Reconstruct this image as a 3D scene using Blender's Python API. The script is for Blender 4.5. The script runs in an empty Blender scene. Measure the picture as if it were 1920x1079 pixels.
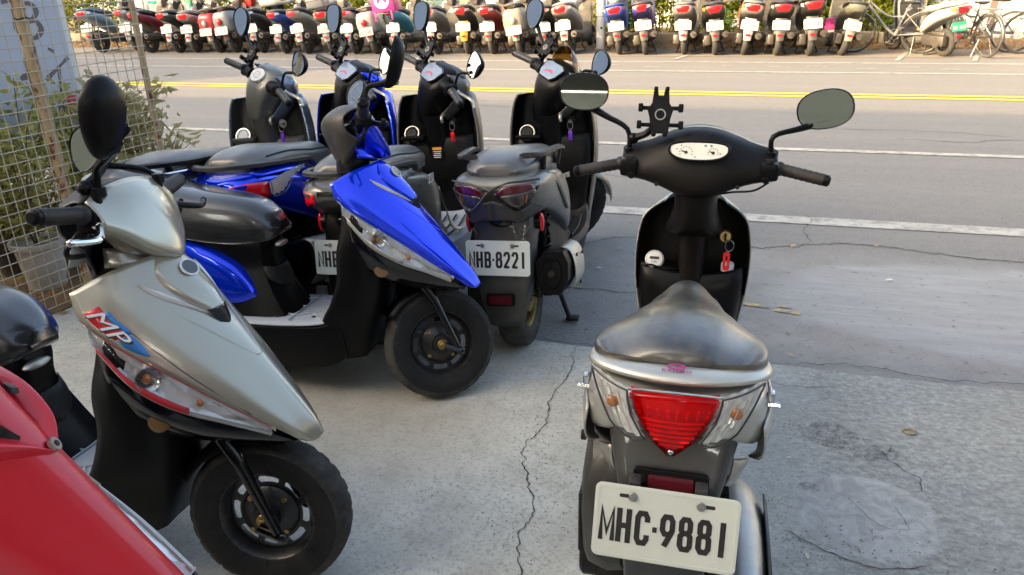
import bpy, bmesh, math, random
import numpy as np
from mathutils import Vector, Matrix, noise as mnoise
SC = bpy.context.scene
COL = SC.collection
R = math.radians
rnd = random.Random(7)

# ---------------------------------------------------------------- camera, sky, sun, exposure
cam_d = bpy.data.cameras.new('camera'); cam = bpy.data.objects.new('camera', cam_d); COL.objects.link(cam)
cam_d.lens = 27.0; cam_d.sensor_width = 36.0; cam_d.clip_start = 0.02; cam_d.clip_end = 400
def cam_basis(pitch, roll, yaw):
    p, r, y = R(pitch), R(roll), R(yaw)
    f0 = Vector((-math.sin(y), math.cos(y), 0)); rt = Vector((math.cos(y), math.sin(y), 0))
    fw = f0*math.cos(p) - Vector((0, 0, math.sin(p))); up = rt.cross(fw)
    return rt*math.cos(r)+up*math.sin(r), -rt*math.sin(r)+up*math.cos(r), fw
_r, _u, _f = cam_basis(22.8, -1.5, 16.0)
cam.matrix_world = Matrix(((_r.x, _u.x, -_f.x, 0), (_r.y, _u.y, -_f.y, 0), (_r.z, _u.z, -_f.z, 1.55), (0, 0, 0, 1)))
SC.camera = cam
SUN_EL, SUN_AZ = 18.0, 230.0       # azimuth clockwise from +Y (across the road): sun stands behind and left of the shop
w = bpy.data.worlds.new('World'); SC.world = w; w.use_nodes = True
nt = w.node_tree; nt.nodes.clear()
sky = nt.nodes.new('ShaderNodeTexSky'); sky.sky_type = 'NISHITA'; sky.sun_disc = False
sky.sun_elevation = R(SUN_EL); sky.sun_rotation = R(SUN_AZ); sky.air_density = 0.6; sky.dust_density = 7.0; sky.ozone_density = 0.3
bg = nt.nodes.new('ShaderNodeBackground'); bg.inputs[1].default_value = 0.15
wo = nt.nodes.new('ShaderNodeOutputWorld')
tint = nt.nodes.new('ShaderNodeMix'); tint.data_type = 'RGBA'; tint.blend_type = 'MULTIPLY'; tint.inputs[0].default_value = 1.0; tint.inputs[7].default_value = (1.02, 1.0, 0.90, 1)   # hazy, slightly warm air
nt.links.new(sky.outputs[0], tint.inputs[6]); nt.links.new(tint.outputs[2], bg.inputs[0]); nt.links.new(bg.outputs[0], wo.inputs[0])
sl = bpy.data.lights.new('sun', 'SUN'); sl.energy = 2.0; sl.angle = R(0.5); sl.color = (1.0, 0.67, 0.33)
sun = bpy.data.objects.new('sun', sl); COL.objects.link(sun)
_d = Vector((math.sin(R(SUN_AZ))*math.cos(R(SUN_EL)), math.cos(R(SUN_AZ))*math.cos(R(SUN_EL)), math.sin(R(SUN_EL))))
sun.rotation_euler = _d.to_track_quat('Z', 'Y').to_euler(); sun.location = (0, -20, 30)
SC.view_settings.view_transform = 'Standard'; SC.view_settings.look = 'None'
SC.view_settings.exposure = 2.50; SC.view_settings.gamma = 1.0; SC.view_settings.use_curve_mapping = False
SC.render.engine = 'CYCLES'
SC.cycles.max_bounces = 7; SC.cycles.transparent_max_bounces = 12; SC.cycles.glossy_bounces = 4
SC.cycles.diffuse_bounces = 3; SC.cycles.caustics_reflective = False; SC.cycles.caustics_refractive = False
SC.cycles.sample_clamp_indirect = 4.0

# ---------------------------------------------------------------- materials
MATS = {}
def nodes(name):
    m = bpy.data.materials.new(name); m.use_nodes = True; MATS[name] = m
    t = m.node_tree; b = t.nodes['Principled BSDF']
    return m, t, b
def N(t, kind, **kw):
    n = t.nodes.new(kind)
    for k, v in kw.items():
        if k.startswith('i_'):
            key = k[2:]
            key = int(key) if key.isdigit() else key.replace('_', ' ')
            n.inputs[key].default_value = v
        else: setattr(n, k, v)
    return n
def ramp(t, src, stops):
    r = t.nodes.new('ShaderNodeValToRGB'); e = r.color_ramp.elements
    while len(e) < len(stops): e.new(0.5)
    for el, (p, c) in zip(e, stops):
        el.position = p; el.color = c if len(c) == 4 else (*c, 1)
    t.links.new(src, r.inputs[0]); return r.outputs[0]
def mixc(t, fac, a, b, blend='MIX'):
    m = t.nodes.new('ShaderNodeMix'); m.data_type = 'RGBA'; m.blend_type = blend
    for s, v in ((m.inputs[0], fac), (m.inputs[6], a), (m.inputs[7], b)):
        if hasattr(v, 'is_linked'): t.links.new(v, s)
        elif isinstance(v, (int, float)): s.default_value = v
        else: s.default_value = (*v, 1) if len(v) == 3 else v
    return m.outputs[2]
def noise(t, scale, detail=4, rough=0.6, coord=None, dist=0.0):
    n = N(t, 'ShaderNodeTexNoise'); n.inputs['Scale'].default_value = scale; n.inputs['Detail'].default_value = detail
    n.inputs['Roughness'].default_value = rough; n.inputs['Distortion'].default_value = dist
    if coord is None: coord = t.nodes.new('ShaderNodeTexCoord').outputs['Object']
    t.links.new(coord, n.inputs['Vector']); return n.outputs[0]
def bump(t, b, h, strength=0.2, dist=0.01):
    bn = N(t, 'ShaderNodeBump'); bn.inputs['Strength'].default_value = strength; bn.inputs['Distance'].default_value = dist
    t.links.new(h, bn.inputs['Height']); t.links.new(bn.outputs[0], b.inputs['Normal'])
def mat(name, col, rough=0.5, metal=0.0, coat=0.0, dirt=0.15, dirtcol=(0.16, 0.14, 0.11), bmp=0.0, bscale=300, spec=0.5, dscale=9, emit=None, crough=0.04):
    m, t, b = nodes(name)
    b.inputs['Metallic'].default_value = metal; b.inputs['Roughness'].default_value = rough
    b.inputs['Specular IOR Level'].default_value = spec
    b.inputs['Coat Weight'].default_value = coat; b.inputs['Coat Roughness'].default_value = crough
    co = t.nodes.new('ShaderNodeTexCoord').outputs['Object']
    if dirt > 0:
        f = ramp(t, noise(t, dscale, 6, 0.7, co), [(0.42, (0, 0, 0)), (0.75, (dirt,)*3)])
        t.links.new(mixc(t, f, col, dirtcol), b.inputs['Base Color'])
        rr = N(t, 'ShaderNodeMapRange'); rr.inputs[3].default_value = rough*0.85; rr.inputs[4].default_value = min(1, rough*1.25+0.04)
        t.links.new(noise(t, dscale*3, 4, 0.6, co), rr.inputs[0]); t.links.new(rr.outputs[0], b.inputs['Roughness'])
    else: b.inputs['Base Color'].default_value = (*col, 1)
    if bmp > 0: bump(t, b, noise(t, bscale, 3, 0.6, co), bmp, 0.003)
    if emit: b.inputs['Emission Color'].default_value = (*emit[0], 1); b.inputs['Emission Strength'].default_value = emit[1]
    return m
def clear(name, tint=(1, 1, 1), rough=0.03, k=0.10):
    m = bpy.data.materials.new(name); m.use_nodes = True; MATS[name] = m; t = m.node_tree; t.nodes.clear()
    tr = N(t, 'ShaderNodeBsdfTransparent'); tr.inputs[0].default_value = (*tint, 1)
    gl = N(t, 'ShaderNodeBsdfGlossy'); gl.inputs['Roughness'].default_value = rough
    lw = N(t, 'ShaderNodeLayerWeight'); lw.inputs[0].default_value = 0.5
    fr = N(t, 'ShaderNodeMath', operation='POWER'); fr.inputs[1].default_value = 4.0; t.links.new(lw.outputs['Facing'], fr.inputs[0])
    ad = N(t, 'ShaderNodeMath', operation='ADD'); ad.inputs[1].default_value = k
    mx = N(t, 'ShaderNodeMixShader'); o = N(t, 'ShaderNodeOutputMaterial')
    t.links.new(fr.outputs[0], ad.inputs[0]); t.links.new(ad.outputs[0], mx.inputs[0])
    t.links.new(tr.outputs[0], mx.inputs[1]); t.links.new(gl.outputs[0], mx.inputs[2]); t.links.new(mx.outputs[0], o.inputs[0])
    return m
mat('blue_paint', (0.0005, 0.045, 0.95), 0.09, 0.55, 1.0, 0.02)
mat('silver_paint', (0.44, 0.42, 0.335), 0.29, 0.56, 0.8, 0.0, dscale=3, crough=0.10)
mat('lamp_white', (0.80, 0.80, 0.76), 0.25, 0.25, 0.5, 0.0)
mat('champagne_paint', (0.46, 0.45, 0.40), 0.30, 0.45, 0.8, 0.10)
mat('red_plastic', (0.60, 0.004, 0.018), 0.34, 0.0, 0.6, 0.06, (0.42, 0.03, 0.04))
mat('black_plastic', (0.0035, 0.0035, 0.004), 0.34, 0, 0, 0.03, (0.06, 0.055, 0.05), bmp=0.05, bscale=500, spec=0.18)
mat('dusty_black', (0.010, 0.010, 0.010), 0.5, 0, 0, 0.20, spec=0.25, bmp=0.1, bscale=500)
mat('gloss_black', (0.004, 0.004, 0.006), 0.12, 0, 0.6, 0.03, spec=0.35)
mat('brown_black', (0.006, 0.005, 0.004), 0.38, 0, 0.0, 0.05, (0.06, 0.05, 0.04), spec=0.22, bmp=0.06, bscale=500)
mat('grey_paint', (0.16, 0.16, 0.145), 0.36, 0.55, 0.4, 0.10)
mat('dark_grey_paint', (0.055, 0.055, 0.052), 0.40, 0.35, 0.2, 0.14)
mat('navy_paint', (0.20, 0.235, 0.31), 0.26, 0.6, 0.8, 0.06)
mat('graphite_plastic', (0.035, 0.034, 0.032), 0.42, 0.1, 0.1, 0.14)
mat('rubber', (0.009, 0.009, 0.009), 0.62, 0, 0, 0.16, (0.07, 0.066, 0.06), spec=0.35, bmp=0.12, bscale=260, dscale=14)
mat('tread_rubber', (0.028, 0.027, 0.025), 0.85, 0, 0, 0.5, (0.13, 0.12, 0.10), bmp=0.15, bscale=260, dscale=18)
mat('grip_rubber', (0.010, 0.009, 0.008), 0.55, 0, 0, 0.3, bmp=0.1)
mat('black_rim', (0.012, 0.012, 0.014), 0.35, 0.2, 0.2, 0.22)
mat('seat_vinyl', (0.005, 0.005, 0.005), 0.30, 0, 1.0, 0.06, (0.12, 0.11, 0.09), bmp=0.12, bscale=420, spec=1.0, crough=0.10)
mat('grey_seat_vinyl', (0.06, 0.06, 0.06), 0.40, 0, 0.5, 0.06, bmp=0.15, bscale=380, spec=0.9, crough=0.3)
mat('floor_plastic', (0.40, 0.44, 0.50), 0.36, 0.1, 0.3, 0.30, (0.34, 0.33, 0.30), bmp=0.08)
mat('chrome', (0.72, 0.71, 0.68), 0.12, 1.0, 0, 0.10)
mat('steel', (0.36, 0.35, 0.33), 0.36, 1.0, 0, 0.35, (0.15, 0.12, 0.09))
mat('alu', (0.60, 0.57, 0.49), 0.38, 0.8, 0.1, 0.15)
mat('brass', (0.40, 0.28, 0.10), 0.40, 1.0, 0, 0.3)
mat('amber', (0.50, 0.16, 0.02), 0.25, 0, 0.5, 0.1)
mat('dull_amber', (0.16, 0.085, 0.03), 0.35, 0, 0.3, 0.3)
mat('red_lens', (0.75, 0.006, 0.016), 0.14, 0, 0.9, 0.03)
mat('dark_red_lens', (0.10, 0.006, 0.012), 0.10, 0, 1.0, 0.03)
mat('smoke_lens', (0.05, 0.045, 0.045), 0.12, 0, 1.0, 0.03)
mat('reflector', (0.86, 0.85, 0.80), 0.30, 0.30, 0, 0.0)
mat('dusty_seat', (0.009, 0.008, 0.007), 0.36, 0, 0.7, 0.45, (0.30, 0.26, 0.18), bmp=0.25, bscale=420, spec=1.0, dscale=4, crough=0.2)
mat('mirror_glass', (0.82, 0.86, 0.86), 0.015, 1.0, 0, 0.0)
mat('plate_white', (0.68, 0.69, 0.59), 0.38, 0, 0.2, 0.16, (0.45, 0.43, 0.36))
mat('plate_blue_white', (0.72, 0.78, 0.76), 0.35, 0, 0.2, 0.08)
mat('plate_black', (0.018, 0.014, 0.013), 0.5, 0, 0, 0.0)
mat('gauge_face', (0.72, 0.71, 0.60), 0.30, 0, 0.3, 0.05)
mat('blue_screen', (0.20, 0.26, 0.36), 0.06, 0, 1.0, 0.0)
mat('white_plastic', (0.70, 0.71, 0.70), 0.4, 0, 0.1, 0.12)
mat('white_print', (0.78, 0.78, 0.76), 0.4, 0, 0, 0.0)
mat('red_print', (0.62, 0.02, 0.03), 0.4, 0, 0.3, 0.0)
mat('blue_print', (0.03, 0.20, 0.52), 0.4, 0, 0.3, 0.0)
mat('dark_print', (0.03, 0.02, 0.02), 0.5, 0, 0, 0.0)
mat('orange_print', (0.72, 0.30, 0.03), 0.4, 0, 0.2, 0.0)
mat('magenta_print', (0.35, 0.02, 0.16), 0.4, 0, 0.3, 0.0)
mat('purple_tag', (0.14, 0.03, 0.50), 0.35, 0, 0.3, 0.0)
mat('red_tag', (0.70, 0.015, 0.02), 0.3, 0, 0.4, 0.0)
mat('rust', (0.30, 0.12, 0.05), 0.8, 0, 0, 0.6, (0.12, 0.05, 0.025), bmp=0.3, bscale=120)
clear('clear_lens', k=0.04); clear('bottle_plastic', (0.75, 0.9, 0.85), 0.05, 0.12); clear('red_clear', (1.0, 0.10, 0.12), 0.03, 0.03)
clear('smoked_visor', (0.55, 0.42, 0.20), 0.03, 0.12)

# ---------------------------------------------------------------- geometry helpers
def cr(P, sub, closed=False):
    """Catmull-Rom through the control points along axis 0."""
    P = np.asarray(P, float); n = len(P)
    if sub <= 1 or n < 3: 
        if sub <= 1 or n < 2: return P
        t = np.linspace(0, n-1, (n-1)*sub+1); i = np.minimum(t.astype(int), n-2); f = (t-i).reshape((-1,)+(1,)*(P.ndim-1))
        return P[i]*(1-f)+P[i+1]*f
    segs = n if closed else n-1
    if closed: ex = np.concatenate([P[-1:], P, P[:2]])
    else: ex = np.concatenate([2*P[:1]-P[1:2], P, 2*P[-1:]-P[-2:-1]])
    out = []
    for i in range(segs):
        p0, p1, p2, p3 = ex[i], ex[i+1], ex[i+2], ex[i+3]
        for k in range(sub):
            t = k/sub
            out.append(0.5*((2*p1)+(p2-p0)*t+(2*p0-5*p1+4*p2-p3)*t*t+(3*p1-p0-3*p2+p3)*t**3))
    if not closed: out.append(P[-1])
    return np.array(out)
def MX(loc=(0, 0, 0), rx=0, ry=0, rz=0, sc=1):
    s = (sc,)*3 if isinstance(sc, (int, float)) else sc
    return np.array(Matrix.Translation(loc) @ Matrix.Rotation(R(rz), 4, 'Z') @ Matrix.Rotation(R(ry), 4, 'Y') @ Matrix.Rotation(R(rx), 4, 'X') @ Matrix.Diagonal((*s, 1)))
def frame(o, x, y):
    """matrix whose local X,Y axes point along x and y (z = x cross y) at o"""
    x = np.array(x, float); x /= np.linalg.norm(x); y = np.array(y, float); y -= x*(x@y); y /= np.linalg.norm(y)
    m = np.eye(4); m[:3, 0] = x; m[:3, 1] = y; m[:3, 2] = np.cross(x, y); m[:3, 3] = o; return m
_flat_cache = {}
def curve_mesh(cu):
    ob = bpy.data.objects.new('tmp', cu); me = bpy.data.meshes.new_from_object(ob)
    v = np.array([p.co[:] for p in me.vertices]).reshape(-1, 3); f = [tuple(p.vertices) for p in me.polygons]
    bpy.data.objects.remove(ob); bpy.data.curves.remove(cu); bpy.data.meshes.remove(me)
    return v, f
class G:
    def __init__(s): s.v = []; s.f = []; s.n = 0
    def add(s, v, f, M=None):
        v = np.asarray(v, float).reshape(-1, 3)
        if M is not None: v = v @ M[:3, :3].T + M[:3, 3]
        o = s.n; s.v.append(v); s.f += [tuple(i+o for i in q) for q in f]; s.n += len(v); return s
    def grid(s, P, cu=False, cv=False, flip=False, M=None, skip=None):
        P = np.asarray(P); nu, nv = P.shape[:2]; f = []
        for i in range(nu if cu else nu-1):
            for j in range(nv if cv else nv-1):
                if skip and skip(i, j): continue
                a, b = (i % nu)*nv+j, ((i+1) % nu)*nv+j; c, d = ((i+1) % nu)*nv+(j+1) % nv, (i % nu)*nv+(j+1) % nv
                f.append((a, d, c, b) if flip else (a, b, c, d))
        return s.add(P.reshape(-1, 3), f, M)
    def tube(s, path, r, seg=8, sub=1, cap=True, closed=False, M=None):
        P = cr(path, sub, closed); n = len(P)
        rr = np.full(n, r) if np.isscalar(r) else (cr(np.asarray(r, float).reshape(-1, 1), sub, closed)[:, 0] if len(r) != n else np.asarray(r))
        T = np.roll(P, -1, 0)-np.roll(P, 1, 0)
        if not closed: T[0] = P[1]-P[0]; T[-1] = P[-1]-P[-2]
        T /= np.linalg.norm(T, axis=1, keepdims=True)+1e-12
        up = np.array([0, 0, 1.0]) if abs(T[0][2]) < 0.9 else np.array([1.0, 0, 0])
        a = np.linspace(0, 2*np.pi, seg, endpoint=False); rings = []
        x = np.cross(T[0], up)
        for i in range(n):
            x = x-T[i]*(x@T[i]); x /= np.linalg.norm(x)+1e-12; y = np.cross(T[i], x)
            rings.append(P[i]+rr[i]*(np.cos(a)[:, None]*x+np.sin(a)[:, None]*y))
        s.grid(np.array(rings), cu=closed, cv=True, M=M)
        if cap and not closed:
            o = s.n-n*seg; s.f.append(tuple(o+i for i in range(seg))); s.f.append(tuple(o+(n-1)*seg+i for i in reversed(range(seg))))
        return s
    def box(s, c, size, bev=0.0, M=None, rot=(0, 0, 0)):
        bm = bmesh.new(); bmesh.ops.create_cube(bm, size=1)
        for v in bm.verts: v.co = Vector((v.co.x*size[0], v.co.y*size[1], v.co.z*size[2]))
        if bev > 0: bmesh.ops.bevel(bm, geom=bm.edges[:], offset=bev, segments=2, affect='EDGES', profile=0.5)
        bm.verts.index_update(); v = np.array([p.co[:] for p in bm.verts]); f = [tuple(q.index for q in p.verts) for p in bm.faces]; bm.free()
        m = MX(c, *rot)
        return s.add(v, f, m if M is None else M @ m)
    def ell(s, c, rad, nu=8, nv=14, M=None, rot=(0, 0, 0), e=1.0):
        u = np.linspace(0, np.pi, nu+1)[1:-1]; a = np.linspace(0, 2*np.pi, nv, endpoint=False)
        pw = lambda q: np.sign(q)*np.abs(q)**e
        P = np.array([[(rad[0]*pw(np.sin(t))*pw(np.cos(b)), rad[1]*pw(np.sin(t))*pw(np.sin(b)), rad[2]*pw(np.cos(t))) for b in a] for t in u])
        m = MX(c, *rot); m = m if M is None else M @ m
        s.grid(P, cv=True, M=m, flip=True) if False else s.grid(P, cv=True, M=m)
        o = s.n-len(u)*nv
        for k, (row, z) in enumerate(((0, rad[2]), (len(u)-1, -rad[2]))):
            s.add([(0, 0, z)], [], m); ci = s.n-1
            for j in range(nv):
                q = (o+row*nv+j, o+row*nv+(j+1) % nv, ci); s.f.append(q if k == 0 else q[::-1])
        return s
    def lathe(s, prof, c=(0, 0, 0), axis='y', seg=24, M=None, closed=False):
        a = np.linspace(0, 2*np.pi, seg, endpoint=False)
        if axis == 'y': P = np.array([[(r*math.cos(b), h, r*math.sin(b)) for b in a] for r, h in prof])
        elif axis == 'z': P = np.array([[(r*math.cos(b), r*math.sin(b), h) for b in a] for r, h in prof])
        else: P = np.array([[(h, r*math.cos(b), r*math.sin(b)) for b in a] for r, h in prof])
        m = MX(c); m = m if M is None else M @ m
        return s.grid(P, cu=closed, cv=True, M=m)
    def disc(s, c, r, h, axis='y', seg=16, M=None):
        return s.lathe([(1e-4, -h/2), (r*0.9, -h/2), (r, -h/2+min(h*.3, r*.1)), (r, h/2-min(h*.3, r*.1)), (r*0.9, h/2), (1e-4, h/2)], c, axis, seg, M)
    def flat(s, loops, M=None, depth=0.002, bev=0.0):
        """2-D outlines (holes allowed) extruded by depth about their plane"""
        cu = bpy.data.curves.new('tmp', 'CURVE'); cu.dimensions = '2D'; cu.fill_mode = 'BOTH'; cu.extrude = depth/2; cu.bevel_depth = bev; cu.bevel_resolution = 1
        for lp in loops:
            sp = cu.splines.new('POLY'); sp.points.add(len(lp)-1); sp.use_cyclic_u = True
            for p, q in zip(sp.points, lp): p.co = (q[0], q[1], 0, 1)
        v, f = curve_mesh(cu); return s.add(v, f, M)
    def text(s, body, M=None, size=0.05, depth=0.001, align='CENTER', shear=0.0, sx=1.0):
        cu = bpy.data.curves.new('tmp', 'FONT'); cu.body = body; cu.size = size; cu.extrude = depth/2; cu.align_x = align; cu.align_y = 'CENTER'; cu.shear = shear; cu.resolution_u = 2
        v, f = curve_mesh(cu); v[:, 0] *= sx; return s.add(v, f, M)
    def ribbon(s, pts, w, M=None, depth=0.0012, closed=False, z=0.0):
        P = np.asarray(pts, float); n = len(P); L = []
        for i in range(n):
            a = P[(i-1) % n] if closed or i > 0 else None; b = P[(i+1) % n] if closed or i < n-1 else None
            d1 = (P[i]-a) if a is not None else (b-P[i]); d2 = (b-P[i]) if b is not None else (P[i]-a)
            d1 = d1/np.linalg.norm(d1); d2 = d2/np.linalg.norm(d2); t = d1+d2; t = t/np.linalg.norm(t); nn = np.array([-t[1], t[0]])
            k = w[i]/2 if not np.isscalar(w) else w/2
            k = k/max(0.5, abs(nn@np.array([-d1[1], d1[0]])))
            L.append((P[i]+nn*k, P[i]-nn*k))
        rows = np.array([[(*l, z), (*l, z+depth), (*r, z+depth), (*r, z)] for l, r in L])
        s.grid(rows, cu=closed, cv=True, M=M)
        if not closed:
            o = s.n-n*4; s.f.append((o, o+1, o+2, o+3)); s.f.append((o+4*n-1, o+4*n-2, o+4*n-3, o+4*n-4))
        return s
    def hull(s, rows, su=4, sv=3, cap=True, M=None):
        """closed symmetric body: each row a half ring (y>=0), first and last points on the y=0 plane"""
        rings = []
        for h in rows:
            h = np.asarray(h, float); mir = h[1:-1][::-1]*np.array([1, -1, 1]); rings.append(np.concatenate([h, mir]))
        P = cr(np.array(rings), su); P = np.swapaxes(cr(np.swapaxes(P, 0, 1), sv, True), 0, 1)
        s.grid(P, cv=True, M=M); nu, nv = P.shape[:2]
        if cap:
            o = s.n-nu*nv; s.f.append(tuple(o+i for i in range(nv))); s.f.append(tuple(o+(nu-1)*nv+i for i in reversed(range(nv))))
        return s
    def sheet(s, rows, su=4, sv=4, mirror=False, M=None, side=1, cu=None):
        """open surface through a control grid; mirror=True joins with its reflection about y=0 (first column on y=0)"""
        P = np.asarray(rows, float)
        if mirror: P = np.concatenate([P[:, ::-1]*np.array([1, -1, 1]), P[:, 1:]], 1)
        P = cr(P, su); P = np.swapaxes(cr(np.swapaxes(P, 0, 1), sv), 0, 1)
        if side < 0: P = P*np.array([1, -1, 1])
        return s.grid(P, M=M)
    def xf(s, M): s.v = [v @ M[:3, :3].T + M[:3, 3] for v in s.v]; return s
    def mesh(s, name, angle=38):
        me = bpy.data.meshes.new(name); V = np.concatenate(s.v) if s.v else np.zeros((0, 3))
        me.from_pydata(V.tolist(), [], s.f); me.validate()
        bm = bmesh.new(); bm.from_mesh(me); bmesh.ops.recalc_face_normals(bm, faces=bm.faces[:]); bm.to_mesh(me); bm.free()
        me.polygons.foreach_set('use_smooth', [True]*len(me.polygons))
        if angle < 180: me.set_sharp_from_angle(angle=R(angle))
        return me
def tag(o, label=None, cat=None, group=None, kind=None):
    for k, v in (('label', label), ('category', cat), ('group', group), ('kind', kind)):
        if v: o[k] = v
    return o
def obj(name, g, m, parent=None, thick=0, angle=38, bev=0, off=0.0):
    me = g.mesh(name, angle) if isinstance(g, G) else g
    o = bpy.data.objects.new(name, me); COL.objects.link(o)
    if m:
        if len(me.materials) == 0: me.materials.append(MATS[m])
        else:
            o.material_slots[0].link = 'OBJECT'; o.material_slots[0].material = MATS[m]
    if parent: o.parent = parent
    if thick: md = o.modifiers.new('thickness', 'SOLIDIFY'); md.thickness = thick; md.offset = off
    if bev: md = o.modifiers.new('bevel', 'BEVEL'); md.width = bev; md.segments = 2; md.limit_method = 'ANGLE'
    return o
def empty(name, M=None, parent=None):
    o = bpy.data.objects.new(name, None); COL.objects.link(o); o.empty_display_size = 0.1
    if M is not None: o.matrix_world = Matrix(M.tolist())
    if parent: o.parent = parent
    return o
def rrect(w, h, r, n=4, cx=0, cy=0):
    out = []
    for (sx, sy, a0) in ((1, 1, 0), (-1, 1, 90), (-1, -1, 180), (1, -1, 270)):
        for k in range(n+1):
            a = R(a0+90*k/n); out.append((cx+sx*(w/2-r)+r*math.cos(a), cy+sy*(h/2-r)+r*math.sin(a)))
    return out
def circ(r, n=16, cx=0, cy=0): return [(cx+r*math.cos(2*math.pi*k/n), cy+r*math.sin(2*math.pi*k/n)) for k in range(n)]
# ================================================================= THE SETTING
def world_mask(t, co, cx, cy, rx, ry, nscale=3.0, namp=0.25, soft=0.12, rot=0.0):
    """0..1 mask of a noisy ellipse on the ground"""
    mp = N(t, 'ShaderNodeMapping'); mp.vector_type = 'TEXTURE'
    mp.inputs['Location'].default_value = (cx, cy, 0); mp.inputs['Rotation'].default_value = (0, 0, R(rot)); mp.inputs['Scale'].default_value = (rx, ry, 1)
    t.links.new(co, mp.inputs[0])
    ln = N(t, 'ShaderNodeVectorMath', operation='LENGTH'); t.links.new(mp.outputs[0], ln.inputs[0])
    n = noise(t, nscale, 6, 0.65, co)
    ma = N(t, 'ShaderNodeMath', operation='MULTIPLY_ADD'); ma.inputs[1].default_value = namp*2; t.links.new(n, ma.inputs[0]); t.links.new(ln.outputs['Value'], ma.inputs[2])
    mr = N(t, 'ShaderNodeMapRange'); mr.interpolation_type = 'SMOOTHSTEP'
    mr.inputs[1].default_value = 1+namp+soft; mr.inputs[2].default_value = 1+namp-soft; t.links.new(ma.outputs[0], mr.inputs[0])
    return mr.outputs[0]
def mul(t, a, k):
    m = N(t, 'ShaderNodeMath', operation='MULTIPLY'); t.links.new(a, m.inputs[0])
    if hasattr(k, 'is_linked'): t.links.new(k, m.inputs[1])
    else: m.inputs[1].default_value = k
    return m.outputs[0]
def asphalt_mat():
    m, t, b = nodes('asphalt'); co = t.nodes.new('ShaderNodeTexCoord').outputs['Object']
    big = noise(t, 0.7, 5, 0.65, co); mid = noise(t, 9, 5, 0.7, co); fine = noise(t, 120, 3, 0.7, co)
    vo = N(t, 'ShaderNodeTexVoronoi'); vo.inputs['Scale'].default_value = 62; t.links.new(co, vo.inputs['Vector'])
    c = ramp(t, fine, [(0.30, (0.105, 0.10, 0.094)), (0.52, (0.18, 0.175, 0.166)), (0.72, (0.29, 0.283, 0.268))])
    c = mixc(t, ramp(t, mid, [(0.35, (0, 0, 0)), (0.7, (0.55,)*3)]), c, (0.225, 0.22, 0.21))
    c = mixc(t, ramp(t, big, [(0.35, (0, 0, 0)), (0.65, (0.5,)*3)]), c, (0.18, 0.176, 0.17))
    c = mixc(t, ramp(t, vo.outputs['Distance'], [(0.0, (0.75,)*3), (0.22, (0, 0, 0))]), c, (0.46, 0.44, 0.40))
    # wheel-path wear streaks along the road
    mp = N(t, 'ShaderNodeMapping'); mp.inputs['Scale'].default_value = (0.05, 1.6, 1); t.links.new(co, mp.inputs[0])
    c = mixc(t, ramp(t, noise(t, 1.0, 5, 0.7, mp.outputs[0]), [(0.4, (0, 0, 0)), (0.7, (0.45,)*3)]), c, (0.25, 0.244, 0.232))
    # older strip beside the apron and the smooth cement wash on it
    sx = N(t, 'ShaderNodeSeparateXYZ'); t.links.new(co, sx.inputs[0])
    strip = N(t, 'ShaderNodeMapRange'); strip.inputs[1].default_value = 4.55; strip.inputs[2].default_value = 4.2; t.links.new(sx.outputs['Y'], strip.inputs[0])
    c = mixc(t, mul(t, strip.outputs[0], ramp(t, noise(t, 3.2, 6, 0.7, co), [(0.35, (0.1,)*3), (0.6, (0.75,)*3)])), c, (0.27, 0.27, 0.262))
    wash = world_mask(t, co, 1.32, 3.76, 1.05, 0.56, 2.6, 0.16, 0.10)
    streak = N(t, 'ShaderNodeMapping'); streak.inputs['Scale'].default_value = (1.0, 5, 1); streak.inputs['Rotation'].default_value = (0, 0, R(-14)); t.links.new(co, streak.inputs[0])
    wc = ramp(t, noise(t, 2.6, 6, 0.7, streak.outputs[0]), [(0.3, (0.245, 0.25, 0.25)), (0.5, (0.285, 0.29, 0.29)), (0.72, (0.34, 0.345, 0.35))])
    c = mixc(t, mul(t, wash, 0.92), c, wc)
    pit = N(t, 'ShaderNodeMapRange'); pit.inputs[1].default_value = 0.60; pit.inputs[2].default_value = 0.72; t.links.new(noise(t, 26, 4, 0.6, co), pit.inputs[0])
    c = mixc(t, mul(t, pit.outputs[0], 0.6), c, (0.07, 0.068, 0.066))
    t.links.new(c, b.inputs['Base Color']); b.inputs['Roughness'].default_value = 0.78; b.inputs['Specular IOR Level'].default_value = 0.35
    h = mixc(t, wash, vo.outputs['Distance'], (0.4, 0.4, 0.4)); hh = mixc(t, 0.5, h, fine)
    bump(t, b, hh, 0.55, 0.006)
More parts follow.
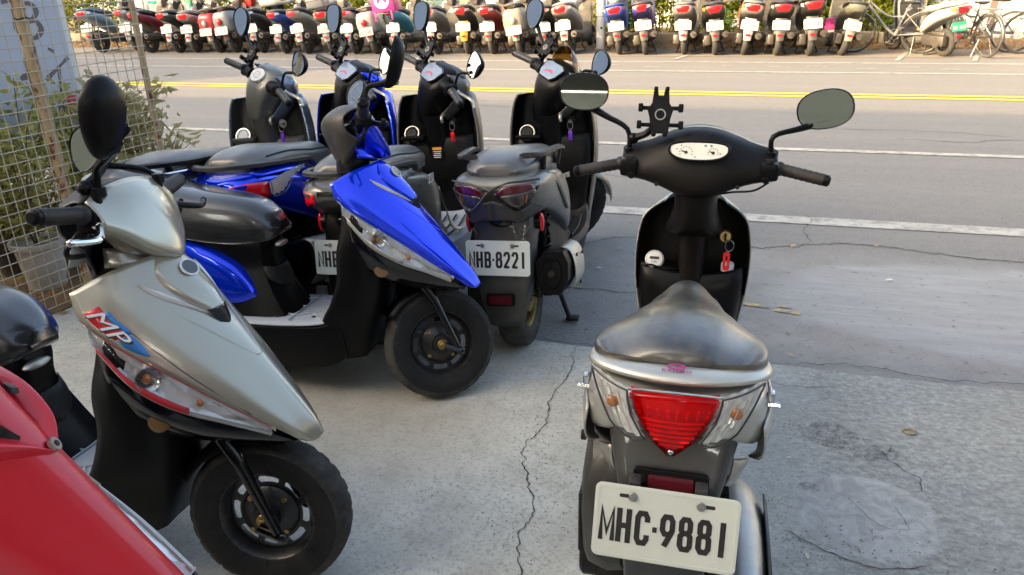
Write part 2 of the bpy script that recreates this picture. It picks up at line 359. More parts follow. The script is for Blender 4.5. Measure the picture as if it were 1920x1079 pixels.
def concrete_mat():
    m, t, b = nodes('apron_concrete'); co = t.nodes.new('ShaderNodeTexCoord').outputs['Object']
    fine = noise(t, 90, 4, 0.75, co); mid = noise(t, 6, 7, 0.72, co); big = noise(t, 1.1, 4, 0.6, co)
    c = ramp(t, mid, [(0.28, (0.43, 0.435, 0.39)), (0.48, (0.56, 0.57, 0.515)), (0.68, (0.66, 0.67, 0.615))])
    c = mixc(t, ramp(t, fine, [(0.33, (0.75,)*3), (0.5, (0, 0, 0))]), c, (0.22, 0.215, 0.195))
    c = mixc(t, ramp(t, fine, [(0.55, (0, 0, 0)), (0.75, (0.6,)*3)]), c, (0.64, 0.63, 0.60))
    c = mixc(t, ramp(t, big, [(0.4, (0, 0, 0)), (0.62, (0.45,)*3)]), c, (0.36, 0.345, 0.30))
    # weathered rough side right of the long crack
    sx = N(t, 'ShaderNodeSeparateXYZ'); t.links.new(co, sx.inputs[0])
    right = N(t, 'ShaderNodeMapRange'); right.inputs[1].default_value = 0.05; right.inputs[2].default_value = 0.45; t.links.new(sx.outputs['X'], right.inputs[0])
    mp = N(t, 'ShaderNodeMapping'); mp.inputs['Scale'].default_value = (1.0, 1.5, 1); t.links.new(co, mp.inputs[0])
    rg = noise(t, 34, 9, 0.82, mp.outputs[0])
    c = mixc(t, mul(t, right.outputs[0], ramp(t, rg, [(0.41, (0.95,)*3), (0.60, (0.42,)*3)])), c, (0.19, 0.187, 0.175))
    # soft-edged darker brown patches under the scooters
    for (x, y, rx, ry) in ((-1.5, 2.2, 0.65, 0.35), (-1.9, 1.3, 0.7, 0.4), (0.0, 1.5, 0.25, 0.4)):
        c = mixc(t, mul(t, world_mask(t, co, x, y, rx, ry, 4, 0.4, 0.4), 0.40), c, (0.22, 0.20, 0.15))
    # cement patch with rings, and chipped hollow beside it
    pm = world_mask(t, co, 0.49, 2.06, 0.20, 0.20, 9, 0.22, 0.07)
    pc = ramp(t, noise(t, 14, 7, 0.75, co, 1.2), [(0.3, (0.25, 0.245, 0.23)), (0.5, (0.38, 0.375, 0.355)), (0.72, (0.54, 0.535, 0.51))])
    c = mixc(t, mul(t, pm, 0.85), c, pc)
    chip = world_mask(t, co, 0.43, 2.48, 0.10, 0.085, 16, 0.6, 0.05); chip2 = world_mask(t, co, 0.56, 2.40, 0.08, 0.05, 20, 0.6, 0.05); ch3 = world_mask(t, co, 0.34, 2.16, 0.035, 0.025, 22, 0.4, 0.08)
    for q in (chip, chip2, ch3):
        c = mixc(t, mul(t, q, ramp(t, noise(t, 42, 6, 0.8, co), [(0.36, (0.95,)*3), (0.55, (0.1,)*3)])), c, (0.075, 0.078, 0.08))
    t.links.new(c, b.inputs['Base Color']); b.inputs['Roughness'].default_value = 0.72; b.inputs['Specular IOR Level'].default_value = 0.4
    hh = mixc(t, 0.5, fine, rg); hh = mixc(t, mul(t, pm, 0.6), hh, noise(t, 14, 7, 0.75, co, 1.2)); hh = mixc(t, mul(t, chip, 0.8), hh, noise(t, 42, 6, 0.8, co))
    bump(t, b, hh, 0.5, 0.008)
def paint_mat(name, col, under, wear=0.5, sc=14):
    m, t, b = nodes(name); co = t.nodes.new('ShaderNodeTexCoord').outputs['Object']
    f = ramp(t, noise(t, sc, 7, 0.75, co), [(wear-0.06, (0, 0, 0)), (wear+0.10, (1, 1, 1))])
    c = mixc(t, f, under, col); c = mixc(t, ramp(t, noise(t, 2.0, 4, 0.6, co), [(0.4, (0, 0, 0)), (0.7, (0.3,)*3)]), c, (0.30, 0.28, 0.25))
    t.links.new(c, b.inputs['Base Color']); b.inputs['Roughness'].default_value = 0.7; bump(t, b, noise(t, 110, 3, 0.7, co), 0.3, 0.004)
asphalt_mat(); concrete_mat()
paint_mat('white_road_paint', (0.46, 0.45, 0.40), (0.25, 0.24, 0.23), 0.455, 9); paint_mat('yellow_road_paint', (0.62, 0.47, 0.015), (0.3, 0.24, 0.1), 0.30)
paint_mat('worn_yellow_paint', (0.60, 0.42, 0.08), (0.20, 0.20, 0.19), 0.50, 22); paint_mat('faded_white_paint', (0.42, 0.40, 0.37), (0.17, 0.165, 0.16), 0.48, 12)
mat('soil', (0.16, 0.105, 0.055), 0.9, 0, 0, 0.7, (0.30, 0.17, 0.07), bmp=0.6, bscale=40, dscale=7)
mat('crack_dark', (0.022, 0.021, 0.020), 0.95, 0, 0, 0.5, (0.05, 0.048, 0.045), dscale=30)
mat('tan_concrete', (0.42, 0.33, 0.21), 0.85, 0, 0, 0.5, (0.25, 0.19, 0.12), bmp=0.4, bscale=30, dscale=5)
mat('parking_pavement', (0.24, 0.205, 0.17), 0.8, 0, 0, 0.5, (0.33, 0.26, 0.18), bmp=0.3, bscale=90, dscale=3)

def slab(name, x0, x1, y0, y1, z, m, ny=1, jag=None, depth=0.0):
    g = G(); xs = np.linspace(x0, x1, 120 if jag else 2)
    rows = []
    for x in xs:
        e1 = y1 + (jag(x) if jag else 0); rows.append([(x, y0, z), (x, e1, z)])
    P = np.array(rows); g.grid(P, flip=True)
    if depth: g.grid(np.stack([P[:, 1], P[:, 1]-np.array([0, 0, depth])], 1), flip=True)
    o = obj(name, g, m, angle=30); o['kind'] = 'structure'; return o
g_ = G(); g_.grid(np.array([[(-220, -220, -0.03), (-220, 220, -0.03)], [(220, -220, -0.03), (220, 220, -0.03)]]), flip=True)
obj('ground', g_, 'soil')['kind'] = 'structure'
slab('road', -120, 120, 2.9, 14.2, 0.0, 'asphalt')
jag = lambda x: 0.035*mnoise.noise((x*1.7, 3, 0))+0.02*mnoise.noise((x*7, 9, 0))
slab('apron', -14, 14, -12, 2.96, 0.006, 'apron_concrete', jag=jag)
slab('parking_strip', -120, 120, 14.2, 15.5, 0.004, 'parking_pavement')
def line(name, y, w, m, x0=-100, x1=100, z=0.005):
    g = G(); n = 160; xs = np.linspace(x0, x1, n)
    P = np.array([[(x, y-w/2+0.006*mnoise.noise((x*3, y, 1)), z), (x, y+w/2+0.006*mnoise.noise((x*3, y, 5)), z)] for x in xs])
    o = obj(name, g.grid(P, flip=True), m); o['kind'] = 'structure'; return o
line('lane_marking', 4.99, 0.155, 'white_road_paint', -20, 30); line('lane_marking', 7.06, 0.10, 'white_road_paint', -40, 40)
line('lane_marking', 10.0, 0.11, 'yellow_road_paint', -60, 60); line('lane_marking', 10.21, 0.11, 'yellow_road_paint', -60, 60)
line('lane_marking', 12.21, 0.10, 'white_road_paint', -60, 60); line('lane_marking', 13.38, 0.10, 'white_road_paint', -60, 60)
g_ = G()
for k in range(30):
    x = -9.5+k*0.62+rnd.uniform(-.1, .1); l = rnd.uniform(0.2, 0.45)
    if rnd.random() < 0.3: continue
    y = 12.8+rnd.uniform(-.15, .15); g_.add([(x, y, 0.005), (x+l, y-0.03, 0.005), (x+l*0.9, y+0.05, 0.005), (x+0.04, y+0.07, 0.005)], [(0, 1, 2, 3)])
obj('faded_marking', g_, 'faded_white_paint')['kind'] = 'structure'
g_ = G()
g_.add([(0.12, 3.565, .005), (0.25, 3.548, .005), (0.27, 3.575, .005), (0.14, 3.60, .005)], [(0, 1, 2, 3)])
g_.add([(0.28, 3.52, .005), (0.395, 3.50, .005), (0.40, 3.53, .005), (0.29, 3.545, .005)], [(0, 1, 2, 3)])
g_.add([(0.30, 3.575, .005), (0.36, 3.565, .005), (0.37, 3.58, .005), (0.31, 3.595, .005)], [(0, 1, 2, 3)])
g_.add([(-0.80, 3.60, .005), (-0.66, 3.605, .005), (-0.66, 3.625, .005), (-0.80, 3.63, .005)], [(0, 1, 2, 3)])
obj('worn_marking', g_, 'worn_yellow_paint')['kind'] = 'structure'
g_ = G()
for (a, b_) in ((-9, 1), (3.0, 1)):
    pass
for x in (-1.0, 2.45, 3.55, 4.4): g_.add([(x, 13.75, .009), (x+0.08, 13.75, .009), (x+0.5, 15.2, .009), (x+0.42, 15.2, .009)], [(0, 1, 2, 3)])
obj('parking_bay_marking', g_, 'white_road_paint')['kind'] = 'structure'
def crack(pts, w, sub=10, amp=0.018, seed=0, z=0.0):
    P = cr(np.array(pts, float), sub); n = len(P); L = []
    for i, p in enumerate(P):
        d = P[min(i+1, n-1)]-P[max(i-1, 0)]; nn = np.array([-d[1], d[0]])/np.linalg.norm(d)
        j = amp*(mnoise.noise((i*0.35, seed, 0))+0.6*mnoise.noise((i*0.9, seed, 4)))
        ww = w*(0.35+0.9*abs(mnoise.noise((i*0.55, seed, 8))))*min(1, 4*min(i+0.4, n-i-0.6)/n*2+0.3)
        L.append([(*(p+nn*(j+ww)), z), (*(p+nn*(j-ww)), z)])
    return np.array(L)
g_ = G()
g_.grid(crack([(-.57, 2.93), (-.54, 2.72), (-.57, 2.52), (-.555, 2.31), (-.59, 2.15), (-.54, 2.0), (-.48, 1.85), (-.49, 1.7), (-.43, 1.52), (-.40, 1.2)], 0.0034, 12, 0.020, 1, 0.010))
g_.grid(crack([(.30, 2.98), (.6, 3.03), (.9, 2.98), (1.3, 3.02), (2.2, 3.04)], 0.0045, 16, 0.025, 2, 0.010))
g_.grid(crack([(-.75, 2.985), (-.5, 2.97), (-.2, 2.99), (.3, 2.98)], 0.003, 14, 0.015, 5, 0.010))
g_.grid(crack([(.12, 2.86), (.3, 2.80), (.5, 2.83)], 0.002, 10, 0.02, 15, 0.010))
g_.grid(crack([(.62, 2.46), (.60, 2.36), (.68, 2.28), (.66, 2.2)], 0.003, 8, 0.02, 25, 0.010))
g_.grid(crack([(.25, 1.93), (.38, 1.86), (.5, 1.83), (.62, 1.87)], 0.0035, 8, 0.012, 26, 0.010))
g_.grid(crack([(.45, 2.13), (.52, 2.02), (.60, 2.02), (.58, 2.12)], 0.0014, 8, 0.008, 27, 0.010))
obj('apron_crack', g_, 'crack_dark')['kind'] = 'structure'
g_ = G()
g_.grid(crack([(.05, 4.40), (.25, 4.42), (.6, 4.56), (.9, 4.58), (1.2, 4.50), (1.6, 4.46), (2.4, 4.5)], 0.008, 16, 0.035, 3, 0.004))
g_.grid(crack([(-.95, 4.15), (-.79, 4.26), (-.62, 4.42), (-.4, 4.47)], 0.006, 12, 0.02, 4, 0.004))
g_.grid(crack([(-.9, 3.63), (-.5, 3.60), (-.1, 3.62)], 0.005, 12, 0.02, 14, 0.004))
g_.grid(crack([(.52, 4.56), (.5, 4.8), (.56, 4.98), (.53, 5.1)], 0.004, 10, 0.02, 6, 0.0085))
for k in range(9):
    x = rnd.uniform(-6, 5); y = rnd.uniform(5.3, 9.6); g_.grid(crack([(x+i*0.5, y+rnd.uniform(-.16, .16)) for i in range(rnd.randint(3, 6))], 0.007, 10, 0.05, 30+k, 0.004))
for k in range(4):
    x = -6+k*1.0; g_.grid(crack([(x+i*0.5, 9.0+rnd.uniform(-.25, .25)) for i in range(4)], 0.008, 10, 0.05, 60+k, 0.004))
obj('road_crack', g_, 'crack_dark')['kind'] = 'structure'
# litter: fallen leaves and a rubber band on the apron and road
mat('dry_leaf', (0.45, 0.33, 0.16), 0.7, 0, 0, 0.3); mat('pale_leaf', (0.62, 0.58, 0.46), 0.7, 0, 0, 0.2)
leafme = G(); leafme.grid(np.array([[(-.5, 0, 0), (-.5, 0.0, 0.001)], [(-.2, -.2, .10), (-.2, .2, .06)], [(.2, -.16, .06), (.2, .18, .12)], [(.5, 0, .05), (.5, 0.001, .05)]])); leafme = leafme.mesh('fallen_leaf')
LEAVES = [(0.86, 4.02, .045, 20, 'pale_leaf', 'pale curled leaf on the smooth cement wash'), (-.55, 4.22, .04, 70, 'dry_leaf', 'dry brown leaf by the asphalt crack left of the near scooter'), (-.62, 3.88, .04, 10, 'pale_leaf', 'pale leaf on the asphalt beside the grey scooter muffler'), (0.33, 3.06, .035, 140, 'dry_leaf', 'small dry leaf just past the apron joint'), (.285, 2.30, .022, 30, 'pale_leaf', 'tiny pale scrap on the rough concrete above the dark hollow'), (.31, 1.83, .025, 100, 'pale_leaf', 'pale scrap beside the round cement patch'), (.42, 4.46, .05, 40, 'dry_leaf', 'dry leaf lying on the long road crack'), (-.55, 2.42, .018, 60, 'pale_leaf', 'pale crumb on the long apron crack'), (.87, 4.55, .04, 160, 'dry_leaf', 'brown leaf below the wide white line')]
for px, py, s, a, m, lb in LEAVES:
    o = obj('fallen_leaf', leafme, m); o.matrix_world = Matrix(MX((px, py, 0.012), 0, 0, a, s).tolist())
    tag(o, lb, 'leaf', 'fallen leaves on the pavement')
g_ = G(); a = np.linspace(0, 2*np.pi, 24, endpoint=False)
g_.tube(np.stack([0.70+.022*np.cos(a), 2.56+.016*np.sin(a), 0*a+.010], 1), .0025, 6, closed=True)
tag(obj('rubber_band', g_, 'brass'), 'small brown rubber band lying on the rough concrete', 'rubber band')

# grit gathered along the joints and cracks
rng = np.random.default_rng(3); g_ = G(); oct_v = np.array([(1, 0, 0), (-1, 0, 0), (0, 1, 0), (0, -1, 0), (0, 0, .7), (0, 0, -.3)]); oct_f = [(0, 2, 4), (2, 1, 4), (1, 3, 4), (3, 0, 4)]
lines_ = [np.array([(-.57, 2.93), (-.56, 2.31), (-.54, 2.0), (-.43, 1.52)]), np.array([(-2.6, 2.98), (2.6, 3.02)]), np.array([(-2.6, 3.2), (2.4, 3.1)]), np.array([(.2, 2.55), (.75, 2.35)]), np.array([(.2, 1.9), (.8, 1.9)]), np.array([(-2.9, 2.9), (-2.9, 1.2)]), np.array([(-1.5, 1.9), (1.4, 1.6)])]
for k in range(1500):
    L_ = lines_[rng.integers(0, len(lines_))]; i_ = rng.integers(0, len(L_)-1); p_ = L_[i_]+(L_[i_+1]-L_[i_])*rng.random()+rng.normal(size=2)*(.05 if k % 3 else .28); s_ = rng.uniform(.0012, .0042); a_ = rng.uniform(0, 6.28); c_, d_ = math.cos(a_), math.sin(a_)
    g_.add(np.stack([p_[0]+s_*(oct_v[:, 0]*c_-oct_v[:, 1]*d_*.7), p_[1]+s_*(oct_v[:, 0]*d_+oct_v[:, 1]*c_*.7), .0075+s_*oct_v[:, 2]], 1), oct_f)
mat('grit_stone', (.30, .28, .25), .9, 0, 0, .9, (.07, .065, .06), dscale=40); tag(obj('grit', g_, 'grit_stone', angle=10), kind='stuff')
# ================================================================= SCOOTER KIT
def loft(g, rings, su=4, sv=2, cap=True, M=None):
    P = cr(np.array(rings, float), su); P = np.swapaxes(cr(np.swapaxes(P, 0, 1), sv, True), 0, 1)
    nu, nv = P.shape[:2]; g.grid(P, cv=True, M=M)
    if cap:
        o = g.n-nu*nv; g.f.append(tuple(o+i for i in range(nv))); g.f.append(tuple(o+(nu-1)*nv+i for i in reversed(range(nv))))
    return g
def steer(ang, s=(1.02, 0, 0.9), rake=26):
    ax = Vector((-math.sin(R(rake)), 0, math.cos(R(rake)))); s = Vector(s)
    return np.array(Matrix.Translation(s) @ Matrix.Rotation(R(ang), 4, ax) @ Matrix.Translation(-s))
I4 = np.eye(4)
def tyre_mesh(Rt, w, rr, name='tyre', seg=196, grooves=28, gd=0.0045):
    h = Rt-rr
    prof = [(-.33*w, rr-.004), (-.42*w, rr+.10*h), (-.485*w, rr+.32*h), (-.50*w, rr+.52*h), (-.485*w, rr+.70*h), (-.44*w, rr+.84*h), (-.36*w, rr+.925*h), (-.25*w, rr+.97*h), (-.13*w, rr+.993*h), (0, Rt)]
    prof = prof+[(-y, r) for y, r in prof[:-1][::-1]]
    P = np.zeros((seg, len(prof), 3))
    for i in range(seg):
        t = i/seg
        for j, (y, r) in enumerate(prof):
            q = abs(y)/w
            if gd and 0.06 < q < 0.47:
                ph = (t*grooves+q*1.5*(1 if y > 0 else -1)+(0.5 if y > 0 else 0)) % 1.0
                if ph < 0.20: r -= gd
            P[i, j] = (r*math.cos(2*math.pi*t), y, r*math.sin(2*math.pi*t))
    g = G().grid(P, cu=True); me = g.mesh(name, 45)
    me.materials.append(MATS['rubber']); me.materials.append(MATS['tread_rubber'])
    np_ = len(prof)-1
    idx = [1 if 4 <= (k % np_) < np_-4 else 0 for k in range(len(me.polygons))]
    me.polygons.foreach_set('material_index', idx); return me
_tc = {}
def wheel(root, c, Rt, w, rr, kind='slotted', rimmat='black_rim', M=I4, name='front_wheel', bolt='brass'):
    key = (Rt, w, rr)
    T = M @ MX(c)
    g = G()
    lip = [(rr+.004, -.36*w), (rr+.006, -.33*w), (rr-.006, -.31*w), (rr-.010, -.22*w), (rr-.012, 0), (rr-.010, .22*w), (rr-.006, .31*w), (rr+.006, .33*w), (rr+.004, .36*w), (rr-.004, .36*w), (rr-.016, .22*w), (rr-.018, 0), (rr-.016, -.22*w), (rr-.004, -.36*w)]
    g.lathe(lip, (0, 0, 0), 'y', 48, closed=True)
    if kind == 'slotted':
        ro, ri = rr-.024, rr-.045
        loops = [circ(rr-.012, 48), circ(rr*.36, 24)]
        for k in range(8):
            a0 = 2*math.pi*k/8; d = R(15); lp = []
            for s in np.linspace(-1, 1, 7): lp.append((ro*math.cos(a0+s*d), ro*math.sin(a0+s*d)))
            for s in np.linspace(1, -1, 7): lp.append((ri*math.cos(a0+s*d*1.08), ri*math.sin(a0+s*d*1.08)))
            m1 = ((ro+ri)/2*math.cos(a0+d*1.22), (ro+ri)/2*math.sin(a0+d*1.22)); m0 = ((ro+ri)/2*math.cos(a0-d*1.22), (ro+ri)/2*math.sin(a0-d*1.22))
            lp.insert(7, m1); lp.append(m0); loops.append(lp)
        g.flat(loops, MX((0, 0, 0), 90), 0.004, 0.0015)
        g.lathe([(rr*.36, -.001), (rr*.60, -.008), (rr*.50, -.020), (rr*.30, -.030), (rr*.28, -.044), (rr*.12, -.046), (1e-3, -.046)], (0, 0, 0), 'y', 28)
        g.lathe([(rr*.46, 0), (rr*.46, .036), (rr*.40, .044), (1e-3, .044)], (0, 0, 0), 'y', 28)
    else:
        for k in range(5):
            a0 = 2*math.pi*k/5
            for s in (-1, 1):
                a1 = a0+s*.16
                g.tube([(.03*math.cos(a0), -.01*s, .03*math.sin(a0)), (rr*.55*math.cos(a0+s*.10), -.006*s, rr*.55*math.sin(a0+s*.10)), ((rr-.012)*math.cos(a1), 0, (rr-.012)*math.sin(a1))], [.016, .011, .010], 6)
        g.lathe([(1e-3, -.045), (.030, -.045), (.036, -.03), (.036, .03), (.030, .045), (1e-3, .045)], (0, 0, 0), 'y', 20)
        g.lathe([(.085, -.040), (.085, -.044), (.045, -.044), (.045, -.040)], (0, 0, 0), 'y', 28, closed=True)
    o = obj(name, g.xf(T), rimmat, root)
    me = _tc.get(key) or _tc.setdefault(key, tyre_mesh(Rt, w, rr))
    t = bpy.data.objects.new('tyre', me); COL.objects.link(t); t.parent = o; t.matrix_local = Matrix(T.tolist())
    g = G()
    if kind == 'slotted':
        for k in range(4):
            a = R(45+90*k); g.disc((rr*.50*math.cos(a), -.019, rr*.50*math.sin(a)), .0075, .010, 'y', 6)
    g.disc((0, -.058, 0), .012, .014, 'y', 6); g.disc((0, -.052, 0), .020, .006, 'y', 16)
    obj('axle_bolt', g.xf(T), bolt, o)
    return o
def mirror(root, base, mid, c, nrm, up, w, h, shape='oval', M=I4, arm=.0075, name='mirror', depth=.038):
    """housing + glass + arm. nrm = where the glass looks"""
    n = 28; a = np.linspace(0, 2*np.pi, n, endpoint=False)
    if shape == 'oval': X = np.sign(np.cos(a))*np.abs(np.cos(a))**.85*w/2; Y = np.sign(np.sin(a))*np.abs(np.sin(a))**.85*h/2
    elif shape == 'tear':
        X = np.cos(a)*w/2*(1+.28*np.sin(a)); Y = np.sin(a)*h/2
    else:
        X = np.sign(np.cos(a))*np.abs(np.cos(a))**.7*w/2*(1+.22*np.sin(a)); Y = np.sign(np.sin(a))*np.abs(np.sin(a))**.75*h/2
    nrm = np.array(nrm, float); up = np.array(up, float); xx = np.cross(up, nrm); F = frame(c, xx, up)
    rows = [np.stack([X*s, Y*s, 0*X+z], 1) for s, z in ((.93, -.002), (.945, .003), (.98, .004), (1.0, 0), (.99, -.010), (.93, -.018), (.80, -depth*.72), (.55, -depth*.95), (.2, -depth), (.01, -depth))]
    g = G().grid(np.array(rows), cv=True, M=F); hp = obj(name, g.xf(M), 'black_plastic', root, angle=50)
    g = G().add(np.stack([X*.94, Y*.94, 0*X+.0005], 1), [tuple(range(n))], F); obj('mirror_glass', g.xf(M), 'mirror_glass', hp, angle=180)
    g = G(); e = F @ np.array([0, -h*.30, -depth*.72, 1]); mid2 = (np.array(mid)+e[:3])/2
    g.tube([base, mid, mid2, e[:3]], [arm, arm, arm*1.25, arm*2.0], 8, 4)
    g.disc(base, arm*1.9, .022, 'z', 10); obj('mirror_arm', g.xf(M), 'black_plastic', hp)
    return hp
GLY = {'M': [[(0, -.08), (0, 1), (.32, .20), (.64, 1), (.64, -.08)]], 'N': [[(0, -.08), (0, 1), (.54, 0), (.54, 1.08)]], 'H': [[(0, -.08), (0, 1.08)], [(.52, -.08), (.52, 1.08)], [(.10, .5), (.42, .5)]],
 'C': [[(.52, .72), (.52, .86), (.40, 1), (.12, 1), (0, .86), (0, .14), (.12, 0), (.40, 0), (.52, .14), (.52, .28)]],
 'B': [[(0, .5), (0, 1), (.38, 1), (.50, .90), (.50, .60), (.38, .5), 'c'], [(0, .0), (0, .5), (.40, .5), (.52, .38), (.52, .12), (.40, 0), 'c']],
 '9': [[(.12, .42), (0, .55), (0, .87), (.12, 1), (.40, 1), (.52, .87), (.52, .55), (.40, .42), 'c'], [(.50, .52), (.14, 0)]],
 '8': [[(.14, .54), (.03, .64), (.03, .90), (.14, 1), (.38, 1), (.49, .90), (.49, .64), (.38, .54), 'c'], [(.12, 0), (0, .12), (0, .43), (.12, .54), (.40, .54), (.52, .43), (.52, .12), (.40, 0), 'c']],
 '2': [[(0, .76), (0, .86), (.12, 1), (.40, 1), (.52, .86), (.52, .62), (.03, .05), (.03, 0), (.54, 0)]], '1': [[(.26, -.08), (.26, 1.08)]], '7': [[(0, 1), (.52, 1), (.2, 0)]], '.': [[(0, .5), (.24, .5)]]}
def plate(root, F, text, m='plate_white', w=.26, h=.14, dx=0):
    """number plate: F puts its centre, x to the reader's right, y up"""
    g = G(); g.flat([rrect(w, h, .012)], F, .0016, .0006); g.flat([rrect(w-.006, h-.006, .010), rrect(w-.014, h-.014, .007)], F @ MX((0, 0, .0012)), .0010, .0004)
    p = obj('license_plate', g, m, root)
    g = G(); H = h*.40; sx = .0335; cx = [.098, .215, .345, .432, .520, .645, .772, .895]
    for ch, c_ in zip(text, cx):
        wg = max(q[0] for pl in GLY[ch] for q in pl if q != 'c')*sx; x0 = -w/2+c_*w-wg/2; k = 0; M_ = ch in 'MN'
        if ch == '1': x0 = -w/2+c_*w-.26*sx
        for pl in GLY[ch]:
            cl = pl[-1] == 'c'; pts = [(x0+q[0]*sx, -h*.245+q[1]*H) for q in (pl[:-1] if cl else pl)]
            g.ribbon(pts, .0088 if ch == 'M' else .0082 if ch == 'N' else .0100, F, .0014, cl, .0009+k*.00015); k += 1
    obj('plate_lettering', g, 'plate_black', p)
    g = G()
    for sx_ in (-1, 1):
        g.disc((sx_*w*.235, h*.36, .003), .0085, .005, 'z', 10, F); g.disc((sx_*w*.235, h*.36, .006), .0045, .004, 'z', 6, F)
    obj('plate_bolt', g, 'steel', p)
    g = G()
    for sx_ in (-1, 1): g.flat([rrect(.026, .007, .003)], F @ MX((sx_*w*.235+sx_*(.012 if sx_ > 0 else .012), h*.36, .0012)), .0008)
    obj('plate_slot', g, 'plate_black', p)
    g = G()
    for q in (-.36, 0, .36):
        a = np.linspace(0, 2*np.pi, 10, endpoint=False); g.tube(np.stack([q*w+.007*np.cos(a), -h*.40+.007*np.sin(a), 0*a+.0012], 1), .0009, 5, closed=True, M=F)
    obj('plate_stamp', g, m, p)
    return p
def grip(root, a, b, r=.0165, M=I4, m='grip_rubber', name='grip'):
    a, b = np.array(a, float), np.array(b, float); P = []; rr = []
    for k in range(17):
        t = k/16; P.append(a+(b-a)*t); rr.append(r*(1.06 if k % 2 else 0.97) if 1 < k < 15 else r*(1.25 if k < 2 else 1.02))
    g = G().tube(P, rr, 12); o = obj(name, g.xf(M), m, root)
    d = (b-a)/np.linalg.norm(b-a); g = G().tube([b, b+d*.012, b+d*.018], [r*.95, r*.98, r*.6], 12); obj('bar_end', g.xf(M), 'black_plastic', o)
    return o
def lever(root, a, b, c, M=I4, m='black_plastic'):
    g = G().tube([a, b, c], [.010, .008, .007], 8, 5); g.ell(c, (.009,)*3, 6, 8); g.ell(a, (.016, .016, .012), 6, 8)
    return obj('brake_lever', g.xf(M), m, root)
def phone_holder(root, F, base, M=I4, s=1.0):
    """clamp-type phone cradle, F: plate centre, x right, y up, z towards the rider"""
    g = G(); g.flat([[(-.020, -.045), (.020, -.045), (.024, -.01), (.030, .012), (.020, .028), (.017, .060), (.010, .060), (.008, .045), (-.008, .045), (-.010, .060), (-.017, .060), (-.020, .028), (-.030, .012), (-.024, -.01)]], F @ MX(sc=s), .010, .002)
    for x, y in ((-.05, .016), (.05, .016), (-.052, -.026), (.052, -.026)):
        g.box((x*.62*s, y*s, .002), (.040*s, .010*s, .010), .002, F); g.box((x*s, y*s, .012), (.012*s, .020*s, .030), .003, F)
    for x in (-.014, .014): g.box((x*s, -.048*s, .010), (.011*s, .014*s, .028), .003, F); g.box((x*s, .062*s, .010), (.010*s, .012*s, .026), .003, F)
    p = obj('phone_holder', g.xf(M), 'black_plastic', root)
    g = G(); g.lathe([(.012*s, .006), (.014*s, .008), (.014*s, .010), (.011*s, .010)], (0, 0, 0), 'z', 16, F, closed=True); g.ribbon([(-.006*s, -.004*s), (0, .006*s), (.006*s, -.004*s)], .002, F, .002, True, .006); obj('holder_emblem', g.xf(M), 'steel', p)
    g = G(); e = (F @ np.array([0, -.02, -.008, 1]))[:3]; g.tube([e, (e+np.array(base))/2+np.array([0, 0, -.01]), base], [.013, .010, .012], 8, 4); g.ell(e, (.017,)*3, 6, 8); g.ell(base, (.017,)*3, 6, 8); obj('holder_arm', g.xf(M), 'black_plastic', p)
    return p
def spring(root, a, b, r=.028, turns=8, m='black_plastic', wire=.0055):
    a, b = np.array(a, float), np.array(b, float); d = (b-a)/np.linalg.norm(b-a); x = np.cross(d, [0, 1, 0]); x /= np.linalg.norm(x); y = np.cross(d, x)
    t = np.linspace(0, 1, turns*10+1); P = [a+(b-a)*q+r*(math.cos(2*math.pi*turns*q)*x+math.sin(2*math.pi*turns*q)*y) for q in t]
    g = G().tube(P, wire, 6); g.tube([a-d*.05, a, b, b+d*.05], [.014, .013, .012, .014], 8)
    for q in (a, b): g.tube([q-d*.006, q+d*.006], r*1.25, 14)
    return obj('shock_absorber', g, m, root)
def scooter_root(M, label, group=None): return tag(empty('motor_scooter', M), label, 'scooter', group)
def pose(x, y, th, lean=0):
    return np.array(Matrix.Translation((x, y, 0)) @ Matrix.Rotation(R(th), 4, 'Z') @ Matrix.Rotation(R(-lean), 4, 'X'))
def key_tag(root, at, colr, M=I4, L=.05):
    at = np.array(at, float); g = G().tube([at, at+np.array([-.02, 0, 0])], .009, 10); k = obj('ignition_key', g.xf(M), 'steel', root)
    g = G().box(at+np.array([-.028, 0, -.045-L/2]), (.008, .020, L), .003); a = np.linspace(0, 2*np.pi, 12, endpoint=False)
    obj('key_tag', g.xf(M), colr, k)
    g = G().tube(np.stack([0*a+at[0]-.024, at[1]+.014*np.cos(a), at[2]-.018+.022*np.sin(a)], 1), .0016, 5, closed=True); obj('key_ring', g.xf(M), 'steel', k)
    return k
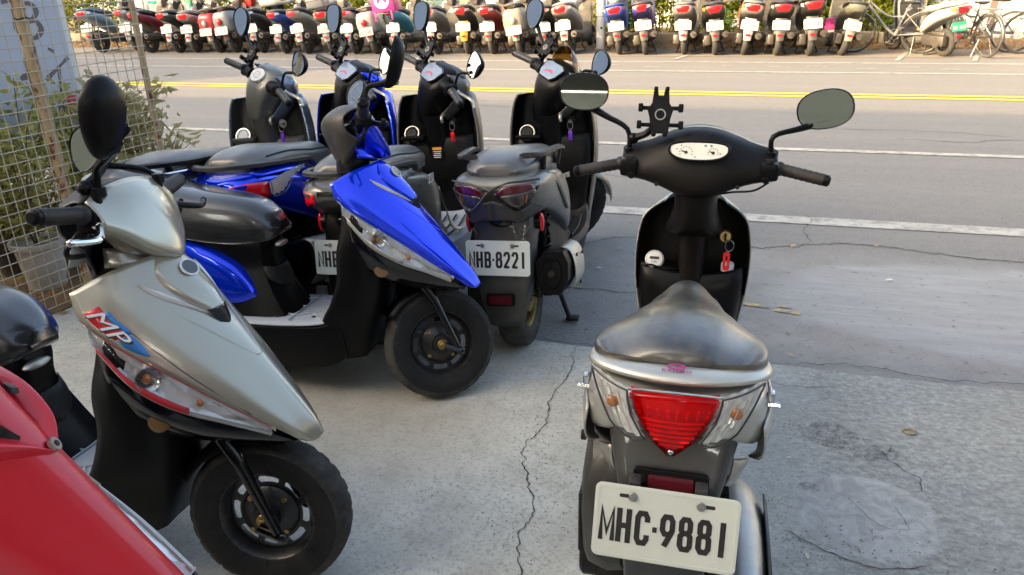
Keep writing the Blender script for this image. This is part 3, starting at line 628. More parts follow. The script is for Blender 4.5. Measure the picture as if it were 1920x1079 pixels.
# ================================================================= SILVER SCOOTER SEEN FROM BEHIND (plate MHC 9881)
def build_rear_scooter():
    r = scooter_root(pose(-.060, 1.52, 91.2), 'silver scooter standing tail first with plate MHC 9881, dusty black seat and raised oval mirrors')
    # wheels and running gear
    wheel(r, (0, 0, .213), .213, .095, .128, 'slotted', name='rear_wheel', bolt='steel')
    wheel(r, (1.18, 0, .213), .213, .088, .128, 'slotted')
    g = G()
    for s in (-1, 1): g.tube([(1.02, s*.05, .62), (1.12, s*.07, .38), (1.19, s*.075, .20)], [.018, .017, .013], 8)
    obj('front_fork', g, 'black_plastic', r)
    g = G(); rows = []
    for x, zt, zb, y0, y1 in ((-.20, .48, .34, .095, .155), (-.16, .58, .29, .085, .185), (-.05, .635, .26, .08, .195), (.10, .62, .24, .075, .19), (.30, .50, .22, .07, .17), (.42, .38, .24, .07, .14)):
        zm = (zt+zb)/2; rows.append([(x, y0, zb), (x, y1*.92, zb+.01), (x, y1, zm-.04), (x, y1, zm+.06), (x, y1*.88, zt-.015), (x, y0+.01, zt), (x, y0, zm)])
    loft(g, rows); cv = obj('air_filter_box', g, 'graphite_plastic', r, angle=30)
    g = G(); g.box((-.10, .188, .40), (.12, .012, .16), .005); g.disc((-.05, .20, .56), .012, .012, 'y', 8); g.disc((-.145, .172, .36), .012, .016, 'y', 8); obj('cover_panel', g, 'dusty_black', cv)
    g = G(); g.box((.1, .12, .21), (.36, .10, .13), .03); g.disc((.0, .18, .21), .075, .05, 'y', 24); g.disc((.28, .18, .22), .07, .05, 'y', 24); obj('engine_case', g, 'dusty_black', r)
    g = G(); g.tube([(-.27, -.150, .345), (-.20, -.152, .345), (0, -.155, .33), (.14, -.15, .30), (.18, -.13, .28)], [.050, .060, .062, .050, .02], 18, 4); mf = obj('muffler', g, 'steel', r)
    g = G(); g.disc((-.29, -.149, .345), .034, .06, 'x', 18); g.tube([(-.325, -.149, .33), (-.28, -.149, .335)], .014, 12); obj('muffler_tip', g, 'dusty_black', mf)
    g = G(); a = np.linspace(R(-160), R(30), 9); g.grid(np.array([[(x, -.152-.070*math.cos(q)*-1*-1, .345+.070*math.sin(q)) for q in a] for x in (-.22, -.02, .06)])); obj('heat_shield', g, 'graphite_plastic', mf, thick=.004)
    spring(r, (-.03, .095, .62), (-.06, .10, .35), .024, 9, 'white_plastic', .005)
    g = G(); g.tube([(.40, .10, .20), (.36, .16, .03), (.32, .18, .0)], .011, 8); g.tube([(.32, .18, .006), (.36, .22, .006)], .012, 8); g.tube([(.33, .16, .012), (.33, -.16, .012)], .012, 8); g.tube([(.40, -.10, .20), (.36, -.16, .03), (.32, -.18, .0)], .011, 8); obj('centre_stand', g, 'black_plastic', r)
    # mud flap and plate
    g = G(); g.sheet([[(-.235, 0, .735), (-.235, .075, .735), (-.225, .118, .728), (-.17, .135, .72)], [(-.275, 0, .66), (-.275, .07, .66), (-.26, .105, .66), (-.16, .125, .66)], [(-.320, 0, .575), (-.318, .06, .575), (-.30, .085, .575), (-.17, .10, .575)], [(-.345, 0, .47), (-.342, .05, .47), (-.325, .075, .47), (-.20, .085, .47)], [(-.34, 0, .33), (-.338, .045, .33), (-.32, .065, .33), (-.22, .07, .33)]], 4, 4, True)
    fl = obj('rear_mudguard', g, 'dark_grey_paint', r, thick=.004, angle=60)
    F = frame((-.306, -.004, .648), (0, -1, 0), (.30, 0, .95)); g = G().flat([rrect(.135, .044, .006)], F, .008, .002); rh = obj('reflector_holder', g, 'black_plastic', fl)
    g = G().flat([rrect(.082, .026, .003)], F @ MX((0, 0, .006)), .008, .001); obj('red_reflector', g, 'dark_red_lens', rh)
    g = G()
    for s in (-1, 1): g.disc((s*.054, .004, .006), .009, .005, 'z', 8, F)
    obj('screw', g, 'dusty_black', rh)
    g = G()
    for s in (-1, 1): g.box((-.325, s*.06, .63), (.03, .022, .07), .004)
    obj('plate_bracket', g, 'graphite_plastic', fl)
    pf = frame((-.366, .0, .592), (.02, -1, -.025), (.30, -.02, .95)); plate(r, pf, 'MHC.9881')
    # tail
    def LP(y, z, o=0): return (-.292+2.7*y*y+1.2*(z-.775)**2-o, y, z)
    g = G()
    rows = []
    for x, zt, zb, hw, k in ((-.262, .785, .735, .085, .9), (-.225, .803, .70, .150, .9), (-.16, .803, .665, .176, .9), (-.05, .785, .66, .182, .9), (.10, .76, .62, .178, .9), (.25, .70, .56, .165, .9), (.38, .60, .50, .145, .9), (.46, .52, .46, .12, .9)):
        zm = (zt+zb)/2; rows.append([(x, 0, zt), (x, hw*.6, zt+.002), (x, hw*.93, zt-.018), (x, hw, zm), (x, hw*.96, zb+.01), (x, hw*.7, zb), (x, 0, zb)])
    g.hull(rows, 4, 3); tail = obj('tail_cowl', g, 'champagne_paint', r, angle=50)
    g = G()
    for s in (-1, 1):
        g.sheet([[(-.215, .168, .735), (-.10, .186, .740), (.05, .184, .72)], [(-.222, .172, .69), (-.10, .192, .695), (.05, .188, .67)], [(-.205, .165, .655), (-.10, .186, .645), (.04, .182, .62)], [(-.16, .15, .63), (-.10, .172, .615), (.02, .175, .60)]], 4, 4, side=s)
    obj('side_skirt', g, 'champagne_paint', tail, thick=.004)
    g = G()
    for s in (-1, 1):
        g.box((-.15, s*.180, .765), (.02, .014, .022), .003); g.tube([(-.15, s*.175, .748), (-.15, s*.198, .748)], .007, 8)
    obj('luggage_hook', g, 'chrome', tail)
    g = G()
    for s in (-1, 1): g.sheet([[(-.20, .12, .645), (-.17, .15, .63)], [(-.20, .115, .60), (-.16, .13, .57)], [(-.17, .10, .56), (-.13, .12, .53)]], 3, 3, side=s)
    obj('inner_fender_edge', g, 'alu', tail, thick=.004)
    # lamps
    def red_half(s): return np.interp(s, [0, .12, .35, .7, .9, 1], [.081, .080, .073, .047, .022, .006])
    rows = []
    for s in np.linspace(0, 1, 13):
        z = .829-.128*s; hw = red_half(s); rows.append([LP(y, z-.012*(y/.08)**2*(1-s), .010*(1-(abs(y)/max(hw, .01))**4*.6)) for y in np.linspace(-hw, hw, 13)])
    g = G().grid(np.array(rows)); red = obj('tail_light', g, 'red_clear', r, thick=.003, off=0)
    rows = [[LP(y, .829-.128*s, -.009) for y in np.linspace(-red_half(s), red_half(s), 9)] for s in np.linspace(.05, 1, 9)]
    g = G().grid(np.array(rows)); obj('lamp_backing', g, 'red_lens', red)
    g = G()
    for i, s in enumerate(np.linspace(.30, .86, 8)):
        hw = red_half(s)*.86; n = 9
        if i in (0, 1): 
            for y in np.linspace(-hw, hw, 8): g.ell(LP(y, .829-.128*s, 0.0), (.004, .0052, .0065), 4, 6)
        else: g.tube([LP(y, .829-.128*s, .001) for y in np.linspace(-hw, hw, n)], .0030, 6)
    obj('lamp_prisms', g, 'red_lens', red)
    g = G().ell(LP(0, .712, .014), (.004, .006, .006), 5, 8); obj('lamp_screw', g, 'chrome', red)
    for sd in (-1, 1):
        rows = []; back = []
        for s in np.linspace(0, 1, 9):
            zi, yi = .826-.092*s, red_half(s*.72)+.004; zo, yo = .842-.092*s, .158-.030*s-.012*s*s
            rows.append([LP(yi+(yo-yi)*t, zi+(zo-zi)*t-.02*math.sin(t*3.1)*s*.4, .018+.006*math.sin(t*3.14)) for t in np.linspace(0, 1, 9)])
            back.append([LP(yi+(yo-yi)*t, zi+(zo-zi)*t-.02*math.sin(t*3.1)*s*.4, .008+.0025*math.sin(t*22+s*16)) for t in np.linspace(0, 1, 13)])
        f = np.array([1, sd, 1]); g = G().grid(np.array(rows)*f); wk = obj('turn_signal', g, 'clear_lens', r, thick=.003)
        g = G().grid(np.array(back)*f); obj('signal_reflector', g, 'lamp_white', wk, angle=12)
        g = G().ell(np.array(LP(.112, .79, .012))*f, (.007, .012, .012), 6, 10); obj('bulb', g, 'amber', wk)
        R0 = np.array(rows)*f; g = G(); g.tube(R0[0], .0018, 6); g.tube(R0[:, -1], .0020, 6); g.tube(R0[-1], .0020, 6); g.tube(R0[:, 0], .0022, 6); obj('lamp_trim', g, 'graphite_plastic', wk)
        g = G()
        for t_ in (2, 4, 6): g.tube(R0[1:-1, t_]-np.array([-.006, 0, 0]), .0012, 5)
        obj('lens_rib', g, 'alu', wk)
    g = G(); g.tube([LP(y, .834-.010*(y/.08)**2, .006) for y in np.linspace(-.085, .085, 9)], .0022, 6); obj('chrome_strip', g, 'chrome', r)
    # grab rail
    g = G(); P = [(.06, .140, .745), (.0, .156, .772), (-.10, .164, .800), (-.165, .148, .818), (-.208, .085, .828), (-.220, 0, .831)]
    P = P+[(x, -y, z) for x, y, z in P[:-1][::-1]]; C = cr(P, 6); n = len(C); rings = []
    for i, p in enumerate(C):
        d = C[min(i+1, n-1)]-C[max(i-1, 0)]; d /= np.linalg.norm(d); o = np.cross(d, [0, 0, 1]); o /= np.linalg.norm(o)
        wd = .017+.011*math.exp(-((i-n/2)/(n*.12))**2); 
        rings.append([p+o*a*wd+np.array([0, 0, b]) for a, b in ((-1, -.003), (-.85, .007), (.2, .009), (.9, .004), (1, -.006), (.3, -.011), (-.7, -.009))])
    loft(g, rings, 1, 2); rail = obj('grab_rail', g, 'alu', r, angle=50)
    g = G(); F = frame((-.213, 0, .8445), (0, -1, 0), (1, 0, .12))
    a = np.linspace(R(30), R(330), 20); g.ribbon([(.017*math.cos(q), .0075*math.sin(q)) for q in a], .0035, F, .0008); g.ribbon([(-.002, 0), (.016, 0)], .003, F, .0008); obj('rail_emblem', g, 'magenta_print', rail)
    g = G().text('KYMCO', F @ MX((0, -.013, 0)), .010, .0008, sx=1.6); obj('rail_lettering', g, 'magenta_print', rail)
    g = G(); g.tube([(-.195, 0, .822), (-.185, 0, .79)], .018, 12)
    for s in (-1, 1): g.tube([(-.14, s*.135, .808), (-.13, s*.13, .785)], .018, 10)
    obj('rail_mount', g, 'black_plastic', rail)
    # seat
    rows = []
    for x, zt, zb, hw in ((-.185, .842, .818, .07), (-.168, .862, .806, .138), (-.11, .872, .790, .170), (.0, .866, .75, .172), (.09, .846, .715, .154), (.17, .824, .69, .138), (.23, .805, .68, .121), (.29, .790, .67, .106), (.37, .777, .66, .092), (.44, .758, .655, .076), (.48, .722, .665, .052)):
        zm = zb+(zt-zb)*.35; rows.append([(x, 0, zt), (x, hw*.40, zt-.010), (x, hw*.76, zt-.040), (x, hw*.98, zm+.015), (x, hw, zm-.01), (x, hw*.93, zb), (x, 0, zb)])
    g = G().hull(rows, 5, 4); obj('seat', g, 'dusty_seat', r, angle=60)
    # under-seat body and floor
    rows = []
    for z, xf, hw in ((.67, .49, .10), (.55, .49, .115), (.42, .52, .13), (.33, .56, .14)): rows.append([(.0, 0, z), (.02, hw, z), (xf-.06, hw, z), (xf, hw*.6, z), (xf, 0, z)])
    g = G().hull(rows, 4, 2); obj('seat_base', g, 'black_plastic', r, angle=50)
    rows = []
    for x, zt, zb, hw in ((.40, .335, .20, .13), (.5, .335, .16, .16), (.65, .335, .15, .165), (.80, .34, .16, .155), (.92, .36, .20, .13)): rows.append([(x, 0, zt), (x, hw*.9, zt), (x, hw, zt-.02), (x, hw*.8, zb+.01), (x, 0, zb)])
    g = G().hull(rows, 4, 1); obj('floorboard', g, 'dusty_black', r, angle=35)
    # leg shield: outer skin (paint), inner liner (black) with pocket
    def SH(z): return np.interp(z, [.22, .33, .42, .55, .66, .76, .805, .84], [.105, .135, .150, .170, .178, .170, .150, .095])
    def SX(z): return np.interp(z, [.22, .36, .6, .84], [.88, .87, .86, .90])
    rows = []
    for z in (.84, .815, .78, .70, .60, .50, .40, .30, .22):
        h = SH(z); x = SX(z); rows.append([(x+.19, 0, z), (x+.165, h*.45, z), (x+.09, h*.85, z), (x+.0, h+.004, z)])
    g = G().sheet(rows, 4, 4, True); sh = obj('leg_shield', g, 'champagne_paint', r, thick=.005)
    rows = []
    for z in (.838, .815, .78, .70, .62, .55):
        h = SH(z); x = SX(z); rows.append([(x+.075, 0, z), (x+.075, h*.5, z), (x+.06, h*.80, z), (x+.02, h*.95, z), (x-.006, h, z), (x+.004, h+.002, z)])
    g = G().sheet(rows, 4, 4, True); obj('inner_liner', g, 'brown_black', r, thick=.003)
    rows = []
    for z, b in ((.636, -.012), (.60, -.03), (.54, -.045), (.46, -.06), (.38, -.07), (.32, -.08)):
        h = SH(z); x = SX(z)+b; rows.append([(x-.02, 0, z-.012), (x-.018, h*.45, z-.006), (x, h*.82, z+.006), (x+.05, h*.975, z+.014), (x+.10, h*.97, z+.012)])
    g = G().sheet(rows, 4, 4, True); kp = obj('knee_panel', g, 'black_plastic', r, thick=.006, angle=60)
    rows = []
    for x in (.835, .90): rows.append([(x, y, .632+(.01 if y > .1 else 0)) for y in (.03, .08, .125, .16)])
    g = G().grid(np.array(rows)); obj('pocket_shelf', g, 'black_plastic', kp, thick=.004)
    g = G().tube([(SX(.60)-.035, -.155, .60), (SX(.6)-.035, .155, .60)], .001, 4) 
    g = G()
    for s in (-1, 1): g.box((.87, s*.173, .565), (.010, .006, .052), .002)
    obj('side_reflector', g, 'orange_print', r)
    g = G(); F = frame((.862, .118, .652), (0, -1, 0), (.55, 0, .84)); g.lathe([(1e-4, .012), (.024, .012), (.029, .010), (.031, .004), (.031, -.006)], (0, 0, 0), 'z', 24, F); cap = obj('fuel_cap', g, 'white_plastic', r)
    g = G(); g.flat([rrect(.030, .009, .001)], F @ MX((0, .003, .0125)), .0006); g.text('FUEL', F @ MX((0, -.010, .0125)), .009, .0006); g.lathe([(.026, .0118), (.0265, .0122), (.027, .0115)], (0, 0, 0), 'z', 24, F); obj('cap_print', g, 'dark_print', cap)
    # steering column, ignition, bottle
    rows = []
    for z, x0, x1, hw in ((.97, .715, .93, .085), (.93, .725, .93, .068), (.88, .735, .93, .060), (.83, .745, .95, .062), (.79, .76, .96, .075), (.76, .80, .97, .085)):
        rows.append([(x0, 0, z), (x0+.004, hw*.6, z), (x0+.05, hw, z), (x1-.05, hw, z), (x1, 0, z)])
    g = G().hull(rows, 4, 3); obj('steering_cover', g, 'brown_black', r, angle=60)
    rows = []
    for z, x0, hw in ((.80, .785, .052), (.74, .80, .046), (.66, .805, .042), (.58, .80, .042)): rows.append([(x0, 0, z), (x0+.004, hw*.6, z), (x0+.05, hw, z), (x0+.13, hw, z), (x0+.14, 0, z)])
    g = G().hull(rows, 3, 2); g.ribbon([(-.02, 0), (.02, 0)], .006, MX((.782, 0, .70), 0, 90, 0), .004); obj('column_cover', g, 'brown_black', r, angle=50)
    g = G(); F = frame((.868, -.098, .742), (0, -1, 0), (.25, 0, .97)); g.lathe([(1e-4, .010), (.016, .010), (.019, .006), (.021, -.02)], (0, 0, 0), 'z', 20, F); ign = obj('ignition_lock', g, 'brass', r)
    g = G(); g.box((.0, .0, .022), (.006, .022, .030), .002, F); obj('ignition_key', g, 'black_plastic', ign)
    g = G(); a = np.linspace(0, 2*np.pi, 14, endpoint=False); g.tube(np.stack([.838+0*a, -.112+.013*np.cos(a), .722+.018*np.sin(a)], 1), .0016, 5, closed=True); obj('key_ring', g, 'steel', ign)
    g = G(); F = frame((.826, -.106, .675), (.1, -1, 0), (0.05, .10, 1)); g.flat([rrect(.018, .060, .008), rrect(.007, .036, .003)], F, .006, .001); obj('key_tag', g, 'red_tag', ign)
    bt = tag(empty('bottle', pose(-.060, 1.52, 91.2) @ MX((.862, -.112, .555))), 'small clear bottle with white cap tucked in the black glove pocket', 'bottle')
    g = G().lathe([(1e-3, 0), (.026, 0), (.028, .005), (.028, .062), (.024, .074), (.014, .080)], (0, 0, 0), 'z', 18); obj('bottle_body', g, 'bottle_plastic', bt)
    g = G().lathe([(.018, .074), (.0205, .076), (.0205, .098), (.018, .102), (1e-3, .102)], (0, 0, 0), 'z', 18); obj('bottle_cap', g, 'white_plastic', bt)
    # handlebar cover, gauge
    S = []
    for y, dz, zt, zb, x0, x1 in ((.225, 0, 1.028, .955, .755, .86), (.215, 0, 1.034, .948, .745, .88), (.16, 0, 1.048, .942, .735, .90), (.10, 0, 1.072, .925, .722, .92), (.05, 0, 1.088, .905, .712, .935), (0, 0, 1.093, .90, .71, .94)):
        zm = (zt+zb)/2; xm = (x0+x1)/2
        S.append([(x0+.012, y, zb+.006), (x0, y, zb+(zt-zb)*.30), (x0+.018, y, zb+(zt-zb)*.62), (x0+.055, y, zt-.012), (xm+.01, y, zt), (x1-.03, y, zt-.014), (x1, y, zm), (x1-.03, y, zb+.015), (xm, y, zb)])
    S = S+[[(x, -y, z) for x, y, z in q] for q in S[:-1][::-1]]
    g = G(); loft(g, S, 4, 3); hb = obj('handlebar_cover', g, 'brown_black', r, angle=60)
    g = G(); g.tube([S[i][4] for i in range(1, len(S)-1)], .0035, 6, 3); obj('cover_seam', g, 'champagne_paint', hb)
    gF = frame((.7405, 0, 1.040), (0, -1, 0), (.62, 0, .78)); a = np.linspace(0, 2*np.pi, 32, endpoint=False)
    ox = .082*np.sign(np.cos(a))*np.abs(np.cos(a))**.8; oy = np.where(np.sin(a) > 0, .024*np.abs(np.sin(a))**.6, -.034*np.abs(np.sin(a))**.9)
    g = G().flat([list(zip(ox, oy))], gF @ MX((0, 0, .006)), .006, .001); ga = obj('instrument_panel', g, 'gauge_face', r)
    g = G(); g.tube(np.stack([ox*1.03, oy*1.05, 0*a+.010], 1), .004, 6, closed=True, M=gF); obj('panel_bezel', g, 'black_plastic', ga)
    g = G()
    for cx, r0 in ((-.036, .020), (.040, .016)):
        for k in range(9):
            q = R(200-k*27.5); g.ribbon([(cx+r0*math.cos(q), -.010+r0*math.sin(q)), (cx+r0*.78*math.cos(q), -.010+r0*.78*math.sin(q))], .0018, gF, .0005, z=.0105)
        g.ribbon([(cx, -.010), (cx+r0*.7*math.cos(R(160)), -.010+r0*.7*math.sin(R(160)))], .003, gF, .0012, z=.0115); g.disc((cx, -.010, .0112), .005, .0015, 'z', 12, gF)
    for x, y in ((-.062, .0), (-.05, .012), (.06, -.012), (-.01, -.024)): g.disc((x, y, .0108), .002, .001, 'z', 8, gF)
    obj('gauge_marks', g, 'dark_print', ga)
    g = G(); g.disc((.018, .012, .0108), .004, .001, 'z', 10, gF); g.disc((.034, .012, .0108), .004, .001, 'z', 10, gF); obj('indicator_lamp', g, 'blue_screen', ga)
    for s in (-1, 1):
        g = G(); g.box((.752, s*.20, .985), (.045, .05, .05), .008); g.disc((.728, s*.19, .965), .010, .012, 'x', 10); sw = obj('switch_housing', g, 'black_plastic', r)
        g = G(); g.box((.742, s*.198, 1.014), (.012, .022, .016), .003); obj('switch_button', g, 'dusty_black', sw)
        grip(r, (.79, s*.225, .985), (.755, s*.350, .965), .0175)
        lever(r, (.82, s*.215, .975), (.865, s*.28, .955), (.85, s*.35, .945))
    g = G()
    for x, y in ((-.030, .052), (.030, .052)): g.disc((x, y, .004), .005, .004, 'z', 8, gF)
    for s in (-1, 1): g.disc((.717, s*.115, .944), .006, .008, 'x', 8)
    obj('cover_screw', g, 'dusty_black', hb)
    g = G().tube([(.74, -.20, .955), (.72, -.16, .935), (.73, -.10, .925), (.78, -.05, .90)], .003, 6, 5); obj('brake_cable', g, 'black_plastic', r)
    mirror(r, (.80, .205, 1.02), (.81, .215, 1.085), (.835, .352, 1.190), (-1, -.05, .164), (.164, -.02, 1), .150, .112, 'oval')
    m2 = mirror(r, (.80, -.205, 1.02), (.80, -.205, 1.075), (.835, -.340, 1.150), (-1, .10, .152), (.152, .20, 1), .155, .112, 'oval')
    g = G().text('KYMCO', frame((.832, -.325, 1.113), (0, -1, .2), (0, .20, 1)) @ MX((0, 0, .004)), .011, .0003, sx=1.5); obj('mirror_lettering', g, 'steel', m2)
    F = frame((.78, .118, 1.135), (.1, -1, -.02), (.25, 0.02, 1)); phone_holder(r, F, (.80, .195, 1.06), s=1.15)
    return r
build_rear_scooter()
# ================================================================= BUILDINGS AND STREET
mat('plaster', (0.50, 0.47, 0.41), 0.85, 0, 0, 0.3, bmp=0.2, bscale=20, dscale=1.5)
mat('shop_white', (0.62, 0.61, 0.57), 0.7, 0, 0, 0.2, dscale=1.0)
mat('shop_green', (0.30, 0.32, 0.27), 0.6, 0, 0, 0.3, dscale=1.0)
mat('shop_dark', (0.10, 0.095, 0.085), 0.7, 0, 0, 0.3, dscale=1.0)
mat('window_glass', (0.03, 0.04, 0.05), 0.08, 0, 0.5, 0)
mat('tube_glow', (0.9, 0.9, 0.9), 0.4, 0, 0, 0, emit=((1.0, 0.97, 0.90), 16.0))
def bpart(name, c, s, m, parent, bev=0.0): return obj(name, G().box(c, s, bev), m, parent)
sb = tag(empty('shop_building'), 'pale plastered shop building with open lit ground floor behind the parked scooters', 'building')
FY = -3.5; HB = 6.05
bpart('facade_wall', (0, FY-.15, (HB+3.5)/2), (53.4, .3, HB-3.5), 'plaster', sb)
for x, wd in ((-16.4, 20.6), (17.4, 18.8)): bpart('side_wall', (x, FY-.15, 1.74), (wd, .3, 3.48), 'plaster', sb)
bpart('back_wall', (0.5, -11.15, 2.54), (16, .3, 1.88), 'shop_green', sb); bpart('wall_dado', (0.5, -11.12, .80), (16, .3, 1.60), 'shop_green', sb)
for x in (-6.15, 8.15): bpart('partition_wall', (x, -7.3, 1.74), (.3, 7.3, 3.48), 'shop_white', sb)
bpart('ceiling', (1.0, -7.3, 3.57), (14, 7.3, .14), 'shop_dark', sb); bpart('roof', (0, -10.5, HB+.1), (53.6, 14.4, .2), 'plaster', sb)
for x in range(-20, 21, 5):
    for z in ():
        wn = bpart('window', (x, FY+.02, z), (2.2, .06, 1.5), 'window_glass', sb); bpart('window_frame', (x, FY+.06, z), (.06, .04, 1.5), 'white_plastic', wn)
nb = tag(empty('apartment_block'), 'taller plastered apartment block left of the shop', 'building')
bpart('wall', (-46.8, -3.0, 4.6), (40, 4, 9.2), 'plaster', nb)
for x in range(-62, -27, 5):
    for z in (4, 7): bpart('window', (x, -.98, z), (2.4, .08, 1.5), 'window_glass', nb)
for i, (y, x) in enumerate(((-4.2, -2.2), (-4.2, 1.6), (-5.4, -2.2), (-5.4, 1.6), (-6.8, -2.2), (-6.8, 1.6), (-8.6, -2.2), (-8.6, 1.6))):
    t = tag(empty('tube_lamp', MX((x, y, 3.44))), 'lit fluorescent tube on the shop ceiling, '+('left' if x < 0 else 'right')+' one of the '+('first', 'second', 'third', 'fourth')[i//2]+' pair from the street', 'lamp', 'ceiling tube lamps')
    obj('lamp_tube', G().tube([(-.6, 0, 0), (.6, 0, 0)], .018, 10), 'tube_glow', t); obj('lamp_base', G().box((0, 0, .035), (1.25, .06, .03), .004), 'white_plastic', t)
# ---- foliage
def leaf_mat(name, c1, c2, c3, sc=3.0):
    m, t, b = nodes(name); co = t.nodes.new('ShaderNodeTexCoord').outputs['Object']
    n = N(t, 'ShaderNodeTexWhiteNoise'); vs = N(t, 'ShaderNodeVectorMath', operation='SNAP'); vs.inputs[1].default_value = (.05, .05, .05)
    t.links.new(co, vs.inputs[0]); t.links.new(vs.outputs[0], n.inputs[0])
    a = mixc(t, n.outputs['Value'], c1, c2); a = mixc(t, ramp(t, noise(t, sc, 3, 0.6, co), [(0.45, (0, 0, 0)), (0.7, (0.8,)*3)]), a, c3)
    t.links.new(a, b.inputs['Base Color']); b.inputs['Roughness'].default_value = 0.5
    tr = N(t, 'ShaderNodeBsdfTranslucent'); t.links.new(a, tr.inputs[0]); mx = N(t, 'ShaderNodeMixShader'); mx.inputs[0].default_value = 0.35
    o = t.nodes['Material Output']; t.links.new(b.outputs[0], mx.inputs[1]); t.links.new(tr.outputs[0], mx.inputs[2]); t.links.new(mx.outputs[0], o.inputs[0])
leaf_mat('hedge_leaf', (0.12, 0.17, 0.012), (0.27, 0.28, 0.012), (0.045, 0.075, 0.012)); leaf_mat('weed_leaf', (0.34, 0.36, 0.08), (0.52, 0.46, 0.15), (0.20, 0.24, 0.05)); leaf_mat('red_leaf', (0.30, 0.06, 0.03), (0.20, 0.10, 0.04), (0.32, 0.15, 0.05)); leaf_mat('straw', (0.52, 0.45, 0.24), (0.42, 0.38, 0.17), (0.30, 0.30, 0.10))
mat('bark', (0.12, 0.09, 0.06), 0.9, 0, 0, 0.4, bmp=0.3)
def leaves(rng, pts, L, W, droop=0.4):
    """one small folded leaf (two quads) per point"""
    n = len(pts); d = rng.normal(size=(n, 3)); d[:, 2] = d[:, 2]*.6-droop*.3; d /= np.linalg.norm(d, axis=1, keepdims=True)
    s = np.cross(d, rng.normal(size=(n, 3))); s /= np.linalg.norm(s, axis=1, keepdims=True); k = rng.uniform(.6, 1.25, (n, 1)); nn = np.cross(d, s)
    b = pts; m1 = pts+d*L*k*.45+s*W*k*.5+nn*W*.15*k; m2 = pts+d*L*k*.45-s*W*k*.5+nn*W*.15*k; mid = pts+d*L*k*.5; tip = pts+d*L*k
    V = np.stack([b, m1, mid, m2, tip], 1).reshape(-1, 3); F = []
    for i in range(n): o = i*5; F += [(o, o+1, o+2), (o+1, o+4, o+2), (o, o+2, o+3), (o+2, o+4, o+3)]
    return V, F
def shrub(x, y, rx, ry, h, n, seed, label, m='hedge_leaf', L=.10, W=.06):
    rng = np.random.default_rng(seed); t = tag(empty('shrub', MX((x, y, 0))), label, 'shrub', 'sunlit shrubs along the far side of the road')
    cl = rng.normal(size=(26, 3))*np.array([rx*.55, ry*.5, h*.26])+np.array([0, 0, h*.55]); pts = cl[rng.integers(0, 26, n)]+rng.normal(size=(n, 3))*np.array([.16, .13, .15])
    pts = pts[pts[:, 2] > .06]; v, f = leaves(rng, pts, L, W); g = G().add(v, f); obj('foliage', g, m, t, angle=180)
    g = G()
    for c in cl[:9]: g.tube([(c[0]*.15, c[1]*.15, 0), (c[0]*.5, c[1]*.5, c[2]*.5), tuple(c)], [.022, .014, .006], 5)
    obj('stem', g, 'bark', t)
sh = [(-17.3, 'far left end of the row'), (-15.9, 'behind the steel mesh corner'), (-11.7, 'right of the teal striped hoarding'), (-10.6, 'behind the silver scooter with brown seat'), (-9.5, 'behind the covered scooter'), (-8.4, 'behind the white scooter with red trim'), (-7.4, 'behind the pink delivery box'), (-2.5, 'just right of the white pole'), (-1.5, 'behind the purple scooter'), (-.5, 'behind the small silver scooter'), (.5, 'behind the black scooter with red lamp'), (1.4, 'left of the bicycles'), (2.4, 'behind the bicycle basket'), (3.2, 'behind the white step through bicycle')]
for i, (x, d) in enumerate(sh):
    shrub(x, 16.9+rnd.uniform(-.15, .15), .62, .45, 1.5+rnd.uniform(-.2, .2), 3000, 100+i, 'yellow green leafy shrub '+d)
# leaf litter and low tan kerb wall
g_ = G(); rows = []
for i in range(121):
    x = -20+i*.25; rows.append([(x, 15.5, .0), (x, 15.62, .05+.03*mnoise.noise((x, 1, 0))), (x, 16.0, .10+.06*mnoise.noise((x, 2, 0))), (x, 16.8, .14+.08*mnoise.noise((x*2, 3, 0))), (x, 19, .12), (x, 24, .0)])
obj('planting_bed', g_.grid(np.array(rows), flip=True), 'soil')['kind'] = 'structure'
rng = np.random.default_rng(5); pts = np.stack([rng.uniform(-16, 6, 2600), rng.uniform(15.3, 16.7, 2600), np.full(2600, .02)], 1); pts[:, 2] += np.clip((pts[:, 1]-15.5)*.16, 0, .14)+.015
leaf_mat('litter_leaf', (0.42, 0.22, 0.06), (0.50, 0.34, 0.14), (0.25, 0.13, 0.05)); v, f = leaves(rng, pts, .13, .08)
v[:, 2] = np.maximum(v[:, 2], .012); tag(obj('leaf_litter', G().add(v, f), 'litter_leaf', angle=180), kind='stuff')
kw = tag(empty('kerb_wall', MX((0, 15.95, 0))), 'low tan block wall edging the planting bed behind the parked scooters', 'wall')
kme = [G().box((0, 0, 0), (.58, .16, .26), .02).mesh('block') for _ in range(1)][0]
for i in range(34):
    x = -17+i*.6
    if 3.4 < x < 4.2: continue
    o = obj('block', kme, 'tan_concrete', kw); o.location = (x, rnd.uniform(-.012, .012), .13+rnd.uniform(-.01, .015)); o.rotation_euler = (rnd.uniform(-.03, .03), 0, rnd.uniform(-.02, .02))
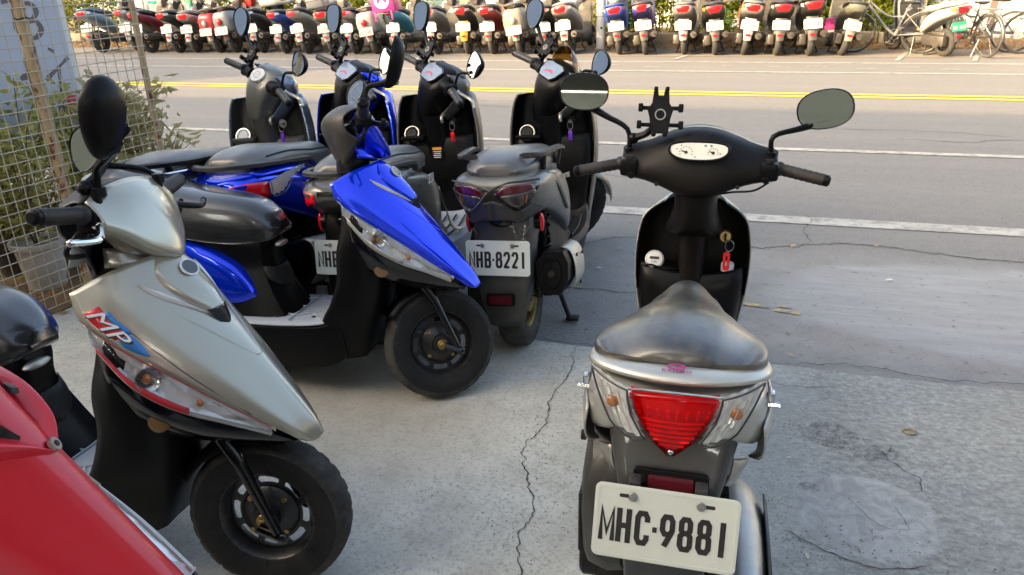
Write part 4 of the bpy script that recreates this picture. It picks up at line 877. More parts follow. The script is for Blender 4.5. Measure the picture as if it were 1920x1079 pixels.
# hoardings
mat('hoarding_white', (0.66, 0.68, 0.66), 0.55, 0, 0, 0.2, dscale=2); mat('hoarding_pale_green', (0.50, 0.62, 0.50), 0.55, 0, 0, 0.2, dscale=2); mat('teal_paint', (0.03, 0.42, 0.33), 0.5, 0, 0, 0.15); mat('pale_yellow', (0.66, 0.68, 0.36), 0.55, 0, 0, 0.15); mat('green_post', (0.02, 0.22, 0.14), 0.45, 0, 0.2, 0.15); mat('grey_sheet', (0.60, 0.60, 0.585), 0.5, 0.1, 0.1, 0.15, dscale=2); mat('light_blue', (0.42, 0.66, 0.78), 0.5, 0, 0, 0.15)
def hoarding(x0, x1, y, h, cols, label, step=.62, stripe='teal_paint'):
    t = tag(empty('hoarding', MX((x0, y, 0))), label, 'hoarding'); n = max(1, int(round((x1-x0)/step))); wd = (x1-x0)/n
    for k in range(n):
        p = obj('panel', G().box((wd*(k+.5), 0, h/2+.05), (wd-.012, .03, h), .004), cols[k % len(cols)], t)
        obj('panel_rib', G().box((wd*(k+.5)+wd*.22, -.022, h/2+.05), (.05, .02, h-.02), .004), cols[k % len(cols)], p)
        if stripe and k % 2 == 0: obj('stripe', G().flat([[(-wd*.46, -.03), (wd*.30, -.07), (wd*.46, .0), (wd*.2, .05), (-wd*.46, .04)]], MX((wd*(k+.5), -.018, .86 if h > 1 else .5), 90), .003), stripe, p)
    obj('bottom_rail', G().box(((x1-x0)/2, 0, .05), (x1-x0, .06, .08), .005), 'dark_grey_paint', t)
hoarding(-17.5, -12.2, 18.4, 2.1, ['hoarding_white', 'hoarding_white', 'hoarding_pale_green'], 'white construction hoarding with teal stripes left of the shrubs')
hoarding(-7.3, -3.4, 18.4, 2.1, ['hoarding_pale_green', 'pale_yellow', 'hoarding_white', 'hoarding_pale_green'], 'pale green and yellow hoarding panels behind the grey scooters left of the pole')
hoarding(-11.9, -7.5, 18.9, 2.1, ['hoarding_pale_green', 'hoarding_white'], 'pale hoarding mostly hidden behind the dense left shrubs')
hoarding(-3.2, 3.6, 19.2, 2.1, ['hoarding_pale_green', 'teal_paint', 'hoarding_white'], 'pale green hoarding mostly hidden behind the right shrubs', stripe=None)
hoarding(3.35, 4.45, 16.75, 2.1, ['hoarding_white'], 'white hoarding with a teal band behind the parked bicycles', .55)
t = tag(empty('metal_wall', MX((4.42, 16.2, 0), 0, 0, -8)), 'plain grey white sheet metal wall beyond the bicycles', 'wall')
for k in range(6):
    obj('panel', G().box((.75+1.5*k, 0, .275), (1.49, .03, .35), .004), 'grey_sheet', t); obj('panel', G().box((.75+1.5*k, 0, 1.3), (1.49, .03, 1.66), .004), 'grey_sheet', t)
obj('joint_rail', G().box((4.5, -.01, .459), (9, .05, .014), .002), 'steel', t); obj('base_rail', G().box((4.5, 0, .05), (9, .05, .09), .004), 'soil', t)
for x, y, d in ((-13.2, 17.6, 'by the left hoarding'), (-9.9, 17.4, 'behind the blue tailed scooter'), (-7.6, 17.5, 'left of the pink box'), (3.35, 17.2, 'by the bicycles')):
    t = tag(empty('sign_post', MX((x, y, 0))), 'green painted steel post '+d, 'post', 'green posts across the road')
    obj('post', G().tube([(0, 0, 0), (0, 0, 2.6)], .075, 12), 'green_post', t); obj('collar', G().tube([(0, 0, .0), (0, 0, .08)], .11, 12), 'green_post', t)
t = tag(empty('guard_stake', MX((3.25, 16.5, 0))), 'yellow plastic stake standing behind the white bicycle', 'stake'); obj('stake', G().tube([(0, 0, 0), (.02, 0, .4), (.06, 0, 1.0)], [.03, .035, .05], 8), 'orange_print', t)
t = tag(empty('banner_post', MX((-3.95, 16.3, 0))), 'light blue banner board with orange marks left of the white pole', 'banner'); obj('board', G().box((0, 0, .75), (.42, .03, 1.4), .004), 'light_blue', t)
g_ = G()
for z in (.35, .62, .9): g_.flat([rrect(.07, .10, .01)], MX((-.12, -.018, z), 90), .002)
obj('board_print', g_, 'orange_print', t)
# white utility pole with bracket
mat('pole_white', (0.62, 0.61, 0.58), 0.6, 0, 0, 0.35, (0.32, 0.30, 0.26), bmp=0.1, dscale=3)
t = tag(empty('utility_pole', MX((-2.45, 15.05, 0))), 'white painted round utility pole standing between the parked scooters', 'pole')
obj('shaft', G().tube([(0, 0, -.02), (0, 0, 7)], [.085, .065], 20), 'pole_white', t); obj('base_collar', G().tube([(0, 0, 0), (0, 0, .05)], .13, 20), 'tan_concrete', t)
for z in (.62, .68, .74): obj('pole_band', G().tube([(0, 0, z), (0, 0, z+.012)], .0855, 20), 'steel', t)
obj('pole_plug', G().disc((.02, -.083, .42), .02, .01, 'y', 10), 'dusty_black', t)
# ---- wire mesh fence at the left, sign and plants behind it
FA = MX((-3.12, 2.95, 0), 0, 0, 80)            # local x runs along the fence
mat('fence_wire', (0.52, 0.46, 0.36), 0.5, 0.2, 0, 0.6, (0.66, 0.60, 0.44), dscale=14)
m, t_, b_ = nodes('rusty_paint'); co = t_.nodes.new('ShaderNodeTexCoord').outputs['Object']
mp = N(t_, 'ShaderNodeMapping'); mp.inputs['Scale'].default_value = (1, 1, .45); t_.links.new(co, mp.inputs[0])
f_ = ramp(t_, noise(t_, 22, 6, 0.7, mp.outputs[0]), [(0.52, (0, 0, 0)), (0.58, (1, 1, 1))]); cc = mixc(t_, f_, mixc(t_, noise(t_, 5, 4), (0.52, 0.44, 0.30), (0.42, 0.25, 0.08)), (0.16, 0.055, 0.025))
t_.links.new(cc, b_.inputs['Base Color']); b_.inputs['Roughness'].default_value = .7; bump(t_, b_, f_, .4, .004)
t = tag(empty('mesh_fence', FA), 'rusty welded wire mesh fence between the scooters and the potted plants', 'fence')
obj('fence_post', G().tube([(0, 0, -.02), (0, 0, 2.3)], .027, 14), 'rusty_paint', t); obj('fence_post', G().tube([(.60, 0, -.02), (.60, 0, 2.3)], .017, 12), 'rusty_paint', t); obj('fence_post', G().tube([(-2.4, 0, -.02), (-2.4, 0, 2.3)], .027, 12), 'rusty_paint', t)
g_ = G()
for k in range(int(3.0/.052)+1):
    x = -2.4+k*.052; g_.tube([(x, -.030+.004*math.sin(k), .05), (x+.004*math.sin(k*2.1), -.03, 1.0), (x, -.03, 2.1)], .0024, 4, cap=False)
for k in range(38): g_.tube([(-2.4, -.034, .05+k*.055), (-1, -.034+.006*math.sin(k), .05+k*.055+.003*math.sin(k*3)), (.60, -.034, .05+k*.055)], .0024, 4, cap=False)
tag(obj('wire_mesh', g_, 'fence_wire', t), kind='stuff')
obj('tie_wire', G().tube([(.030*math.cos(a), .030*math.sin(a), 1.38+.004*math.sin(3*a)) for a in np.linspace(0, 6.3, 14)], .003, 5), 'dusty_black', t)
mat('banner_grey', (0.46, 0.50, 0.58), 0.6, 0, 0, 0.1, dscale=2); mat('ink_brown', (0.14, 0.115, 0.115), 0.6, 0, 0, 0)
SF = frame((-3.85, 3.55, 1.0), (0.12, 1, 0), (0, 0, 1)); t = tag(empty('banner_sign', SF), 'pale grey cloth sign with brushed ink characters and red seal behind the mesh', 'sign')
obj('banner_cloth', G().flat([[(-1.6, -.42), (.36, -.40), (.345, 1.3), (-1.6, 1.3)]], None, .012, .003), 'banner_grey', t)
obj('banner_hem', G().box((.335, .45, .0), (.035, 1.7, .02), .003), 'white_plastic', t)
def stroke(g, pts, wd): P = cr(np.array(pts, float)*1.15+np.array([.075, .02]), 4); n = len(P); W = cr(np.array(wd, float).reshape(-1, 1), 4)[:, 0]; g.ribbon(P, W, None, .003, False, .008)
# upper character (its head is above the frame), lower character, both in brush strokes
g_ = G()
for p, w_ in (([(-.07, .44), (.0, .46), (.07, .475)], [.02, .028, .022]), ([(-.09, .40), (.0, .415), (.09, .43)], [.018, .024, .03]), ([(-.08, .355), (0, .37), (.08, .38)], [.02, .024, .02]), ([(.0, .62), (.0, .45), (-.01, .33)], [.03, .026, .02]), ([(-.10, .52), (0, .53), (.10, .55)], [.02, .03, .02]),
    ([(-.03, .325), (-.045, .24), (-.02, .19)], [.018, .014, .008]), ([(.0, .32), (-.005, .24), (.02, .21)], [.014, .012, .010]), ([(-.04, .32), (.05, .345), (.085, .31), (.06, .275), (.02, .275)], [.014, .022, .034, .022, .010]), ([(.02, .255), (.07, .26), (.09, .22), (.05, .185), (.0, .195)], [.012, .022, .032, .024, .014])): stroke(g_, p, w_)
for p, w_ in (([(-.035, .10), (-.03, .05), (-.03, -.03), (-.03, -.10)], [.03, .04, .026, .022]), ([(-.085, .005), (-.03, .02), (.02, .03)], [.024, .045, .012]), ([(-.085, -.15), (-.04, -.19), (.0, -.14), (.03, -.03)], [.010, .030, .05, .016]), ([(.10, .13), (.13, .11)], [.012, .02]), ([(.06, -.01), (.11, .02), (.16, .05), (.20, .075)], [.028, .020, .014, .026]), ([(.135, .04), (.115, -.08), (.075, -.18)], [.022, .016, .006]), ([(.10, -.17), (.15, -.175), (.19, -.17)], [.010, .024, .02])): stroke(g_, p, w_)
obj('brush_characters', g_, 'ink_brown', t)
g_ = G().flat([rrect(.085, .105, .006, cx=.26, cy=-.16)], MX((0, 0, .009)), .002); s_ = obj('red_seal', g_, 'red_print', t)
g_ = G()
for p in ([(.235, -.125), (.285, -.125)], [(.26, -.12), (.26, -.155)], [(.235, -.15), (.285, -.15)], [(.24, -.17), (.24, -.20)], [(.26, -.165), (.285, -.175), (.265, -.20)]): g_.ribbon(p, .006, None, .002, False, .0105)
obj('seal_carving', g_, 'banner_grey', s_)
# pots and weeds
mat('terracotta', (0.28, 0.12, 0.07), 0.85, 0, 0, 0.5, (0.2, 0.16, 0.12)); mat('old_white_plastic', (0.60, 0.58, 0.52), 0.6, 0, 0, 0.5, (0.34, 0.29, 0.22))
def pot(x, y, r0, h, m, label, tilt=0):
    t = tag(empty('plant_pot', MX((x, y, 0), tilt)), label, 'plant pot', 'pots behind the mesh fence')
    obj('pot_body', G().lathe([(1e-3, .004), (r0*.74, .004), (r0*.76, .02), (r0*.95, h*.9), (r0*1.08, h*.9), (r0*1.10, h), (r0*.96, h), (r0*.90, h*.86), (r0*.5, h*.80), (1e-3, h*.82)], (0, 0, 0), 'z', 24), m, t)
    obj('potting_soil', G().ell((0, 0, h*.80), (r0*.86, r0*.86, h*.05), 6, 16), 'soil', t)
pot(-3.48, 3.03, .125, .27, 'old_white_plastic', 'dirty white bucket shaped pot with a thick rim just behind the mesh'); pot(-3.80, 3.16, .13, .24, 'dark_grey_paint', 'dark plastic pot left of the white bucket'); pot(-4.15, 3.55, .16, .30, 'terracotta', 'brown clay pot at the back left of the mesh'); pot(-3.75, 3.72, .17, .22, 'old_white_plastic', 'low wide whitish basin behind the white bucket'); pot(-3.45, 3.42, .10, .2, 'terracotta', 'small clay pot under the weeds right of the bucket')
def weed(x, y, h, sp, n, seed, label, m='weed_leaf', z0=.0, L=.085, W=.028, stems=9):
    rng = np.random.default_rng(seed); t = tag(empty('weed_plant', MX((x, y, z0))), label, 'plant', 'plants behind the mesh fence'); g = G(); pts = []
    for k in range(stems):
        a = rng.uniform(0, 6.28); q = rng.uniform(.2, 1)*sp; hh = h*rng.uniform(.6, 1.05); P = cr(np.array([(0, 0, 0), (q*.3*math.cos(a), q*.3*math.sin(a), hh*.45), (q*.75*math.cos(a+.2), q*.75*math.sin(a+.2), hh*.85), (q*math.cos(a+.3), q*math.sin(a+.3), hh)]), 6)
        g.tube(P, np.linspace(.005, .0018, len(P)), 5); i = rng.integers(2, len(P), int(2.4*n)//stems); pts.append(P[i]+rng.normal(size=(len(i), 3))*.035)
    obj('stem', g, 'bark', t); v, f = leaves(rng, np.concatenate(pts), L, W, .8); obj('foliage', G().add(v, f), m, t, angle=180)
for i, a in enumerate([(-3.48, 3.03, .85, .26, 190, 1, 'thin branching plant growing from the white bucket', 'weed_leaf', .2), (-3.80, 3.16, .75, .3, 260, 2, 'dense weedy plant in the dark pot', 'weed_leaf', .18), (-4.15, 3.55, .95, .32, 300, 3, 'tall weedy plant in the brown clay pot', 'weed_leaf', .24), (-3.75, 3.72, .8, .34, 340, 4, 'bushy yellowish plant in the low basin', 'straw', .16), (-3.45, 3.42, .62, .26, 240, 5, 'leafy plant in the small clay pot', 'weed_leaf', .15), (-3.62, 3.45, 1.0, .24, 90, 6, 'sparse twig plant with a few reddish leaves reaching up over the sign', 'weed_leaf', .0), (-3.9, 3.4, .55, .4, 420, 7, 'straw coloured grass clump between the pots', 'straw', .0, .14, .012, 30), (-3.55, 3.75, .6, .35, 420, 8, 'dry pale grass clump behind the fence post', 'straw', .0, .14, .012, 30), (-4.3, 3.2, .7, .35, 320, 9, 'weeds at the far left behind the mesh', 'weed_leaf', .0), (-3.5, 2.6, .5, .25, 200, 10, 'low weeds at the near end of the mesh', 'weed_leaf', .0), (-3.42, 4.0, .75, .25, 150, 11, 'yellow leaved sprig beside the thin fence post', 'straw', .0), (-3.9, 2.8, .9, .4, 420, 12, 'broad yellow green weed clump behind the white bucket', 'weed_leaf', .0), (-3.6, 3.9, .95, .34, 380, 13, 'tall pale weed clump in the gap between the two fence posts', 'straw', .0), (-4.6, 3.7, 1.0, .45, 480, 14, 'dense green thicket under the cloth sign', 'weed_leaf', .0)]): weed(*a)
bt = tag(empty('plastic_bag', MX((-3.95, 3.45, .28))), 'crumpled white plastic bag among the pots', 'bag'); g_ = G().ell((0, 0, .08), (.10, .09, .10), 14, 18)
g_.v = [v+0.025*np.array([[mnoise.noise(Vector(p)*22), mnoise.noise(Vector(p)*19+Vector((5, 0, 0))), mnoise.noise(Vector(p)*25+Vector((0, 7, 0)))] for p in v]) for v in g_.v]; obj('bag_film', g_, 'white_plastic', bt, angle=20)
g_ = G(); g_.grid(np.array([[(-6.5, 1.0, .012), (-6.5, 4.5, .012)], [(-3.42, 1.0, .012), (-2.98, 3.75, .012)]]), flip=True); obj('garden_soil', g_, 'soil')['kind'] = 'structure'
rng = np.random.default_rng(9); pts = np.stack([rng.uniform(-5, -3.1, 900), rng.uniform(2, 4.8, 900), np.full(900, .02)], 1); v, f = leaves(rng, pts, .06, .035); v[:, 2] = np.maximum(v[:, 2], .016); tag(obj('garden_litter', G().add(v, f), 'litter_leaf', angle=180), kind='stuff')
# ================================================================= STEP-THROUGH SCOOTERS SEEN FROM THE FRONT RIGHT (silver, blue, red)
def build_step_scooter(M, label, paint, bar=0.0, style='plain', dec=False):
    r = scooter_root(M, label, 'step through scooters at the left')
    RT = .213; ST = steer(bar, (.93, 0, .95), 23); HT = MX((0, 0, -.026)) @ ST if dec else ST
    xr = lambda x: x if x > .3 else .3+(x-.3)*.62
    wheel(r, (xr(0), 0, RT), RT, .098, .128, 'slotted', name='rear_wheel')
    wheel(r, (1.25, 0, RT), RT, .094, .128, 'slotted', M=ST)
    g = G()
    for s in (-1, 1):
        g.tube([(1.10, s*.060, .56), (1.205, s*.076, .41), (1.22, s*.080, .385)], [.020, .020, .016], 10)
        g.tube([(1.215, s*.080, .395), (1.30, s*.086, .205)], [.0165, .0125], 12)
        g.ell((1.312, s*.086, .190), (.017, .012, .017), 6, 10)
        g.tube([(1.312, s*.086, .190), (1.25, s*.080, .213)], [.012, .014], 8)
    obj('front_fork', g.xf(ST), 'gloss_black', r)
    g = G()
    a0, a1 = R(72), R(150); g.sheet([[(1.25+.238*math.cos(a), 0, RT+.238*math.sin(a)), (1.25+.236*math.cos(a), .045, RT+.236*math.sin(a)), (1.25+.215*math.cos(a), .062, RT+.215*math.sin(a))] for a in np.linspace(a0, a1, 7)], 3, 3, True)
    obj('inner_fender', g.xf(ST), 'black_plastic', r, thick=.003)
    # front cowl
    Lc = [(.925, .175, .85), (.955, .192, .795), (1.03, .187, .735), (1.15, .152, .648), (1.25, .112, .567), (1.33, .072, .502), (1.372, .044, .462)]
    Lt = [(.945, .185, .80), (.99, .197, .725), (1.065, .192, .638), (1.15, .166, .578), (1.24, .122, .532), (1.32, .075, .486), (1.362, .046, .455)]
    cols = [[(1.05, 0, .912), (1.035, .060, .905), (.985, .125, .885)], [(1.10, 0, .850), (1.083, .070, .845), (1.03, .145, .825)], [(1.178, 0, .757), (1.150, .070, .765), (1.095, .140, .757)], [(1.270, 0, .658), (1.243, .060, .658), (1.205, .112, .657)], [(1.345, 0, .565), (1.325, .048, .558), (1.293, .084, .565)], [(1.395, 0, .497), (1.380, .034, .488), (1.36, .056, .496)], [(1.415, 0, .458), (1.406, .020, .450), (1.394, .034, .452)]]
    if style == 'plain':
        Lc = [(x-.01, y*.56, z+.030) for x, y, z in Lc]; Lt = [(x, y*.98, z+.050) for x, y, z in Lt]
        for k, h in enumerate((.19, .175, .125, .06, .02, 0, 0)): cols[k] = [(x, y*.62, z+h*(1-i*.25)) for i, (x, y, z) in enumerate(cols[k])]
    rows = [c+[l] for c, l in zip(cols, Lc)]
    g = G().sheet(rows, 6, 5, True); cowl = obj('front_cowl', g, paint, r, thick=.005, angle=50)
    P = cr(np.concatenate([np.array(rows)[:, ::-1]*np.array([1, -1, 1]), np.array(rows)[:, 1:]], 1), 6); P = np.swapaxes(cr(np.swapaxes(P, 0, 1), 5), 0, 1)   # dense cowl surface
    nu, nv = P.shape[:2]; mid = (nv-1)//2
    def on(u, v, o=.0):
        """point on the cowl: u 0 top..1 tip, v -1 right edge..1 left edge, o outwards"""
        fu = u*(nu-1); fv = mid+v*mid; i = int(min(fu, nu-2)); j = int(min(max(fv, 0), nv-2)); a, b = fu-i, fv-j
        p = (P[i, j]*(1-a)*(1-b)+P[i+1, j]*a*(1-b)+P[i, j+1]*(1-a)*b+P[i+1, j+1]*a*b); n = np.cross(P[i+1, j]-P[i, j], P[i, j+1]-P[i, j]); n /= np.linalg.norm(n)+1e-9
        n = n if n[0]+n[2] > 0 else -n
        return p+n*o
    if style == 'crest':
        # raised centre shield with two crescent trims and a vent
        g = G(); U = [.02, .10, .18, .26, .315]; 
        rows2 = [[on(u, v*w_, h) for v, h in ((-1, .001), (-.75, .012*k_), (0, .020*k_), (.75, .012*k_), (1, .001))] for u, w_, k_ in zip(U, (.22, .34, .34, .27, .16), (.3, .9, 1.1, 1.3, 1.2))]
        g.sheet(rows2, 5, 4); obj('cowl_crest', g, paint, cowl, angle=60)
        for s in (-1, 1):
            g = G(); prof = [(.13, .50, .004), (.18, .44, .022), (.24, .36, .030), (.29, .26, .028), (.325, .17, .018), (.335, .12, .004)]
            g.sheet([[on(u, s*(v-d), .004), on(u-.006, s*v, .010), on(u-.01, s*(v+d), .004)] for u, v, d in [(a, b, c*1.6) for a, b, c in prof]], 5, 3); obj('crescent_trim', g, 'lamp_white', cowl)
            g = G(); g.tube([on(.20, s*.55, .0), on(.34, s*.36, .001), on(.48, s*.10, .001), on(.50, s*.0, .0)], .0030, 6, 5); g.tube([on(.14, s*.70, -.001), on(.40, s*.50, .0005), on(.60, s*.26, .0), on(.66, s*.16, -.001)], .0022, 6, 5); obj('cowl_crease', g, paint, cowl)
        g = G(); g.sheet([[on(.315, -.17, .012), on(.32, 0, .016), on(.315, .17, .012)], [on(.36, -.11, .003), on(.37, 0, .003), on(.36, .11, .003)]], 4, 4); vent = obj('cowl_vent', g, 'black_plastic', cowl)
        g = G(); c = on(.15, 0, .0225); e = on(.19, 0, .0225)-c; f2 = on(.15, .1, .0165)-on(.15, -.1, .0165); FE = frame(c, -f2, -e); a = np.linspace(0, 2*np.pi, 24, endpoint=False)
        g.tube(np.stack([.027*np.cos(a), .021*np.sin(a), 0*a+.001], 1), .0032, 6, closed=True, M=FE); g.ribbon([(-.012, .013), (-.012, -.013)], .006, FE, .003); g.ribbon([(.014, .012), (-.004, .001)], .006, FE, .003); g.ribbon([(-.004, -.001), (.014, -.012)], .006, FE, .003)
        em = obj('emblem', g, 'white_plastic', cowl); g = G().flat([list(zip(.027*np.cos(a), .021*np.sin(a)))], FE, .0015); obj('emblem_base', g, 'gloss_black', em)
    else:
        g = G()
        for s in (-1, 1):
            rows2 = [[on(u, s*(v-w_*.5), .001), on(u, s*(v-w_*.35), .022*h), on(u, s*(v-w_*.05), .026*h), on(u, s*(v+w_), .001)] for u, v, w_, h in ((.10, .98, .12, .8), (.20, .90, .20, 1), (.28, .74, .22, 1.1), (.35, .46, .20, 1.0), (.40, .20, .12, .8), (.43, .02, .05, .3))]
            g.sheet(rows2, 6, 4)
        obj('cowl_ridge', g, paint, cowl, angle=60)
        for s in (-1, 1):
            g = G(); g.sheet([[on(.16, s*.80, .006), on(.18, s*.50, .006)], [on(.24, s*.66, .006), on(.25, s*.38, .006)], [on(.30, s*.52, .006), on(.305, s*.28, .006)], [on(.355, s*.32, .006), on(.355, s*.18, .006)], [on(.40, s*.13, .005), on(.398, s*.11, .005)]], 5, 2); v_ = obj('cowl_vent', g, 'gloss_black', cowl)
            g = G()
            for u, v in ((.22, .58), (.27, .49), (.31, .40), (.35, .27)): g.tube([on(u, s*(v+.11), .009), on(u+.012, s*(v-.09), .009)], .005, 5)
            obj('vent_slat', g, 'dark_grey_paint', v_)
        c = on(.425, 0, .004); nn = on(.425, 0, .02)-c; g = G().tube([c, c+nn*.35], .0085, 14); sc = obj('cowl_screw', g, 'steel', cowl); g = G().tube([c+nn*.35, c+nn*.42], .004, 6); obj('screw_recess', g, 'dusty_black', sc)
        g = G()
        for s in (-1, 1): g.tube([on(.44, s*.04, -.002), on(.6, s*.34, -.001), on(.8, s*.55, -.001), on(.99, s*.5, -.001)], .0035, 6, 6)
        obj('cowl_crease', g, paint, cowl)
    # head lamps between cowl edge and chin
    A = cr(np.array(Lc[1:6]), 5); B = cr(np.array(Lt[1:6]), 5)
    for s in (-1, 1):
        f = np.array([1, s, 1]); rows2 = []; back = []
        for a, b, t in zip(A, B, np.linspace(0, 1, len(A))):
            rows2.append([a+(b-a)*q+np.array([.010, .010, .006])*math.sin(q*math.pi)*math.sin(t*math.pi) for q in np.linspace(0, 1, 7)])
            back.append([a+(b-a)*q+np.array([-.016, -.016, -.0])*math.sin(q*math.pi)*min(1, 3*math.sin(t*math.pi)) for q in np.linspace(0, 1, 9)])
        g = G().grid(np.array(rows2)*f); hl = obj('headlight', g, 'clear_lens', r, thick=.003)
        BK = np.array(back); 
        for i in range(BK.shape[0]):
            for j in range(1, 8): BK[i, j] += .006*np.array([math.sin(i*1.9+j), math.cos(i*1.3-j), math.sin(j*2.1)])
        g = G().grid(BK*f); obj('lamp_reflector', g, 'lamp_white', hl, angle=15)
        c1 = back[7][4]; c2 = back[12][4]
        g = G().lathe([(.004, 0), (.020, .008), (.030, .022)], (0, 0, 0), 'z', 16, frame((c1+np.array([.004, .004, 0]))*f, (0, 0, 1), np.cross((.75, .55*s, .2), (0, 0, 1)))); obj('lamp_cup', g, 'chrome', hl)
        g = G().ell((c1+np.array([.014, .012, 0]))*f, (.011, .011, .013), 6, 10); g.ell((c2+np.array([.012, .012, 0]))*f, (.008, .008, .010), 6, 10); obj('bulb', g, 'amber', hl)
        g = G(); g.tube(A*f, .0028, 6); obj('lamp_trim', g, 'chrome' if not dec else 'red_print', hl); g = G().tube(B*f, .005, 6); obj('lamp_lower_trim', g, 'champagne_paint', hl)
        g = G(); rows2 = [[a+(b-a)*q+np.array([.002, .004, .001]) for q in (.80, 1.02)] for a, b in zip(A[:12], B[:12])]; g.grid(np.array(rows2)*f); obj('lamp_side_trim', g, 'alu' if not dec else 'red_print', hl, thick=.003)
    if dec:
        for s in (-1, 1):
            g = G(); g.sheet([[on(u, s*.82, .0025), on(u, s*.95, .0025)] for u in (.14, .2, .26, .31)], 3, 2); g2 = obj('red_decal', g, 'red_print', cowl, thick=.001)
            g = G(); g.sheet([[on(u, s*.79, .003), on(u, s*.835, .003)] for u in (.18, .24, .31)], 3, 2); g.sheet([[on(u, s*a_, .003), on(u, s*b_, .003)] for u, a_, b_ in ((.315, .82, .93), (.345, .83, .96), (.375, .86, .95), (.40, .90, .92))], 3, 2); obj('blue_decal', g, 'blue_print', cowl, thick=.001)
            ex = on(.34, s*.80, .006)-on(.12, s*.80, .006); ey = on(.2, s*.6, .006)-on(.2, s*.95, .006); FD = frame(on(.235, s*.885, .0060), ex, ey)
            if s > 0: FD = FD @ MX(ry=0)
            g = G().text('MP', FD, .044, .0014, shear=.4, sx=1.75); d_ = obj('decal_lettering', g, 'white_print', cowl)
            g = G().text('MP', FD @ MX((.002, -.002, -.0012)), .0465, .0012, shear=.4, sx=1.75); obj('decal_shadow', g, 'dark_print', d_)
            g = G().tube([on(.30, s*.80, .002), on(.50, s*.88, .002), on(.72, s*.94, .002)], .0016, 5, 5); obj('pin_stripe', g, 'dark_print', cowl)
    # chin panel
    g = G()
    Cm = [[(1.0, .196, .655), (1.03, .170, .55)], [(1.085, .185, .58), (1.10, .140, .50)], [(1.16, .150, .520), (1.17, .095, .465)], [(1.245, .108, .486), (1.25, .060, .452)], [(1.32, .066, .462), (1.322, .035, .447)], [(1.362, .034, .447), (1.36, .014, .443)]]
    rows2 = [[l, *c] for l, c in zip([Lt[1]]+Lt[2:], Cm)]
    for s in (-1, 1): g.sheet(rows2, 5, 4, side=s)
    cp = obj('chin_panel', g, 'gloss_black', r, thick=.004)
    g = G()
    for s in (-1, 1):
        for k in range(4): g.tube([(1.13+k*.045, s*(.150-k*.022), .520-k*.016), (1.20+k*.04, s*(.085-k*.012), .478-k*.009)], .0022, 5)
    obj('chin_fin', g, 'dusty_black', cp)
    g = G(); g.sheet([[(1.36, 0, .443), (1.36, .016, .444)], [(1.26, 0, .446), (1.25, .060, .452)], [(1.15, 0, .452), (1.15, .10, .47)], [(1.06, 0, .46), (1.05, .12, .50)]], 4, 3, True); obj('chin_underside', g, 'black_plastic', r)
    # leg shield and lower body
    g = G()
    SHR = [(.845, [(.925, 0), (.925, .09), (.945, .120), (.98, .110), (1.03, 0)]), (.79, [(.940, 0), (.935, .11), (.965, .145), (1.01, .14), (1.06, 0)]), (.70, [(.945, 0), (.940, .135), (.970, .172), (1.02, .188), (1.10, 0)]), (.60, [(.93, 0), (.922, .150), (.955, .186), (1.05, .172), (1.10, 0)]), (.50, [(.925, 0), (.915, .145), (.945, .178), (1.05, .155), (1.09, 0)]), (.41, [(.895, 0), (.885, .145), (.915, .172), (1.04, .140), (1.07, 0)]), (.34, [(.855, 0), (.845, .145), (.885, .165), (1.02, .12), (1.05, 0)]), (.24, [(.82, 0), (.81, .13), (.85, .14), (.985, .10), (1.01, 0)]), (.165, [(.80, 0), (.80, .10), (.84, .11), (.96, .07), (.97, 0)])]
    g.hull([[(x, y, z) for x, y in row] for z, row in SHR], 4, 3); ls = obj('leg_shield', g, 'black_plastic', r, angle=60)
    g = G()
    for s in (-1, 1): g.tube([(1.088, s*.150, .540), (1.092, s*.168, .545)], .026, 20); g.tube([(1.092, s*.166, .545), (1.094, s*.173, .546)], .021, 18)
    obj('side_reflector', g, 'dull_amber', ls)
    g = G(); rows2 = []
    for x, zt, zb, hw in ((.36, .330, .19, .15), (.50, .325, .150, .172), (.68, .325, .135, .176), (.84, .330, .140, .168), (.92, .37, .18, .155)): rows2.append([(x, 0, zt), (x, hw*.92, zt), (x, hw, zt-.015), (x, hw*.96, (zt+zb)/2), (x, hw*.70, zb), (x, 0, zb)])
    g.hull(rows2, 4, 1); obj('lower_body', g, 'black_plastic', r, angle=40)
    g = G(); g.sheet([[(.47, 0, .336), (.47, .10, .336), (.47, .160, .334), (.47, .172, .322)], [(.64, 0, .333), (.64, .10, .333), (.64, .166, .331), (.64, .178, .318)], [(.80, 0, .335), (.80, .10, .335), (.80, .162, .333), (.80, .173, .322)], [(.875, 0, .350), (.875, .10, .350), (.875, .150, .348), (.875, .160, .338)], [(.905, 0, .40), (.905, .10, .40), (.905, .140, .40), (.908, .148, .395)]], 5, 3, True); fb = obj('floorboard', g, 'floor_plastic', r, thick=.006)
    g = G()
    for pts in ([(.50, -.15), (.60, -.05), (.60, .05), (.50, .15)], [(.60, -.05), (.72, -.11), (.72, -.165)], [(.60, .05), (.72, .11), (.72, .165)], [(.72, -.11), (.72, .11)], [(.72, -.11), (.84, -.04), (.86, 0), (.84, .04), (.72, .11)], [(.60, 0), (.72, 0)], [(.78, -.075), (.84, -.15)], [(.78, .075), (.84, .15)], [(.50, 0), (.60, 0)]): g.tube([(x, y, .3395) for x, y in pts], .0028, 5)
    obj('floor_rib', g, 'floor_plastic', fb)
    g = G()
    for x, y in ((.52, .07), (.52, -.07), (.80, .12), (.80, -.12), (.66, .13), (.66, -.13)): g.disc((x, y, .340), .008, .004, 'z', 10)
    obj('floor_plug', g, 'dusty_black', fb)
    # seat, base, side covers
    rows2 = []
